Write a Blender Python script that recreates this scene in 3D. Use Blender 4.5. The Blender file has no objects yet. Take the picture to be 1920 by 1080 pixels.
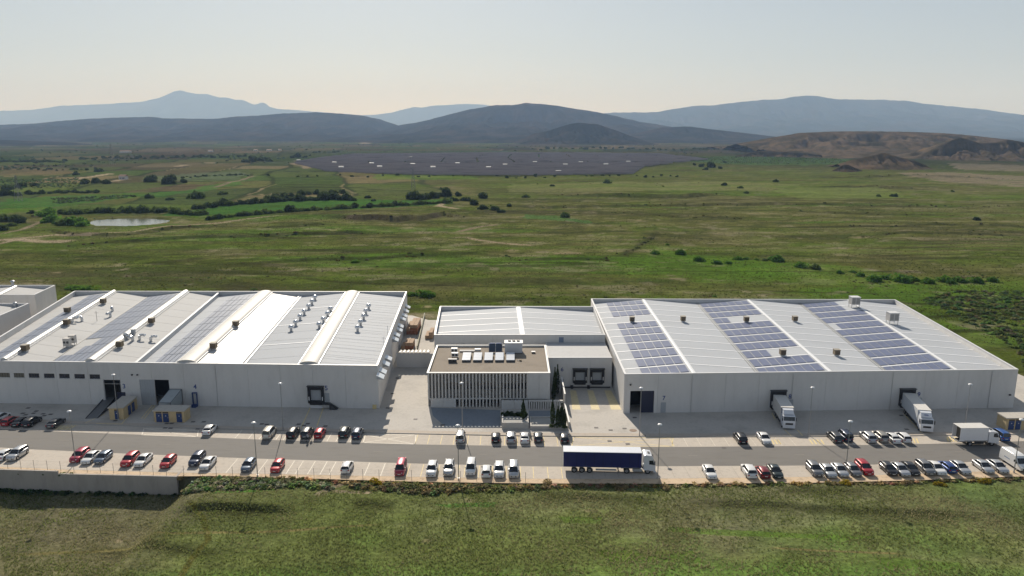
import bpy, bmesh, math, random
import numpy as np
from mathutils import Vector, Matrix
from math import sin, cos, tan, radians, pi, sqrt, atan2

random.seed(7)
sc = bpy.context.scene
C = sc.collection

# ---------------------------------------------------------------- camera, sky, sun, exposure
F_PX, PITCH, CAM_H = 1390.0, radians(11.8), 59.0
cam = bpy.data.objects.new('camera', bpy.data.cameras.new('camera'))
C.objects.link(cam)
cam.location = (0, 0, CAM_H)
cam.rotation_euler = (pi / 2 - PITCH, 0, 0)
cam.data.sensor_width = 36.0
cam.data.lens = F_PX / 1920.0 * 36.0
cam.data.clip_start = 1.0
cam.data.clip_end = 80000.0
sc.camera = cam

SUN_AZ, SUN_EL = radians(-11.0), radians(33.0)        # azimuth from +Y towards +X
w = bpy.data.worlds.new('World'); sc.world = w; w.use_nodes = True
nt = w.node_tree; nt.nodes.clear()
wo = nt.nodes.new('ShaderNodeOutputWorld'); bg = nt.nodes.new('ShaderNodeBackground')
sky = nt.nodes.new('ShaderNodeTexSky'); sky.sky_type = 'NISHITA'; sky.sun_disc = False
sky.sun_elevation = SUN_EL; sky.sun_rotation = SUN_AZ
sky.altitude = 300; sky.air_density = 1.0; sky.dust_density = 0.6; sky.ozone_density = 1.0
hs = nt.nodes.new('ShaderNodeHueSaturation')
hs.inputs['Saturation'].default_value = 0.50
veil = nt.nodes.new('ShaderNodeMix'); veil.data_type = 'RGBA'; veil.inputs[0].default_value = 0.12      # even milky veil of high haze over the whole sky
veil.inputs[7].default_value = (8.4, 9.0, 9.9, 1)
nt.links.new(sky.outputs[0], hs.inputs['Color']); nt.links.new(hs.outputs[0], veil.inputs[6]); 
tint = nt.nodes.new('ShaderNodeMix'); tint.data_type = 'RGBA'; tint.blend_type = 'MULTIPLY'; tint.inputs[0].default_value = 1.0
tint.inputs[7].default_value = (0.905, 0.95, 1.0, 1)
nt.links.new(veil.outputs[2], tint.inputs[6]); nt.links.new(tint.outputs[2], bg.inputs[0])
bg.inputs[1].default_value = 0.060
nt.links.new(bg.outputs[0], wo.inputs[0])

sl = bpy.data.lights.new('sun', 'SUN'); sl.energy = 5.0; sl.angle = radians(0.53); sl.color = (1.0, 0.945, 0.87)
sun = bpy.data.objects.new('sun', sl); C.objects.link(sun)
sd = Vector((sin(SUN_AZ) * cos(SUN_EL), cos(SUN_AZ) * cos(SUN_EL), sin(SUN_EL)))
sun.rotation_euler = sd.to_track_quat('Z', 'Y').to_euler(); sun.location = (0, 200, 300)

sc.view_settings.view_transform = 'Standard'; sc.view_settings.look = 'None'
sc.view_settings.exposure = 0.30; sc.view_settings.gamma = 1.0
sc.render.engine = 'CYCLES'
sc.cycles.use_denoising = True
sc.cycles.max_bounces = 6; sc.cycles.diffuse_bounces = 2; sc.cycles.glossy_bounces = 3
sc.cycles.transmission_bounces = 4; sc.cycles.volume_bounces = 1; sc.cycles.transparent_max_bounces = 8
sc.cycles.sample_clamp_indirect = 4.0

# ---------------------------------------------------------------- pixel <-> world helpers (photo pixels, 1920 x 1080)
def ray(x, y):
    cx = (x - 960) / F_PX; cy = -(y - 540) / F_PX
    return Vector((cx, cos(PITCH) + cy * sin(PITCH), -sin(PITCH) + cy * cos(PITCH)))
def px(x, y, z=0.0):
    d = ray(x, y); t = (z - CAM_H) / d.z
    return Vector((d.x * t, d.y * t, z))
def at(x, y, Y):
    d = ray(x, y); t = Y / d.y
    return Vector((d.x * t, Y, CAM_H + d.z * t))
def lerp(a, b, t): return a + (b - a) * t

# ---------------------------------------------------------------- numpy noise
def _h(ix, iy, s):
    n = (ix * 374761393 + iy * 668265263 + s * 974634777) & 0xffffffff
    n = ((n ^ (n >> 13)) * 1274126177) & 0xffffffff
    n = n ^ (n >> 16)
    return (n & 0xffff) / 65535.0
def vnoise(x, y, s=0):
    x0 = np.floor(x); y0 = np.floor(y); fx = x - x0; fy = y - y0
    ix = x0.astype(np.int64); iy = y0.astype(np.int64)
    fx = fx * fx * (3 - 2 * fx); fy = fy * fy * (3 - 2 * fy)
    a = _h(ix, iy, s); b = _h(ix + 1, iy, s); c = _h(ix, iy + 1, s); d = _h(ix + 1, iy + 1, s)
    return (a * (1 - fx) + b * fx) * (1 - fy) + (c * (1 - fx) + d * fx) * fy
def fbm(x, y, scale, s=0, o=4):
    v = 0; a = 0.5; f = 1.0 / scale
    for i in range(o):
        v = v + a * (vnoise(x * f, y * f, s + i * 17) - 0.5) * 2; a *= 0.5; f *= 2.03
    return v
def smooth(a, b, x):
    t = np.clip((x - a) / (b - a), 0, 1); return t * t * (3 - 2 * t)

# ---------------------------------------------------------------- materials
def newmat(name):
    m = bpy.data.materials.new(name); m.use_nodes = True
    return m, m.node_tree, m.node_tree.nodes['Principled BSDF']
_mats = {}
def mat(name, col, rough=0.7, metal=0.0, var=0.0, vscale=1.0, bump=0.0, bscale=20.0, spec=0.5, coat=0.0, stretch=None, var2=0.0, v2scale=0.1, detail=4):
    """plain surface colour with soft procedural variation at two scales and a fine bump"""
    if name in _mats: return _mats[name]
    m, t, b = newmat(name)
    b.inputs['Base Color'].default_value = (*col, 1); b.inputs['Roughness'].default_value = rough
    b.inputs['Metallic'].default_value = metal; b.inputs['Specular IOR Level'].default_value = spec
    b.inputs['Coat Weight'].default_value = coat
    if var or bump or var2:
        tc = t.nodes.new('ShaderNodeTexCoord'); src = tc.outputs['Object']
        g = t.nodes.new('ShaderNodeNewGeometry'); src = g.outputs['Position']
        if stretch:
            mp = t.nodes.new('ShaderNodeMapping'); mp.inputs['Scale'].default_value = stretch
            t.links.new(src, mp.inputs[0]); src = mp.outputs[0]
        last = None
        for k, (v, s_) in enumerate(((var, vscale), (var2, v2scale))):
            if not v: continue
            n = t.nodes.new('ShaderNodeTexNoise'); n.inputs['Scale'].default_value = s_; n.inputs['Detail'].default_value = detail
            n.inputs['Roughness'].default_value = 0.6
            t.links.new(src, n.inputs['Vector'])
            mr = t.nodes.new('ShaderNodeMapRange'); mr.inputs[1].default_value = 0.25; mr.inputs[2].default_value = 0.50
            mr.inputs[3].default_value = 1 - v; mr.inputs[4].default_value = 1 + v
            t.links.new(n.outputs['Fac'], mr.inputs[0])
            mx = t.nodes.new('ShaderNodeMix'); mx.data_type = 'RGBA'; mx.blend_type = 'MULTIPLY'; mx.inputs[0].default_value = 1.0
            if last is None: mx.inputs[6].default_value = (*col, 1)
            else: t.links.new(last, mx.inputs[6])
            t.links.new(mr.outputs[0], mx.inputs[7]); last = mx.outputs[2]
        if last is not None: t.links.new(last, b.inputs['Base Color'])
        if bump:
            n2 = t.nodes.new('ShaderNodeTexNoise'); n2.inputs['Scale'].default_value = bscale; n2.inputs['Detail'].default_value = 3
            t.links.new(src, n2.inputs['Vector'])
            bp = t.nodes.new('ShaderNodeBump'); bp.inputs['Strength'].default_value = bump; bp.inputs['Distance'].default_value = 0.1
            t.links.new(n2.outputs['Fac'], bp.inputs['Height']); t.links.new(bp.outputs[0], b.inputs['Normal'])
    _mats[name] = m
    return m

# ---------------------------------------------------------------- mesh builder
class MB:
    def __init__(s): s.v = []; s.f = []; s.sm = []
    def add(s, vs, fs, smooth=False):
        o = len(s.v); s.v += [tuple(p) for p in vs]; s.f += [tuple(i + o for i in f) for f in fs]; s.sm += [smooth] * len(fs); return s
    def quad(s, a, b, c, d): return s.add((a, b, c, d), ((0, 1, 2, 3),))
    def box(s, x0, x1, y0, y1, z0, z1):
        return s.hexa([(x0, y0, z0), (x1, y0, z0), (x1, y1, z0), (x0, y1, z0)], [(x0, y0, z1), (x1, y0, z1), (x1, y1, z1), (x0, y1, z1)])
    def hexa(s, b, t):
        return s.add(list(b) + list(t), ((3, 2, 1, 0), (4, 5, 6, 7), (0, 1, 5, 4), (1, 2, 6, 5), (2, 3, 7, 6), (3, 0, 4, 7)))
    def prism(s, poly, z0, z1):
        n = len(poly)
        zz0 = z0 if hasattr(z0, '__len__') else [z0] * n; zz1 = z1 if hasattr(z1, '__len__') else [z1] * n
        vs = [(p[0], p[1], zz0[i]) for i, p in enumerate(poly)] + [(p[0], p[1], zz1[i]) for i, p in enumerate(poly)]
        fs = [tuple(range(n - 1, -1, -1)), tuple(range(n, 2 * n))] + [(i, (i + 1) % n, n + (i + 1) % n, n + i) for i in range(n)]
        return s.add(vs, fs)
    def cyl(s, a, b, r0, r1=None, n=10, caps=True, smooth=True):
        a = Vector(a); b = Vector(b); r1 = r0 if r1 is None else r1
        d = (b - a).normalized(); u = d.orthogonal().normalized(); w_ = d.cross(u)
        vs = []
        for p, r in ((a, r0), (b, r1)):
            for i in range(n):
                an = 2 * pi * i / n; vs.append(p + u * (r * cos(an)) + w_ * (r * sin(an)))
        s.add(vs, [(i, (i + 1) % n, n + (i + 1) % n, n + i) for i in range(n)], smooth)
        if caps: s.add([vs[i] for i in range(2 * n)], [tuple(range(n - 1, -1, -1)), tuple(range(n, 2 * n))])
        return s
    def dome(s, c, r, rz, n=10, m=4, z0=0.0):
        vs = []; fs = []
        for j in range(m + 1):
            ph = pi / 2 * j / m
            for i in range(n):
                an = 2 * pi * i / n; vs.append((c[0] + r * cos(ph) * cos(an), c[1] + r * cos(ph) * sin(an), c[2] + rz * sin(ph)))
        for j in range(m):
            for i in range(n): fs.append((j * n + i, j * n + (i + 1) % n, (j + 1) * n + (i + 1) % n, (j + 1) * n + i))
        return s.add(vs, fs, True)
    def wall(s, a, b, z0, z1, th):
        """upright slab from a to b, thickness th to the left of a->b"""
        a = Vector((a[0], a[1], 0)); b = Vector((b[0], b[1], 0)); d = (b - a).normalized(); n = Vector((-d.y, d.x, 0)) * th
        return s.prism([a, b, b + n, a + n], z0, z1)
    def mesh(s, name, off=(0, 0, 0)):
        me = bpy.data.meshes.new(name)
        o = Vector(off)
        me.from_pydata([(v[0] - o.x, v[1] - o.y, v[2] - o.z) for v in s.v], [], s.f)
        me.polygons.foreach_set('use_smooth', s.sm); me.update()
        return me
    def build(s, name, material, parent=None, local=False, kind=None, **k):
        off = (0, 0, 0)
        if parent is not None and not local: off = wloc(parent)
        me = s.mesh(name, off)
        for mm in (material if isinstance(material, (list, tuple)) else [material]): me.materials.append(mm)
        ob = bpy.data.objects.new(name, me); C.objects.link(ob)
        if parent is not None: ob.parent = parent
        if kind: ob['kind'] = kind
        for kk, vv in k.items(): ob[kk] = vv
        return ob
def wloc(o):
    v = Vector((0, 0, 0))
    while o is not None: v = v + Vector(o.location); o = o.parent
    return v
def empty(name, loc, label, cat, group=None):
    o = bpy.data.objects.new(name, None); o.location = loc; C.objects.link(o); o.empty_display_size = 0.5
    return tag(o, label, cat, group)
def tag(o, label, cat, group=None):
    o['label'] = label; o['category'] = cat
    if group: o['group'] = group
    return o
def copy_tree(o, parent=None):
    c = o.copy(); C.objects.link(c); c.parent = parent
    for ch in o.children: copy_tree(ch, c)
    return c
def sheet(name, pts, z, material, kind='structure', parent=None):
    m = MB(); m.add([(p[0], p[1], z) for p in pts], [tuple(range(len(pts)))])
    return m.build(name, material, parent, kind=kind if parent is None else None)
def interp(pts, x):
    xs = [p[0] for p in pts]; ys = [p[1] for p in pts]
    return float(np.interp(x, xs, ys))
# ================================================================ TERRAIN
# pixel lines of the site that the ground has to respect
FIELD_EDGE = [(-400, 868), (0, 884), (110, 887), (333, 892), (420, 890), (640, 897), (780, 901), (960, 904), (1265, 905), (1520, 903), (1700, 899), (1920, 891), (2300, 876)]
def field_edge_Y(X):
    return np.interp(X, FE_X, FE_Y)
_fe = [px(a, b) for a, b in FIELD_EDGE]; FE_X = [p.x for p in _fe]; FE_Y = [p.y for p in _fe]

def pl(pts): return np.array([[px(a, b).x, px(a, b).y] for a, b in pts])
def dist_poly(X, Y, P, pad):
    """distance to polyline P, signed side (positive = beyond, left of direction), and only within pad"""
    d = np.full(X.shape, 1e9); side = np.zeros(X.shape); along = np.zeros(X.shape)
    m = (X > P[:, 0].min() - pad) & (X < P[:, 0].max() + pad) & (Y > P[:, 1].min() - pad) & (Y < P[:, 1].max() + pad)
    x = X[m]; y = Y[m]; dd = np.full(x.shape, 1e9); ss = np.zeros(x.shape); aa = np.zeros(x.shape)
    n = len(P) - 1
    for i in range(n):
        a = P[i]; b = P[i + 1]; e = b - a; L2 = (e ** 2).sum()
        t = np.clip(((x - a[0]) * e[0] + (y - a[1]) * e[1]) / L2, 0, 1)
        qx = x - a[0] - t * e[0]; qy = y - a[1] - t * e[1]; q = np.hypot(qx, qy)
        s_ = np.sign(e[0] * qy - e[1] * qx)
        k = q < dd; dd[k] = q[k]; ss[k] = s_[k]; aa[k] = (i + t[k]) / n
    d[m] = dd; side[m] = ss; along[m] = aa
    return d, side, along
def in_poly(X, Y, P):
    m = (X > P[:, 0].min()) & (X < P[:, 0].max()) & (Y > P[:, 1].min()) & (Y < P[:, 1].max())
    x = X[m]; y = Y[m]; c = np.zeros(x.shape, bool); n = len(P)
    for i in range(n):
        x0, y0 = P[i]; x1, y1 = P[(i + 1) % n]
        k = ((y0 > y) != (y1 > y)) & (x < (x1 - x0) * (y - y0) / (y1 - y0 + 1e-12) + x0)
        c ^= k
    r = np.zeros(X.shape, bool); r[m] = c
    return r

# earth banks whose steep face looks towards the camera: (pixels left to right, height, fall-off behind)
SCARPS = [
    ([(100, 462), (245, 452), (350, 447), (470, 444), (560, 440), (660, 437), (735, 437)], 1.21, 25),
    ([(430, 497), (560, 490), (610, 487), (690, 488), (760, 482), (830, 478), (890, 477), (960, 483)], 0.88, 18),
    ([(590, 404), (640, 409), (680, 413), (700, 411), (745, 415), (770, 412), (790, 413), (830, 405), (875, 409)], 3.0, 40),
    ([(1050, 366), (1150, 369), (1200, 370), (1280, 371), (1375, 366)], 2.75, 60),
    ([(960, 387), (1030, 391), (1090, 390), (1200, 385), (1450, 384), (1700, 388), (1900, 388)], 1.32, 35),
    ([(1150, 400), (1300, 407), (1420, 412)], 0.88, 20),
    ([(960, 488), (1060, 487), (1160, 487)], 0.50, 10),
    ([(1160, 484), (1185, 470), (1215, 452), (1240, 432)], 0.44, 8),
    ([(1620, 444), (1700, 438), (1840, 440), (1990, 446)], 0.55, 16),
    ([(1560, 424), (1680, 426), (1760, 421), (1920, 424)], 0.55, 16),
    ([(80, 430), (130, 440), (210, 443), (270, 438), (330, 428), (420, 421)], 1.43, 9),
    ([(480, 428), (560, 425), (620, 420)], 1.10, 20),
    ([(1500, 333), (1620, 334), (1700, 330), (1900, 336)], 1.65, 60),
    ([(1540, 352), (1640, 352), (1730, 358)], 1.43, 50),
    ([(1420, 395), (1600, 402), (1800, 404)], 0.83, 25),
    ([(0, 413), (60, 409), (90, 406)], 0.83, 15),
    # foreground field
    ([(330, 952), (380, 947), (430, 948), (480, 950), (545, 956)], 0.65, 7),
    ([(660, 938), (700, 944), (745, 949)], 0.27, 4),
    ([(985, 926), (1080, 929), (1170, 933), (1250, 936)], 0.21, 3),
    ([(1290, 938), (1400, 943), (1560, 952), (1700, 958), (1920, 969)], 0.19, 3),
    ([(1440, 918), (1540, 918), (1640, 922)], 0.19, 3),
    ([(140, 990), (300, 1012), (420, 1030)], 0.13, 3),
]
SITE = [(-175, 262), (-40, 262), (-20, 246), (130, 246), (132, 100), (-175, 100)]

def terrain_h(X, Y):
    R = np.hypot(X, Y)
    h = fbm(X, Y, 9, 3, 3) * 0.16 + fbm(X, Y, 60, 5, 4) * np.clip((R - 180) / 400, 0.12, 1.6) * 1.3
    h = h + fbm(X, Y, 420, 9, 4) * np.clip((R - 500) / 1500, 0, 3.0) * 4.5
    # the site is a level pad, a little above the field in front
    pad = smooth(262, 240, Y) * smooth(-172, -150, X) * smooth(135, 118, X)
    back = Y > field_edge_Y(X)
    padm = np.where(back, pad, 0.0)
    ey = field_edge_Y(X)
    dF = ey - Y                                                    # metres in front of the paved edge
    left = smooth(-54, -59.5, X)
    drop = -0.35 - 0.5 * smooth(0, 25, dF) - left * 3.15 * (1 - 0.45 * smooth(10, 40, dF)) - 0.4 * smooth(-57, -52, X) * smooth(-30, -45, X) * smooth(0, 4, dF)
    front = np.where(back, 0.0, 1.0)
    h = h * (1 - padm) + padm * (-0.30)
    h = np.where(back, h, h + drop)
    for P, hh, fall in SCARPS:
        Pw = pl(P); d, s_, al = dist_poly(X, Y, Pw, fall * 4 + 10)
        endf = np.clip(np.minimum(al, 1 - al) * 6, 0, 1)
        wob = 0.75 + 0.5 * vnoise(X * 0.08, Y * 0.08, 77)
        b = np.where(s_ > 0, np.exp(-np.clip(d - 1.2, 0, None) / fall) * np.clip(d / 1.4, 0, 1), 0.0)
        h = h + b * hh * endf * wob
    # pond basin
    d, s_, al = dist_poly(X, Y, np.vstack([pl(POND), pl(POND)[:1]]), 60)
    ins = in_poly(X, Y, pl(POND))
    h = np.where(ins, np.minimum(h, 0) - np.clip(d, 0, 4) * 0.5, h)
    return h
POND = [(162, 417), (175, 411), (230, 408), (285, 408), (322, 411), (318, 416), (290, 421), (230, 424), (180, 424)]

# polar sheet: fine near the camera, coarse at the horizon
NA, NR = 760, 980
ang = np.linspace(radians(-47), radians(47), NA)
yy = np.concatenate([np.linspace(1330, 262, NR - 40), np.linspace(261.2, 252.6, 40)])
dep = np.arctan((yy - 540) / F_PX) + PITCH
rad = CAM_H / np.tan(dep)
A, Rr = np.meshgrid(ang, rad)
TX = Rr * np.tan(A); TY = Rr * np.ones_like(A)
TZ = terrain_h(TX.ravel(), TY.ravel()).reshape(TX.shape)

def grid_mesh(name, X, Y, Z, col=None, smooth_=True):
    nr, nc = X.shape
    me = bpy.data.meshes.new(name)
    me.vertices.add(nr * nc); me.vertices.foreach_set('co', np.stack([X, Y, Z], -1).astype(np.float32).ravel())
    i = np.arange((nr - 1) * (nc - 1)); r = i // (nc - 1); c = i % (nc - 1); a = r * nc + c
    q = np.stack([a, a + 1, a + nc + 1, a + nc], -1).astype(np.int32)
    me.loops.add(q.size); me.loops.foreach_set('vertex_index', q.ravel())
    me.polygons.add(len(q)); me.polygons.foreach_set('loop_start', np.arange(len(q), dtype=np.int32) * 4)
    me.polygons.foreach_set('loop_total', np.full(len(q), 4, np.int32))
    if smooth_: me.polygons.foreach_set('use_smooth', np.ones(len(q), bool))
    me.update(); me.validate()
    if col is not None:
        at_ = me.color_attributes.new('field_colour', 'FLOAT_COLOR', 'POINT')
        cc = np.concatenate([col.reshape(-1, 3), np.ones((nr * nc, 1))], 1).astype(np.float32)
        at_.data.foreach_set('color', cc.ravel())
    return me

# ---- which crop, soil or turf grows where
GREEN = np.array([0.105, 0.130, 0.022]); LUSH = np.array([0.085, 0.170, 0.016]); OLIVE = np.array([0.125, 0.122, 0.034])
STRAW = np.array([0.200, 0.175, 0.072]); SOIL = np.array([0.330, 0.260, 0.170]); SCRUB = np.array([0.050, 0.052, 0.020])
BROWN = np.array([0.105, 0.075, 0.050]); CROP = np.array([0.042, 0.115, 0.022]); GREYG = np.array([0.095, 0.112, 0.045])
def colour_field(X, Y):
    R = np.hypot(X, Y); n = X.size
    col = np.empty((n, 3))
    n1 = fbm(X, Y, 35, 21, 4); n2 = fbm(X, Y * 0.6, 130, 22, 4); n3 = fbm(X, Y, 11, 23, 3); n4 = fbm(X * 0.5, Y, 22, 31, 4)
    def mix(c, k): col[:] = col * (1 - k[:, None]) + np.asarray(c)[None] * k[:, None]
    b1 = fbm(X * 0.30, Y, 14, 131, 4); b2 = fbm(X * 0.22, Y, 38, 133, 4); b3 = fbm(X * 0.4, Y, 5.5, 135, 3)
    col[:] = OLIVE
    mix(GREEN, smooth(-0.25, 0.25, n1 + n2)); gm = 0.25 + 0.60 * smooth(150, 215, R); mix(STRAW, smooth(0.15, 0.55, n4 - n2 * 0.4) * 0.6 * gm)
    mix(LUSH, smooth(0.25, 0.6, n2 + n3 * 0.4) * 0.6)
    mix(SCRUB, smooth(0.22, 0.5, n3 * 0.8 - n1 * 0.5) * 0.35 * gm)
    mix(STRAW * 1.1, smooth(0.14, 0.34, b1) * 0.55 * gm); mix(SCRUB, smooth(0.14, 0.36, -b1 - 0.2 * b2) * 0.60 * gm); mix(LUSH, smooth(0.16, 0.36, b2) * 0.60); mix(BROWN, smooth(0.22, 0.40, -b2) * 0.35 * gm)
    mix(SOIL, smooth(0.30, 0.42, b3 + 0.4 * b1) * 0.35 * smooth(170, 230, Y)); mix(SCRUB * 0.8, smooth(0.22, 0.40, -b3) * 0.45 * gm)
    mix(SOIL, smooth(0.42, 0.6, fbm(X, Y, 16, 41, 4) + 0.15 * fbm(X, Y, 90, 42, 3)) * 0.55 * smooth(170, 230, Y))
    # the plain beyond: drier and paler, then patchwork
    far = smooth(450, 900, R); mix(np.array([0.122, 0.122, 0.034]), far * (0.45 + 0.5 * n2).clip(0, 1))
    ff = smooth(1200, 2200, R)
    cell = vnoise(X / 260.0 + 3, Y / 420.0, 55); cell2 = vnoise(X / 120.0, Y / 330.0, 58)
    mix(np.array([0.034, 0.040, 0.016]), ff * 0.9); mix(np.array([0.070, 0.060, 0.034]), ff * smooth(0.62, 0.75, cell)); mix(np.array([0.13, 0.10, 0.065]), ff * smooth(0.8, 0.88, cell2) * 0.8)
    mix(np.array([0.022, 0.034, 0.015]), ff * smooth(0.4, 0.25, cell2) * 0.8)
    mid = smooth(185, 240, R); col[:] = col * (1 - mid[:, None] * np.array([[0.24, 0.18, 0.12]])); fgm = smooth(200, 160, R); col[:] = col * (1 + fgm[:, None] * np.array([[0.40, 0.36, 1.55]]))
    left = smooth(-60, -420, X + 0.1 * Y) * smooth(560, 760, R)
    mix(GREYG, left * 0.5); mix(BROWN * 1.3, left * smooth(0.55, 0.7, cell) * 0.6); mix(CROP, left * smooth(0.35, 0.25, cell) * 0.6)
    an_ = 0.22; Xr = X * cos(an_) + Y * sin(an_) + 30 * n2; Yr = -X * sin(an_) + Y * cos(an_) + 40 * n2
    sc_ = np.where(R > 1700, 1.9, 1.0); u = Xr / (95 * sc_); jy = _h(np.floor(u).astype(np.int64), np.zeros(n, np.int64), 7) * 1.0; v = Yr / (150 * sc_) + jy
    iu = np.floor(u).astype(np.int64); iv = np.floor(v).astype(np.int64); hsh = _h(iu, iv, 91); h2_ = _h(iu, iv, 92)
    PAL = np.array([[.060, .095, .026], [.085, .105, .036], [.115, .110, .042], [.150, .118, .064], [.055, .072, .030], [.080, .062, .040], [.100, .125, .034], [.19, .15, .09]])
    pc = PAL[(hsh * 7.99).astype(int)] * (0.75 + 0.5 * h2_)[:, None]
    reg = np.maximum(smooth(-0.02, -0.16, X / Y) * smooth(620, 760, R), smooth(1500, 1900, R) * smooth(0.36, 0.26, X / Y)) * 0.75 * (R < 5500)
    col[:] = col * (1 - reg[:, None]) + pc * reg[:, None]
    fu = np.minimum(u - iu, 1 - (u - iu)) * 95 * sc_; fv = np.minimum(v - iv, 1 - (v - iv)) * 150 * sc_; edge = np.minimum(fu, fv)
    mix(np.array([.030, .040, .018]), reg * smooth(7, 3, edge) * (h2_ > 0.35) * 1.1); mix(np.array([.24, .19, .12]), reg * smooth(4, 2, edge) * (h2_ < 0.12))
    wx_ = n1 * np.clip(R / 90, 1, 14) + n3 * np.clip(R / 120, .6, 8); wy_ = n4 * np.clip(R / 60, 1, 22) + b3 * np.clip(R / 80, .8, 12)
    for poly, c, k in FIELDS:
        m = in_poly(X + wx_, Y + wy_, pl(poly)).astype(float) * k * (0.75 + 0.35 * b1 + 0.25).clip(0, 1); mix(c, m * (0.9 + 0.2 * n3).clip(0, 1))
    ln1 = np.abs(fbm(X * 0.07, Y * 0.8, 46, 151, 4)); ln2 = np.abs(fbm(X * 0.10 + 0.1 * Y, Y, 70, 157, 4)); gate = smooth(-0.05, 0.25, fbm(X, Y, 120, 159, 3))
    lk = smooth(195, 240, R) * smooth(1500, 900, R)
    mix(SCRUB * 0.55, smooth(0.030, 0.008, ln1) * gate * lk * 0.75); mix(SCRUB * 0.55, smooth(0.022, 0.006, ln2) * (1 - gate) * lk * 0.65)
    lg = np.abs(fbm(X * 0.06, Y, 55, 163, 3)); mix(np.array([0.085, 0.135, 0.018]), smooth(0.06, 0.02, lg) * lk * 0.45)
    for P, hh, fall in SCARPS:
        d, s_, al = dist_poly(X, Y, pl(P), 40)
        endf = np.clip(np.minimum(al, 1 - al) * 6, 0, 1)
        k = np.exp(-(d / (0.9 + 1.1 * hh + 0.004 * R)) ** 2) * endf * (0.75 + 0.5 * n3).clip(0, 1)
        mix(SCRUB * 0.8 if hh < 3 else np.array([0.075, 0.058, 0.040]), k * 0.9)  # scrub tone that also puts the shade of the bank faces into the colour
    for P, wd, c in TRACKS:
        d, s_, al = dist_poly(X, Y, pl(P), 40)
        k = smooth(wd * 1.25, wd * 0.6, d + n3 * wd * 0.4) * np.clip(np.minimum(al, 1 - al) * 12, 0, 1)
        mix(c, k)
    # bare soil blotches
    for (bx, by, rx, ry) in BARE:
        p = px(bx, by); q = px(bx + rx, by); r2 = px(bx, by - ry)
        e = ((X - p.x) / max(1, q.x - p.x)) ** 2 + ((Y - p.y) / max(1, r2.y - p.y)) ** 2
        k = smooth(0.9, 0.3, e * 0.35 + (0.45 + 1.6 * np.abs(fbm(X * 0.4, Y, 5.0, 61, 4))) * (e < 4) + 9 * (e >= 4) + 0.8 * n3); mix(SOIL * np.where(Y.mean() > 0, 1.0, 1.0), k * 0.6)
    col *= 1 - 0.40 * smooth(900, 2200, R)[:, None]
    return np.clip(col, 0.004, 0.6)
FIELDS = [
    ([(300, 404), (420, 384), (520, 377), (620, 373), (850, 376), (838, 386), (650, 393), (470, 400), (380, 406)], CROP * 1.05, 0.95),
    ([(0, 374), (120, 366), (262, 361), (250, 372), (110, 388), (0, 393)], CROP * 1.2, 0.8),
    ([(0, 394), (110, 389), (60, 397), (0, 402)], LUSH, 0.7),
    ([(228, 358), (335, 347), (425, 343), (330, 359)], BROWN, 0.85),
    ([(270, 330), (440, 322), (472, 328), (430, 338), (270, 341)], np.array([0.105, 0.130, 0.075]), 0.9),
    ([(240, 366), (330, 358), (440, 342), (470, 336), (430, 350), (300, 372)], CROP * 1.25, 0.7),
    ([(0, 313), (130, 315), (130, 328), (0, 330)], np.array([0.16, 0.11, 0.07]), 0.6),
    ([(1770, 322), (1920, 330), (2000, 335), (2000, 352), (1900, 348), (1740, 338), (1690, 326)], np.array([0.200, 0.165, 0.115]), 0.9),
    ([(1780, 306), (1990, 312), (1990, 322), (1800, 318)], np.array([0.190, 0.160, 0.115]), 0.9),
    ([(1240, 296), (1440, 292), (1560, 294), (1600, 300), (1590, 308), (1400, 309), (1300, 304)], np.array([0.075, 0.130, 0.040]), 0.95),
    ([(700, 328), (860, 326), (900, 334), (800, 338), (700, 336)], LUSH, 0.6),
    ([(960, 345), (1300, 340), (1500, 346), (1440, 358), (1100, 362), (960, 360)], np.array([0.175, 0.180, 0.075]), 0.65),
    ([(1440, 350), (1640, 352), (1720, 372), (1500, 376)], np.array([0.150, 0.190, 0.055]), 0.6),
    ([(790, 262), (880, 260), (990, 261), (1160, 263), (1170, 267), (980, 268), (800, 267)], np.array([0.30, 0.22, 0.15]), 0.85),
    ([(620, 284), (900, 282), (1060, 286), (900, 290), (620, 292)], np.array([0.085, 0.11, 0.055]), 0.9),
    ([(980, 404), (1040, 405), (1110, 416), (1116, 422), (1050, 415), (975, 408)], np.array([0.070, 0.140, 0.040]), 0.9),
    ([(1205, 458), (1300, 478), (1460, 490), (1600, 500), (1760, 530), (1920, 528), (1990, 540), (1760, 540), (1480, 530), (1300, 494)], LUSH, 0.5),
    ([(1200, 505), (1440, 505), (1480, 530), (1300, 520)], LUSH, 0.45),
    ([(120, 535), (190, 535), (190, 542), (120, 542)], LUSH * 0.8, 0.8),
    # bright turf patches of the foreground
    ([(390, 915), (480, 911), (545, 909), (470, 918), (395, 921)], np.array([0.075, 0.21, 0.03]), 0.8),
    ([(820, 936), (930, 938), (925, 946), (850, 944)], np.array([0.065, 0.20, 0.03]), 0.75),
    ([(1050, 960), (1130, 958), (1130, 972), (1060, 972)], LUSH, 0.6),
    ([(1250, 978), (1440, 984), (1640, 996), (1640, 1004), (1440, 996), (1250, 986)], np.array([0.11, 0.19, 0.03]), 0.75),
    ([(1300, 1068), (1480, 1062), (1520, 1080), (1300, 1090)], np.array([0.11, 0.19, 0.03]), 0.8),
    ([(1120, 1024), (1300, 1020), (1320, 1040), (1150, 1044)], LUSH, 0.55),
    ([(1640, 1035), (1800, 1040), (1800, 1056), (1660, 1052)], LUSH, 0.5),
    ([(740, 1090), (900, 1066), (960, 1070), (940, 1100)], LUSH, 0.4),
]
DIRT = np.array([0.27, 0.22, 0.15])
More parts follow.
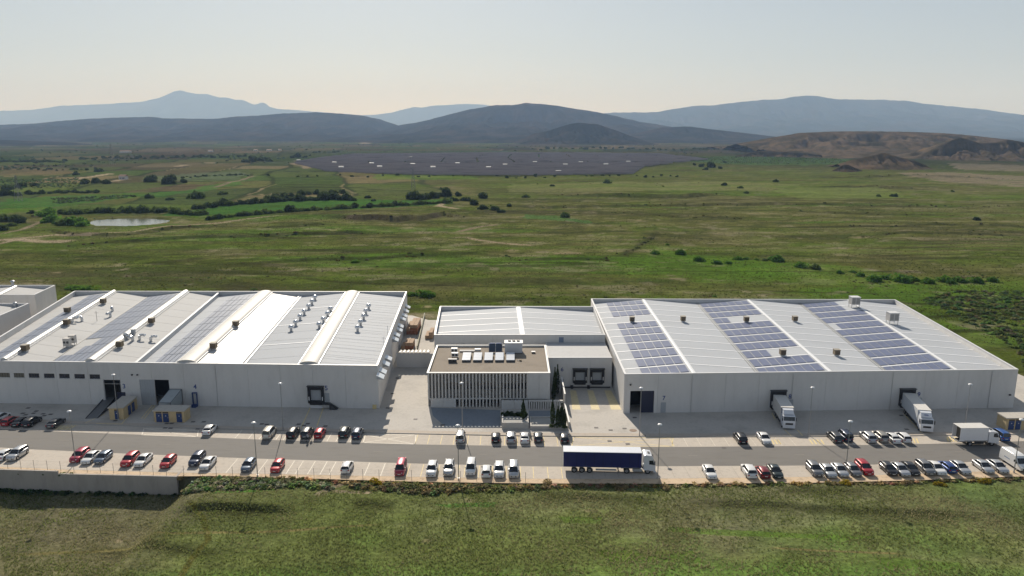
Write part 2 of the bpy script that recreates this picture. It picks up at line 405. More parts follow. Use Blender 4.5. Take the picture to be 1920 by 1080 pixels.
TRACKS = [
    ([(-60, 462), (0, 457), (45, 447), (105, 440), (170, 441), (250, 436), (320, 424), (400, 419), (470, 410), (560, 402)], 2.2, DIRT),
    ([(0, 440), (45, 430), (85, 413)], 2.0, DIRT * 0.8),
    ([(-40, 452), (30, 450), (80, 452), (140, 452)], 5.0, DIRT * 1.1),
    ([(862, 394), (835, 391), (822, 388), (832, 382), (828, 378)], 3.2, DIRT * 1.15),
    ([(870, 443), (900, 450), (950, 456), (1005, 460)], 2.2, DIRT),
    ([(855, 434), (900, 424), (935, 419)], 2.5, DIRT * 0.8),
    ([(140, 336), (180, 331), (214, 327)], 6.0, DIRT * 1.3),
    ([(212, 342), (230, 338), (244, 337)], 6.0, DIRT * 1.1),
    ([(330, 312), (348, 309)], 9.0, DIRT * 1.3),
    ([(370, 306), (400, 305)], 9.0, DIRT * 1.2),
    ([(400, 352), (440, 340), (480, 330)], 3.5, DIRT * 0.7),
    ([(545, 305), (570, 312), (578, 318)], 7.0, DIRT * 0.9),
    ([(680, 271), (692, 266)], 30.0, DIRT * 1.4),
    ([(440, 334), (470, 331), (472, 326)], 2.5, SCRUB),
    ([(270, 341), (340, 341), (430, 338)], 2.5, SCRUB),
    ([(1880, 690), (1900, 720), (1930, 750), (1980, 800)], 1.3, DIRT * 0.9),
    # worn wheel tracks in the foreground
    ([(350, 930), (380, 960), (390, 1000), (360, 1030), (330, 1080)], 0.5, OLIVE * 0.8),
    ([(590, 926), (620, 912), (640, 904), (632, 898)], 0.7, DIRT),
    ([(620, 917), (660, 919), (700, 922)], 0.5, DIRT),
    ([(0, 1002), (300, 988), (560, 986), (720, 976)], 0.35, STRAW),
    ([(1440, 1018), (1560, 1024), (1700, 1030)], 0.3, STRAW),
]
BARE = [(75, 447, 40, 4), (110, 510, 14, 3), (150, 483, 16, 2), (625, 432, 30, 3), (540, 435, 30, 3), (665, 424, 12, 2), (768, 425, 14, 1.5), (1137, 467, 18, 7), (905, 455, 30, 4), (1060, 475, 34, 3), (960, 470, 20, 3),
        (1250, 503, 40, 3), (1060, 502, 30, 3), (830, 470, 16, 2), (850, 500, 20, 2), (785, 562, 14, 6), (800, 575, 10, 4), (870, 562, 22, 3), (1470, 427, 14, 2), (1620, 445, 25, 2), (1780, 450, 25, 2), (1190, 415, 30, 2), (1330, 418, 20, 2),
        (1895, 700, 16, 18), (1905, 735, 14, 12), (880, 933, 12, 3), (1105, 953, 20, 2), (1320, 956, 12, 1.5), (1565, 970, 14, 2), (490, 967, 10, 2), (430, 962, 8, 2), (1490, 1024, 10, 2), (1560, 1052, 14, 2), (905, 1073, 14, 2), (730, 978, 14, 2), (800, 1007, 12, 2), (150, 941, 16, 2), (215, 975, 14, 2)]
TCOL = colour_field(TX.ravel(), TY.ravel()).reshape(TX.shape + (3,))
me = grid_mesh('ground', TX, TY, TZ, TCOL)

def ground_material():
    m, t, b = newmat('field_grass')
    N = t.nodes.new; L = t.links.new
    at_ = N('ShaderNodeVertexColor'); at_.layer_name = 'field_colour'
    g = N('ShaderNodeNewGeometry')
    def noise(scale, detail=5, rough=0.65):
        n = N('ShaderNodeTexNoise'); n.inputs['Scale'].default_value = scale; n.inputs['Detail'].default_value = detail; n.inputs['Roughness'].default_value = rough
        L(g.outputs['Position'], n.inputs['Vector']); return n.outputs['Fac']
    def mr(src, a, b_, c, d):
        n = N('ShaderNodeMapRange'); n.inputs[1].default_value = a; n.inputs[2].default_value = b_; n.inputs[3].default_value = c; n.inputs[4].default_value = d
        L(src, n.inputs[0]); return n.outputs[0]
    def mixc(mode, fac, a, c):
        n = N('ShaderNodeMix'); n.data_type = 'RGBA'; n.blend_type = mode
        if isinstance(fac, float): n.inputs[0].default_value = fac
        else: L(fac, n.inputs[0])
        for s_, k in ((a, 6), (c, 7)):
            if isinstance(s_, tuple): n.inputs[k].default_value = s_
            else: L(s_, n.inputs[k])
        return n.outputs[2]
    n_f = noise(1.1, 7, 0.7); n_m = noise(0.22, 6, 0.65); n_l = noise(0.045, 5, 0.6)
    c = mixc('MULTIPLY', 1.0, at_.outputs['Color'], mr(n_f, 0.3, 0.7, 0.60, 1.38))
    c = mixc('MULTIPLY', 1.0, c, mr(n_m, 0.3, 0.7, 0.72, 1.26))
    c = mixc('MULTIPLY', 1.0, c, mr(n_l, 0.3, 0.7, 0.80, 1.15))
    c = mixc('MIX', mr(noise(0.5, 8, 0.75), 0.60, 0.72, 0.0, 0.42), c, (0.150, 0.135, 0.060, 1))      # straw and stones
    c = mixc('MIX', mr(noise(0.62, 7, 0.75), 0.38, 0.29, 0.0, 0.5), c, (0.036, 0.042, 0.016, 1))      # low dark weeds
    mp = N('ShaderNodeMapping'); mp.inputs['Scale'].default_value = (0.018, 0.16, 0.1); L(g.outputs['Position'], mp.inputs[0])     # drifts of dark weed and of pale dry grass across the slope
    ns = N('ShaderNodeTexNoise'); ns.inputs['Scale'].default_value = 1.0; ns.inputs['Detail'].default_value = 7; ns.inputs['Roughness'].default_value = 0.7; L(mp.outputs[0], ns.inputs['Vector'])
    c = mixc('MIX', mr(ns.outputs['Fac'], 0.40, 0.30, 0.0, 0.6), c, (0.040, 0.044, 0.018, 1))
    c = mixc('MIX', mr(ns.outputs['Fac'], 0.60, 0.70, 0.0, 0.45), c, (0.135, 0.135, 0.042, 1))
    L(c, b.inputs['Base Color']); b.inputs['Roughness'].default_value = 0.95; b.inputs['Specular IOR Level'].default_value = 0.0
    bp = N('ShaderNodeBump'); bp.inputs['Strength'].default_value = 0.9; bp.inputs['Distance'].default_value = 0.45
    ad = N('ShaderNodeMath'); ad.operation = 'ADD'; L(n_f, ad.inputs[0]); L(n_m, ad.inputs[1])
    L(ad.outputs[0], bp.inputs['Height']); L(bp.outputs[0], b.inputs['Normal'])
    return m
me.materials.append(ground_material())
ground = bpy.data.objects.new('ground', me); C.objects.link(ground); ground['kind'] = 'structure'

def ground_z(x, y):
    return float(terrain_h(np.array([x], float), np.array([y], float))[0])
def ground_zs(P):
    P = np.array(P, float); return terrain_h(P[:, 0], P[:, 1])

# ================================================================ HILLS AND MOUNTAINS
def hill_mat(name, c1, c2, c3, scale):
    m, t, b = newmat(name); N = t.nodes.new; L = t.links.new
    g = N('ShaderNodeNewGeometry')
    n = N('ShaderNodeTexNoise'); n.inputs['Scale'].default_value = scale; n.inputs['Detail'].default_value = 8; n.inputs['Roughness'].default_value = 0.65
    L(g.outputs['Position'], n.inputs['Vector'])
    r = N('ShaderNodeValToRGB'); r.color_ramp.elements[0].position = 0.36; r.color_ramp.elements[0].color = (*c1, 1)
    r.color_ramp.elements[1].position = 0.62; r.color_ramp.elements[1].color = (*c3, 1)
    e = r.color_ramp.elements.new(0.48); e.color = (*c2, 1)
    L(n.outputs['Fac'], r.inputs[0]); L(r.outputs[0], b.inputs['Base Color'])
    b.inputs['Roughness'].default_value = 0.95; b.inputs['Specular IOR Level'].default_value = 0.0
    return m
def hill(name, ridge, D, front, back, m, nx=420, ny=60, gully=0.22, gs=None, seed=0, power=1.3, ends=True, base=-6.0, yscale=1.0):
    x0, x1 = ridge[0][0], ridge[-1][0]
    xs = np.linspace(x0, x1, nx); ys = np.interp(xs, [p[0] for p in ridge], [p[1] for p in ridge])
    zc = np.array([at(a, b, D).z for a, b in zip(xs, ys)]); X = np.array([at(a, b, D).x for a, b in zip(xs, ys)])
    gs = gs or (X[-1] - X[0]) / 40
    zc = zc + fbm(X, X * 0, gs * 0.25, seed + 3, 3) * (zc.mean() * 0.02)
    t = np.concatenate([np.linspace(-1, 0, int(ny * 0.72)), np.linspace(0, 1, ny - int(ny * 0.72))[1:]])
    XX, T = np.meshgrid(X, t); ZC = np.meshgrid(zc, t)[0]
    YY = D + np.where(T < 0, T * front, T * back)
    wob = fbm(XX, YY, gs * 2.2, seed, 4)
    a = np.clip(1 - np.abs(T), 0, 1)
    prof = a ** power
    rid = np.abs(fbm(XX + wob * gs * 0.5, YY * 0.35, gs, seed + 5, 5))          # ribs and gullies running downhill
    env = (1 - np.abs(T)) * smooth(0.0, 0.22, np.abs(T)) * 4
    Z = base + (ZC - base) * np.clip(prof - gully * env * rid * 0.55 - 0.05 * env * (wob + 0.5), 0, None)
    Z = np.where(a <= 0.001, base, Z)
    me = grid_mesh(name, XX, YY, Z); me.materials.append(m)
    o = bpy.data.objects.new(name, me); C.objects.link(o); o['kind'] = 'structure'
    return o
GREY_SCRUB = hill_mat('hill_scrub', (0.008, 0.010, 0.006), (0.013, 0.014, 0.008), (0.040, 0.030, 0.020), 0.004)  # scrub tones lowered: backlit shade of the hills is put into the colour
FOREST = hill_mat('mountain_forest', (0.016, 0.022, 0.012), (0.022, 0.028, 0.016), (0.045, 0.040, 0.028), 0.0022)
BADLAND = hill_mat('badland_earth', (0.042, 0.036, 0.020), (0.072, 0.056, 0.036), (0.125, 0.090, 0.060), 0.016)

hill('mountain_range', [(-700, 216), (-300, 212), (0, 208), (60, 206), (115, 198), (160, 197), (200, 195), (240, 192), (260, 192), (300, 183), (325, 172), (338, 169.5), (352, 173), (368, 176), (390, 176), (410, 183), (425, 183), (440, 187), (452, 187), (478, 196), (490, 192), (497, 194), (505, 200), (520, 204), (560, 207), (610, 211), (650, 214), (690, 216), (730, 212), (750, 207), (775, 201), (790, 202), (815, 198), (860, 195), (895, 195), (925, 199), (1000, 205), (1300, 225)],
     27500, 5500, 3500, FOREST, nx=620, seed=11, gully=0.18)
hill('mountain_range', [(1040, 226), (1100, 216), (1150, 211), (1180, 211), (1230, 210), (1260, 205), (1300, 199), (1340, 197), (1400, 190), (1430, 187), (1460, 186), (1490, 181), (1520, 179), (1545, 182), (1570, 186), (1640, 187), (1660, 187), (1700, 189), (1730, 194), (1780, 199), (1850, 206), (1890, 212), (1920, 215), (2100, 222), (2500, 226)],
     15500, 6000, 3000, FOREST, nx=520, seed=23, gully=0.30)
hill('hills', [(-500, 240), (-200, 236), (0, 234), (60, 232), (110, 227), (160, 223), (230, 220), (280, 219), (310, 222), (400, 223), (450, 218), (480, 217), (530, 213), (590, 210.5), (640, 213), (680, 217), (710, 223), (740, 233), (780, 245), (810, 258)],
     8200, 3600, 2500, GREY_SCRUB, nx=520, seed=37, gully=0.30)
hill('hills', [(690, 258), (740, 236), (790, 228), (840, 215), (880, 205), (930, 197), (960, 197), (985, 193), (1015, 195), (1050, 199), (1080, 204), (1120, 210), (1150, 217), (1200, 228), (1250, 236), (1310, 246), (1360, 258)],
     7600, 3400, 2500, GREY_SCRUB, nx=420, seed=41, gully=0.28, gs=300)
hill('hills', [(-400, 268), (-100, 263), (0, 262), (100, 266), (200, 272), (300, 276), (420, 280)], 4300, 900, 900, GREY_SCRUB, nx=200, ny=40, seed=45, gully=0.3)
hill('hill', [(960, 268), (1000, 251), (1030, 245), (1050, 238), (1070, 232), (1085, 230), (1100, 231.5), (1120, 233), (1150, 243), (1180, 254), (1215, 266)],
     4400, 700, 500, GREY_SCRUB, nx=160, ny=50, seed=51, gully=0.3, gs=60)
hill('hill', [(1130, 262), (1200, 249), (1240, 239), (1290, 237), (1340, 243), (1420, 252), (1500, 262)], 5600, 700, 700, GREY_SCRUB, nx=160, ny=40, seed=57, gully=0.3, gs=90)
hill('hill', [(1380, 270), (1440, 259), (1500, 249), (1560, 246.5), (1620, 246), (1700, 247), (1760, 249), (1800, 252), (1850, 257), (1885, 261), (1905, 266), (1925, 272), (1990, 274), (2200, 278)],
     2500, 700, 600, BADLAND, nx=420, ny=110, seed=61, gully=0.55, gs=55, power=0.8)
hill('hill', [(1700, 303), (1740, 284), (1770, 268), (1798, 258), (1812, 260), (1835, 268), (1870, 267), (1890, 261.5), (1915, 266), (1950, 276), (2000, 292), (2040, 303)],
     1750, 160, 300, BADLAND, nx=260, ny=90, seed=67, gully=0.75, gs=26, power=0.9)
hill('hill', [(1570, 308), (1600, 299), (1630, 293), (1652, 286.5), (1662, 287), (1685, 294), (1715, 301), (1735, 309)],
     1330, 110, 120, BADLAND, nx=130, ny=60, seed=71, gully=0.35, gs=18, power=1.0)
hill('hill', [(1560, 320), (1580, 309), (1590, 308.5), (1605, 315), (1622, 322)], 1190, 30, 40, BADLAND, nx=70, ny=40, seed=73, gully=0.5, gs=10, power=1.0)
hill('hill', [(1380, 292), (1420, 284), (1440, 282.5), (1475, 284), (1540, 290)], 1900, 60, 80, BADLAND, nx=110, ny=40, seed=79, gully=0.6, gs=18, power=1.0)

# ================================================================ AIR
hz = MB().box(-37000, 37000, -1500, 36000, -40, 1900)
m, t, b = newmat('haze_air'); t.nodes.remove(b)
pv = t.nodes.new('ShaderNodeVolumePrincipled'); pv.inputs['Color'].default_value = (0.44, 0.64, 1.0, 1)
pv.inputs['Absorption Color'].default_value = (1, 1, 1, 1); pv.inputs['Density'].default_value = 6.4e-5; pv.inputs['Anisotropy'].default_value = 0.0
t.links.new(pv.outputs[0], [n for n in t.nodes if n.type == 'OUTPUT_MATERIAL'][0].inputs['Volume'])
haze = hz.build('haze', m, kind='stuff')
tag(haze, 'thin bluish haze filling the air over the plain', 'haze')
# ================================================================ PAVED SITE
CONC = mat('yard_concrete', (0.375, 0.35, 0.315), 0.9, var=0.10, vscale=1.6, var2=0.14, v2scale=0.14, bump=0.15, bscale=9)
CONC2 = mat('parking_concrete', (0.41, 0.365, 0.31), 0.9, var=0.10, vscale=1.3, var2=0.08, v2scale=0.15, bump=0.15, bscale=9)
ASPH = mat('road_asphalt', (0.135, 0.127, 0.116), 0.88, var=0.08, vscale=0.9, var2=0.12, v2scale=0.07, stretch=(0.25, 1.0, 1.0), bump=0.2, bscale=12)
SAND = mat('sandy_verge', (0.40, 0.305, 0.205), 0.95, var=0.25, vscale=0.8, var2=0.15, v2scale=0.2, bump=0.4, bscale=3)
KERB = mat('kerb_stone', (0.36, 0.34, 0.31), 0.85, var=0.08, vscale=2)
WHITEP = mat('white_line_paint', (0.60, 0.55, 0.46), 0.7, var=0.18, vscale=1.5)
YELP = mat('yellow_line_paint', (0.56, 0.45, 0.22), 0.75, var=0.25, vscale=1.5)
DRAIN = mat('drain_iron', (0.10, 0.09, 0.085), 0.7, var=0.2, vscale=8)

KERBL = [(-700, 755), (0, 790), (52, 792), (200, 798), (290, 801), (400, 804.5), (560, 809), (740, 813), (1000, 818), (1265, 819.5), (1520, 819), (1700, 817.5), (1920, 815), (2500, 806)]
ROADU = [(-700, 768), (0, 804), (104, 809), (240, 814), (380, 819.5), (480, 824), (780, 833.3), (1055, 837.5), (1265, 838), (1520, 836), (1700, 833), (1800, 831), (1920, 827), (2500, 810)]
ROADL = [(-700, 806), (0, 839), (49, 842), (240, 850.7), (480, 859.8), (780, 869), (973, 874), (1055, 875), (1265, 874), (1500, 873), (1637, 871), (1828, 866), (1920, 862), (2500, 840)]
PARKL = [(-700, 848), (0, 875), (110, 880), (333, 886), (480, 888), (780, 894), (960, 897), (1060, 898), (1265, 897), (1520, 894), (1700, 889), (1920, 881), (2500, 862)]
VERGE = [(-700, 853), (0, 885.5), (110, 888), (333, 893), (420, 892), (640, 899), (780, 903), (960, 906), (1265, 907), (1520, 905), (1700, 901), (1920, 893), (2500, 870)]
def dens(line, n=60):
    xs = np.linspace(line[0][0], line[-1][0], n); return [px(x, interp(line, x)) for x in xs]
def strip(name, lo, up, z, material, n=60):
    a = dens(lo, n); b = dens(up, n); m = MB()
    vs = [(p.x, p.y, z) for p in a] + [(p.x, p.y, z) for p in b]
    m.add(vs, [(i, i + 1, n + i + 1, n + i) for i in range(n - 1)])
    return m.build(name, material, kind='structure')
# yard: everything from the kerb back to behind the halls
kb = dens(KERBL)
yard_m = MB(); 
ypts = [(p.x, p.y, 0.0) for p in kb] + [(129.0, 152, 0), (121, 240, 0), (20, 240, 0), (-8, 232, 0), (-27, 232, 0), (-33, 238, 0), (-160, 242, 0), (-190, 180, 0)]
yard_m.add(ypts, [tuple(range(len(ypts)))]); yard = yard_m.build('yard', CONC, kind='structure')
upper = strip('upper_parking', ROADU, KERBL, -0.004, CONC2)
road = strip('road', ROADL, ROADU, -0.008, ASPH)
lower = strip('lower_parking', PARKL, ROADL, -0.004, CONC2)
verge = strip('verge', VERGE, PARKL, -0.010, SAND)
km = MB(); a = dens(KERBL, 90)
for i in range(89):
    p, q = a[i], a[i + 1]; d = (q - p).normalized(); nrm = Vector((-d.y, d.x, 0)) * 0.18
    km.prism([p, q, q + nrm, p + nrm], -0.05, 0.12)
kerb = km.build('kerb', KERB, kind='structure')
# warm concrete band just behind the kerb
bm_ = MB(); 
def offs(line, dy): return [(x, y - dy) for x, y in line]
strip('footway', [(x, y - 0.8) for x, y in KERBL], offs(KERBL, 6.5), 0.006, mat('footway_concrete', (0.40, 0.345, 0.285), 0.9, var=0.10, vscale=1.4, bump=0.1))

FC = [px(808, 764), px(938, 769), px(938, 800), px(835, 800), px(812, 780)]
sheet('forecourt', [(q.x, q.y) for q in FC][::-1], 0.012, mat('slate_paving', (0.20, 0.225, 0.255), 0.85, var=0.10, vscale=1.2, bump=0.1))
sheet('forecourt', [(px(992, 770).x, px(992, 770).y), (px(1055, 770).x, px(1055, 770).y), (px(1056, 788).x, px(1056, 788).y), (px(992, 788).x, px(992, 788).y)], 0.012, mat('slate_paving', (0.20, 0.225, 0.255), 0.85))
def line_on(parent, p, q, wd, material, name='parking_line', z=0.004):
    p = Vector((p[0], p[1], 0)); q = Vector((q[0], q[1], 0)); d = (q - p).normalized(); n = Vector((-d.y, d.x, 0)) * (wd / 2)
    m = MB(); m.add([(v.x, v.y, z) for v in (p - n, q - n, q + n, p + n)], [(0, 1, 2, 3)])
    return m.build(name, material, parent)
def pline(parent, x0, y0, x1, y1, material, wd=0.16, **k): return line_on(parent, px(x0, y0), px(x1, y1), wd, material, **k)
def xat(line, Xw):
    """Y of a site line at world x"""
    pts = dens(line, 120); return float(np.interp(Xw, [p.x for p in pts], [p.y for p in pts]))
# bay lines, 2.4 m apart where the photograph shows them
def bays(parent, lo, up, xpix, yref, material, wd=0.13):
    for xp in xpix:
        X = px(xp, yref).x
        line_on(parent, (X, xat(lo, X) + 0.15), (X * 1.0, xat(up, X) - 0.25), wd, material)
for x in (780, 803, 827, 851, 877, 901, 946, 970, 994, 1020, 1045): bays(upper, ROADU, KERBL, [x], 827, YELP)
for x in (440, 466, 487, 519, 533, 616, 633, 660): bays(upper, ROADU, KERBL, [x], 822, WHITEP)
for x in (1285, 1310, 1336, 1362, 1412, 1460, 1486, 1595, 1640, 1662, 1684, 1706): bays(upper, ROADU, KERBL, [x], 828, WHITEP, 0.07)
for x in (433, 492, 545, 562, 585, 608, 625, 690, 720): bays(lower, PARKL, ROADL, [x], 875, WHITEP)
for x in (765, 791, 822, 860, 871, 898, 923, 949, 976, 1000, 1027, 1053): bays(lower, PARKL, ROADL, [x], 884, YELP)
for x in (1085, 1109, 1133, 1157, 1182, 1260, 1288, 1312, 1350, 1378): bays(lower, PARKL, ROADL, [x], 884, mat('joint_line', (0.33, 0.29, 0.24), 0.9), 0.05)
# crossed-out zones
def zone(x0, x1, yt0, yt1, yb0, yb1, material):
    for a_, b_ in (((x0 + 4, yt0), (x1 + 2, yt1)), ((x0, yb0), (x1, yb1)), ((x0 + 4, yt0), (x0, yb0)), ((x1 + 2, yt1), (x1, yb1)), ((x0, yb0), (x1 + 2, yt1)), ((x0 + 4, yt0), (x1, yb1))):
        pline(upper, *a_, *b_, material)
zone(681, 778, 815.5, 815, 830, 832.8, WHITEP)
zone(1072, 1260, 819.5, 821, 836.5, 837, YELP)
zone(266, 370, 803, 806.5, 815.5, 819, WHITEP)
for i in range(5): pline(upper, 104 + i * 6, 806, 116 + i * 6.4, 797.5, YELP, 0.35)
pline(upper, 104, 807, 145, 797, YELP)
for i in range(4): pline(upper, 1446 + i * 6, 833, 1440 + i * 6, 824, YELP, 0.3); pline(upper, 1524 + i * 7, 833, 1518 + i * 7, 824, YELP, 0.3)
for i in range(4): pline(upper, 1704 + i * 6, 831, 1700 + i * 6, 822, YELP, 0.3); pline(upper, 1778 + i * 5, 828, 1776 + i * 5, 819, YELP, 0.3)
pline(upper, 1256, 822.5, 1264, 837, YELP)
# road centre dashes
for x in (110, 300, 500, 700, 895, 1290, 1490, 1690, 1790):
    ym = (interp(ROADU, x) + interp(ROADL, x)) / 2 - 2
    pline(road, x, ym, x + 18, interp(ROADU, x + 18) / 2 + interp(ROADL, x + 18) / 2 - 2, mat('faint_dash', (0.24, 0.215, 0.185), 0.85), 0.14)
# long yellow lines across the yard in front of the docks
for a_ in ((585, 757, 564, 803), (606, 765, 594, 800), (266, 752, 228, 795), (292, 752, 265, 785), (297, 752, 270, 786), (197, 776, 160, 793), (1472, 806, 1484, 818), (1495, 806, 1505, 817), (1448, 775, 1453, 786), (1694, 775, 1728, 812), (228, 795, 180, 794)):
    pline(yard, *a_, YELP, 0.2, name='yellow_line', z=0.010)
# hatched yellow lanes at the double dock
HATCH = mat('faded_hatch_paint', (0.50, 0.43, 0.26), 0.8, var=0.30, vscale=2.2, stretch=(0.6, 2.5, 1))
for (q0, q1, q2, q3) in (((1069, 732), (1080, 732), (1089, 768), (1073, 768)), ((1101, 732), (1112, 732), (1125, 768), (1109, 768)), ((1133, 732), (1146, 732), (1165, 768), (1146, 768))):
    m_ = MB(); m_.add([(*px(*q)[:2], 0.010) for q in (q3, q2, q1, q0)], [(0, 1, 2, 3)]); m_.build('hatched_lane', HATCH, yard)
# drain covers
for x, y in ((53, 765), (68, 771), (63, 775), (43, 775), (48, 778), (81, 776), (83, 779.5), (95, 777), (216, 789), (313, 794), (322, 794), (310, 802.5), (320, 803), (362, 791), (382, 791), (371, 804), (491, 795), (500, 796), (560, 795.5), (570, 798), (577, 794.5), (610, 799), (745, 709), (736, 738), (727, 765), (779, 786), (1118, 802), (1145, 806.5), (1171, 803.5), (1190, 783), (1207, 817), (1143, 827), (1177, 832.5), (1357, 839), (830, 797), (1690, 779), (1700, 805)):
    p = px(x, y); par = yard if y < 815 else upper
    m_ = MB(); m_.box(p.x - 0.42, p.x + 0.42, p.y - 0.35, p.y + 0.35, 0.012, 0.035)
    for k in range(3): m_.box(p.x - 0.36, p.x + 0.36, p.y - 0.26 + k * 0.2, p.y - 0.14 + k * 0.2, 0.035, 0.045)
    m_.build('drain_cover', DRAIN, par)
p = px(1187, 807); m_ = MB(); m_.cyl((p.x, p.y, 0.008), (p.x, p.y, 0.028), 0.75, n=20, smooth=False); m_.cyl((p.x, p.y, 0.028), (p.x, p.y, 0.036), 0.55, n=20, smooth=False); m_.build('manhole_cover', mat('rusty_cover', (0.20, 0.14, 0.10), 0.8, var=0.2, vscale=4), yard)

# ================================================================ BUILDINGS
WALL = mat('precast_wall', (0.60, 0.585, 0.565), 0.85, var=0.035, vscale=1.0, var2=0.05, v2scale=0.16, stretch=(1.0, 1.0, 0.25))
WALLJ = mat('wall_joint', (0.30, 0.29, 0.275), 0.9)
COPE = mat('parapet_coping', (0.62, 0.62, 0.62), 0.5, var=0.04, vscale=1)
ROOFW = mat('roof_sheet', (0.385, 0.405, 0.43), 0.75, metal=0.0, var=0.035, vscale=1.5, var2=0.05, v2scale=0.07, spec=0.2, stretch=(0.2, 1.6, 1.0))
ROOFC = mat('roof_sheet_cream', (0.415, 0.415, 0.41), 0.8, spec=0.2, var=0.035, vscale=1.5, var2=0.05, v2scale=0.07, stretch=(0.2, 1.6, 1.0))
ROOFG = mat('roof_sheet_gloss', (0.54, 0.53, 0.515), 0.5, metal=0.0, var=0.04, vscale=1.5, var2=0.05, v2scale=0.1, stretch=(0.2, 1.6, 1.0))
ROOFD = mat('roof_sheet_grey', (0.33, 0.352, 0.38), 0.75, spec=0.2, var=0.03, vscale=1.5, var2=0.05, v2scale=0.07, stretch=(0.2, 1.6, 1.0))
SEAM = mat('roof_strip', (0.74, 0.75, 0.76), 0.55)
VAULT = mat('skylight_vault', (0.56, 0.54, 0.50), 0.6, var=0.05, vscale=0.4, spec=0.3)
VAULT2 = mat('ridge_metal', (0.60, 0.59, 0.57), 0.45, metal=0.3)
SOLAR = mat('solar_glass', (0.125, 0.146, 0.225), 0.42, metal=0.0, var=0.12, vscale=0.35, spec=0.15)
SOLAR2 = mat('solar_film', (0.17, 0.195, 0.25), 0.5, var=0.08, vscale=0.3, spec=0.3)
GLASS = mat('dark_glass', (0.018, 0.024, 0.040), 0.12, spec=0.6)
BLACK = mat('black_rubber', (0.014, 0.014, 0.018), 0.7)
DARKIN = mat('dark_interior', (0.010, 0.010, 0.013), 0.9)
DOORG = mat('grey_door', (0.36, 0.38, 0.40), 0.6, var=0.04, vscale=2)
BLUE = mat('blue_sign_paint', (0.030, 0.065, 0.230), 0.5)
GALV = mat('galvanised_steel', (0.46, 0.47, 0.48), 0.4, metal=0.6, var=0.06, vscale=4)
WHITE = mat('white_enamel', (0.74, 0.74, 0.73), 0.4, var=0.03, vscale=2)
BROWNB = mat('cooler_cardboard', (0.20, 0.155, 0.10), 0.85, var=0.12, vscale=4)
DARKM = mat('dark_steel', (0.060, 0.062, 0.066), 0.5, metal=0.4)
BLUED = mat('blue_door_paint', (0.020, 0.050, 0.160), 0.45, var=0.06, vscale=3)
BEIGE = mat('kiosk_render', (0.50, 0.385, 0.215), 0.85, var=0.06, vscale=2, var2=0.05, v2scale=0.5)
KROOF = mat('kiosk_roof_concrete', (0.44, 0.41, 0.36), 0.85, var=0.08, vscale=1.5)

def number(parent, txt, p, size, facing=0.0):
    cu = bpy.data.curves.new('door_number', 'FONT'); cu.body = txt; cu.size = size; cu.extrude = 0.015; cu.align_x = 'CENTER'; cu.offset = 0.02
    tmp = bpy.data.objects.new('tmp', cu); C.objects.link(tmp)
    dg = bpy.context.evaluated_depsgraph_get(); me = bpy.data.meshes.new_from_object(tmp.evaluated_get(dg))
    bpy.data.objects.remove(tmp); bpy.data.curves.remove(cu)
    me.materials.clear(); me.materials.append(BLUE)
    o = bpy.data.objects.new('door_number', me); C.objects.link(o); o.parent = parent
    o.location = Vector(p) - wloc(parent); o.rotation_euler = (pi / 2, 0, facing)
    return o

class Facade:
    """front wall in local coordinates: s metres along from corner a, z up; out = towards the camera"""
    def __init__(f, a, b):
        f.a = Vector((a[0], a[1], 0)); f.b = Vector((b[0], b[1], 0)); f.L = (f.b - f.a).length
        f.d = (f.b - f.a) / f.L; f.n = Vector((f.d.y, -f.d.x, 0))
        if f.n.y > 0 and abs(f.n.y) > abs(f.n.x): f.n = -f.n
        f.ang = atan2(f.d.y, f.d.x)
    def p(f, s, o, z): return f.a + f.d * s + f.n * o + Vector((0, 0, z))
    def s_of(f, x, y=700):
        """distance along where the pixel column x (at row y) meets the wall plane"""
        d = ray(x, y); o = Vector((0, 0, CAM_H)); t = (f.a - o).dot(f.n) / d.dot(f.n); q = o + d * t
        return (q - f.a).dot(f.d), q.z
    def box(f, mb, s0, s1, o0, o1, z0, z1):
        b = [f.p(s0, o1, z0), f.p(s1, o1, z0), f.p(s1, o0, z0), f.p(s0, o0, z0)]
        t = [f.p(s0, o1, z1), f.p(s1, o1, z1), f.p(s1, o0, z1), f.p(s0, o0, z1)]
        return mb.hexa(b, t)

DOWNP = mat('downpipe_grey', (0.54, 0.53, 0.515), 0.6)
def walled(parent, fac, z1, th, openings, joints, material, first=0.0, last=0.0, panel=None, name='wall_panel'):
    """a facade of precast panels, each its own piece, with rectangular openings left in it"""
    cuts = sorted(set([first] + [j for j in joints if first < j < fac.L - last] + [fac.L - last]))
    for i in range(len(cuts) - 1):
        s0, s1 = cuts[i] + 0.016, cuts[i + 1] - 0.016
        ops = [o for o in openings if o[1] > s0 and o[0] < s1]
        m = MB()
        xs = sorted(set([s0, s1] + [min(max(v, s0), s1) for o in ops for v in (o[0], o[1])]))
        for k in range(len(xs) - 1):
            a_, b_ = xs[k], xs[k + 1]
            if b_ - a_ < 1e-4: continue
            mid = (a_ + b_) / 2; hit = sorted([(o[2], o[3]) for o in ops if o[0] < mid < o[1]])
            z = -0.2
            for (q0, q1) in hit:
                if q0 > z + 0.01: fac.box(m, a_, b_, -th, 0, z, q0)
                z = max(z, q1)
            if z < z1 - 0.01: fac.box(m, a_, b_, -th, 0, z, z1)
        if m.v: m.build(name, material, parent)
        if name == 'wall_panel' and i % 3 == 1 and not any(o[0] - .4 < s1 < o[1] + .4 for o in openings):
            m = MB(); m.cyl(fac.p(s1 + .016, .09, 0.05), fac.p(s1 + .016, .09, z1 - .35), .06, n=6); m.build('downpipe', DOWNP, parent)

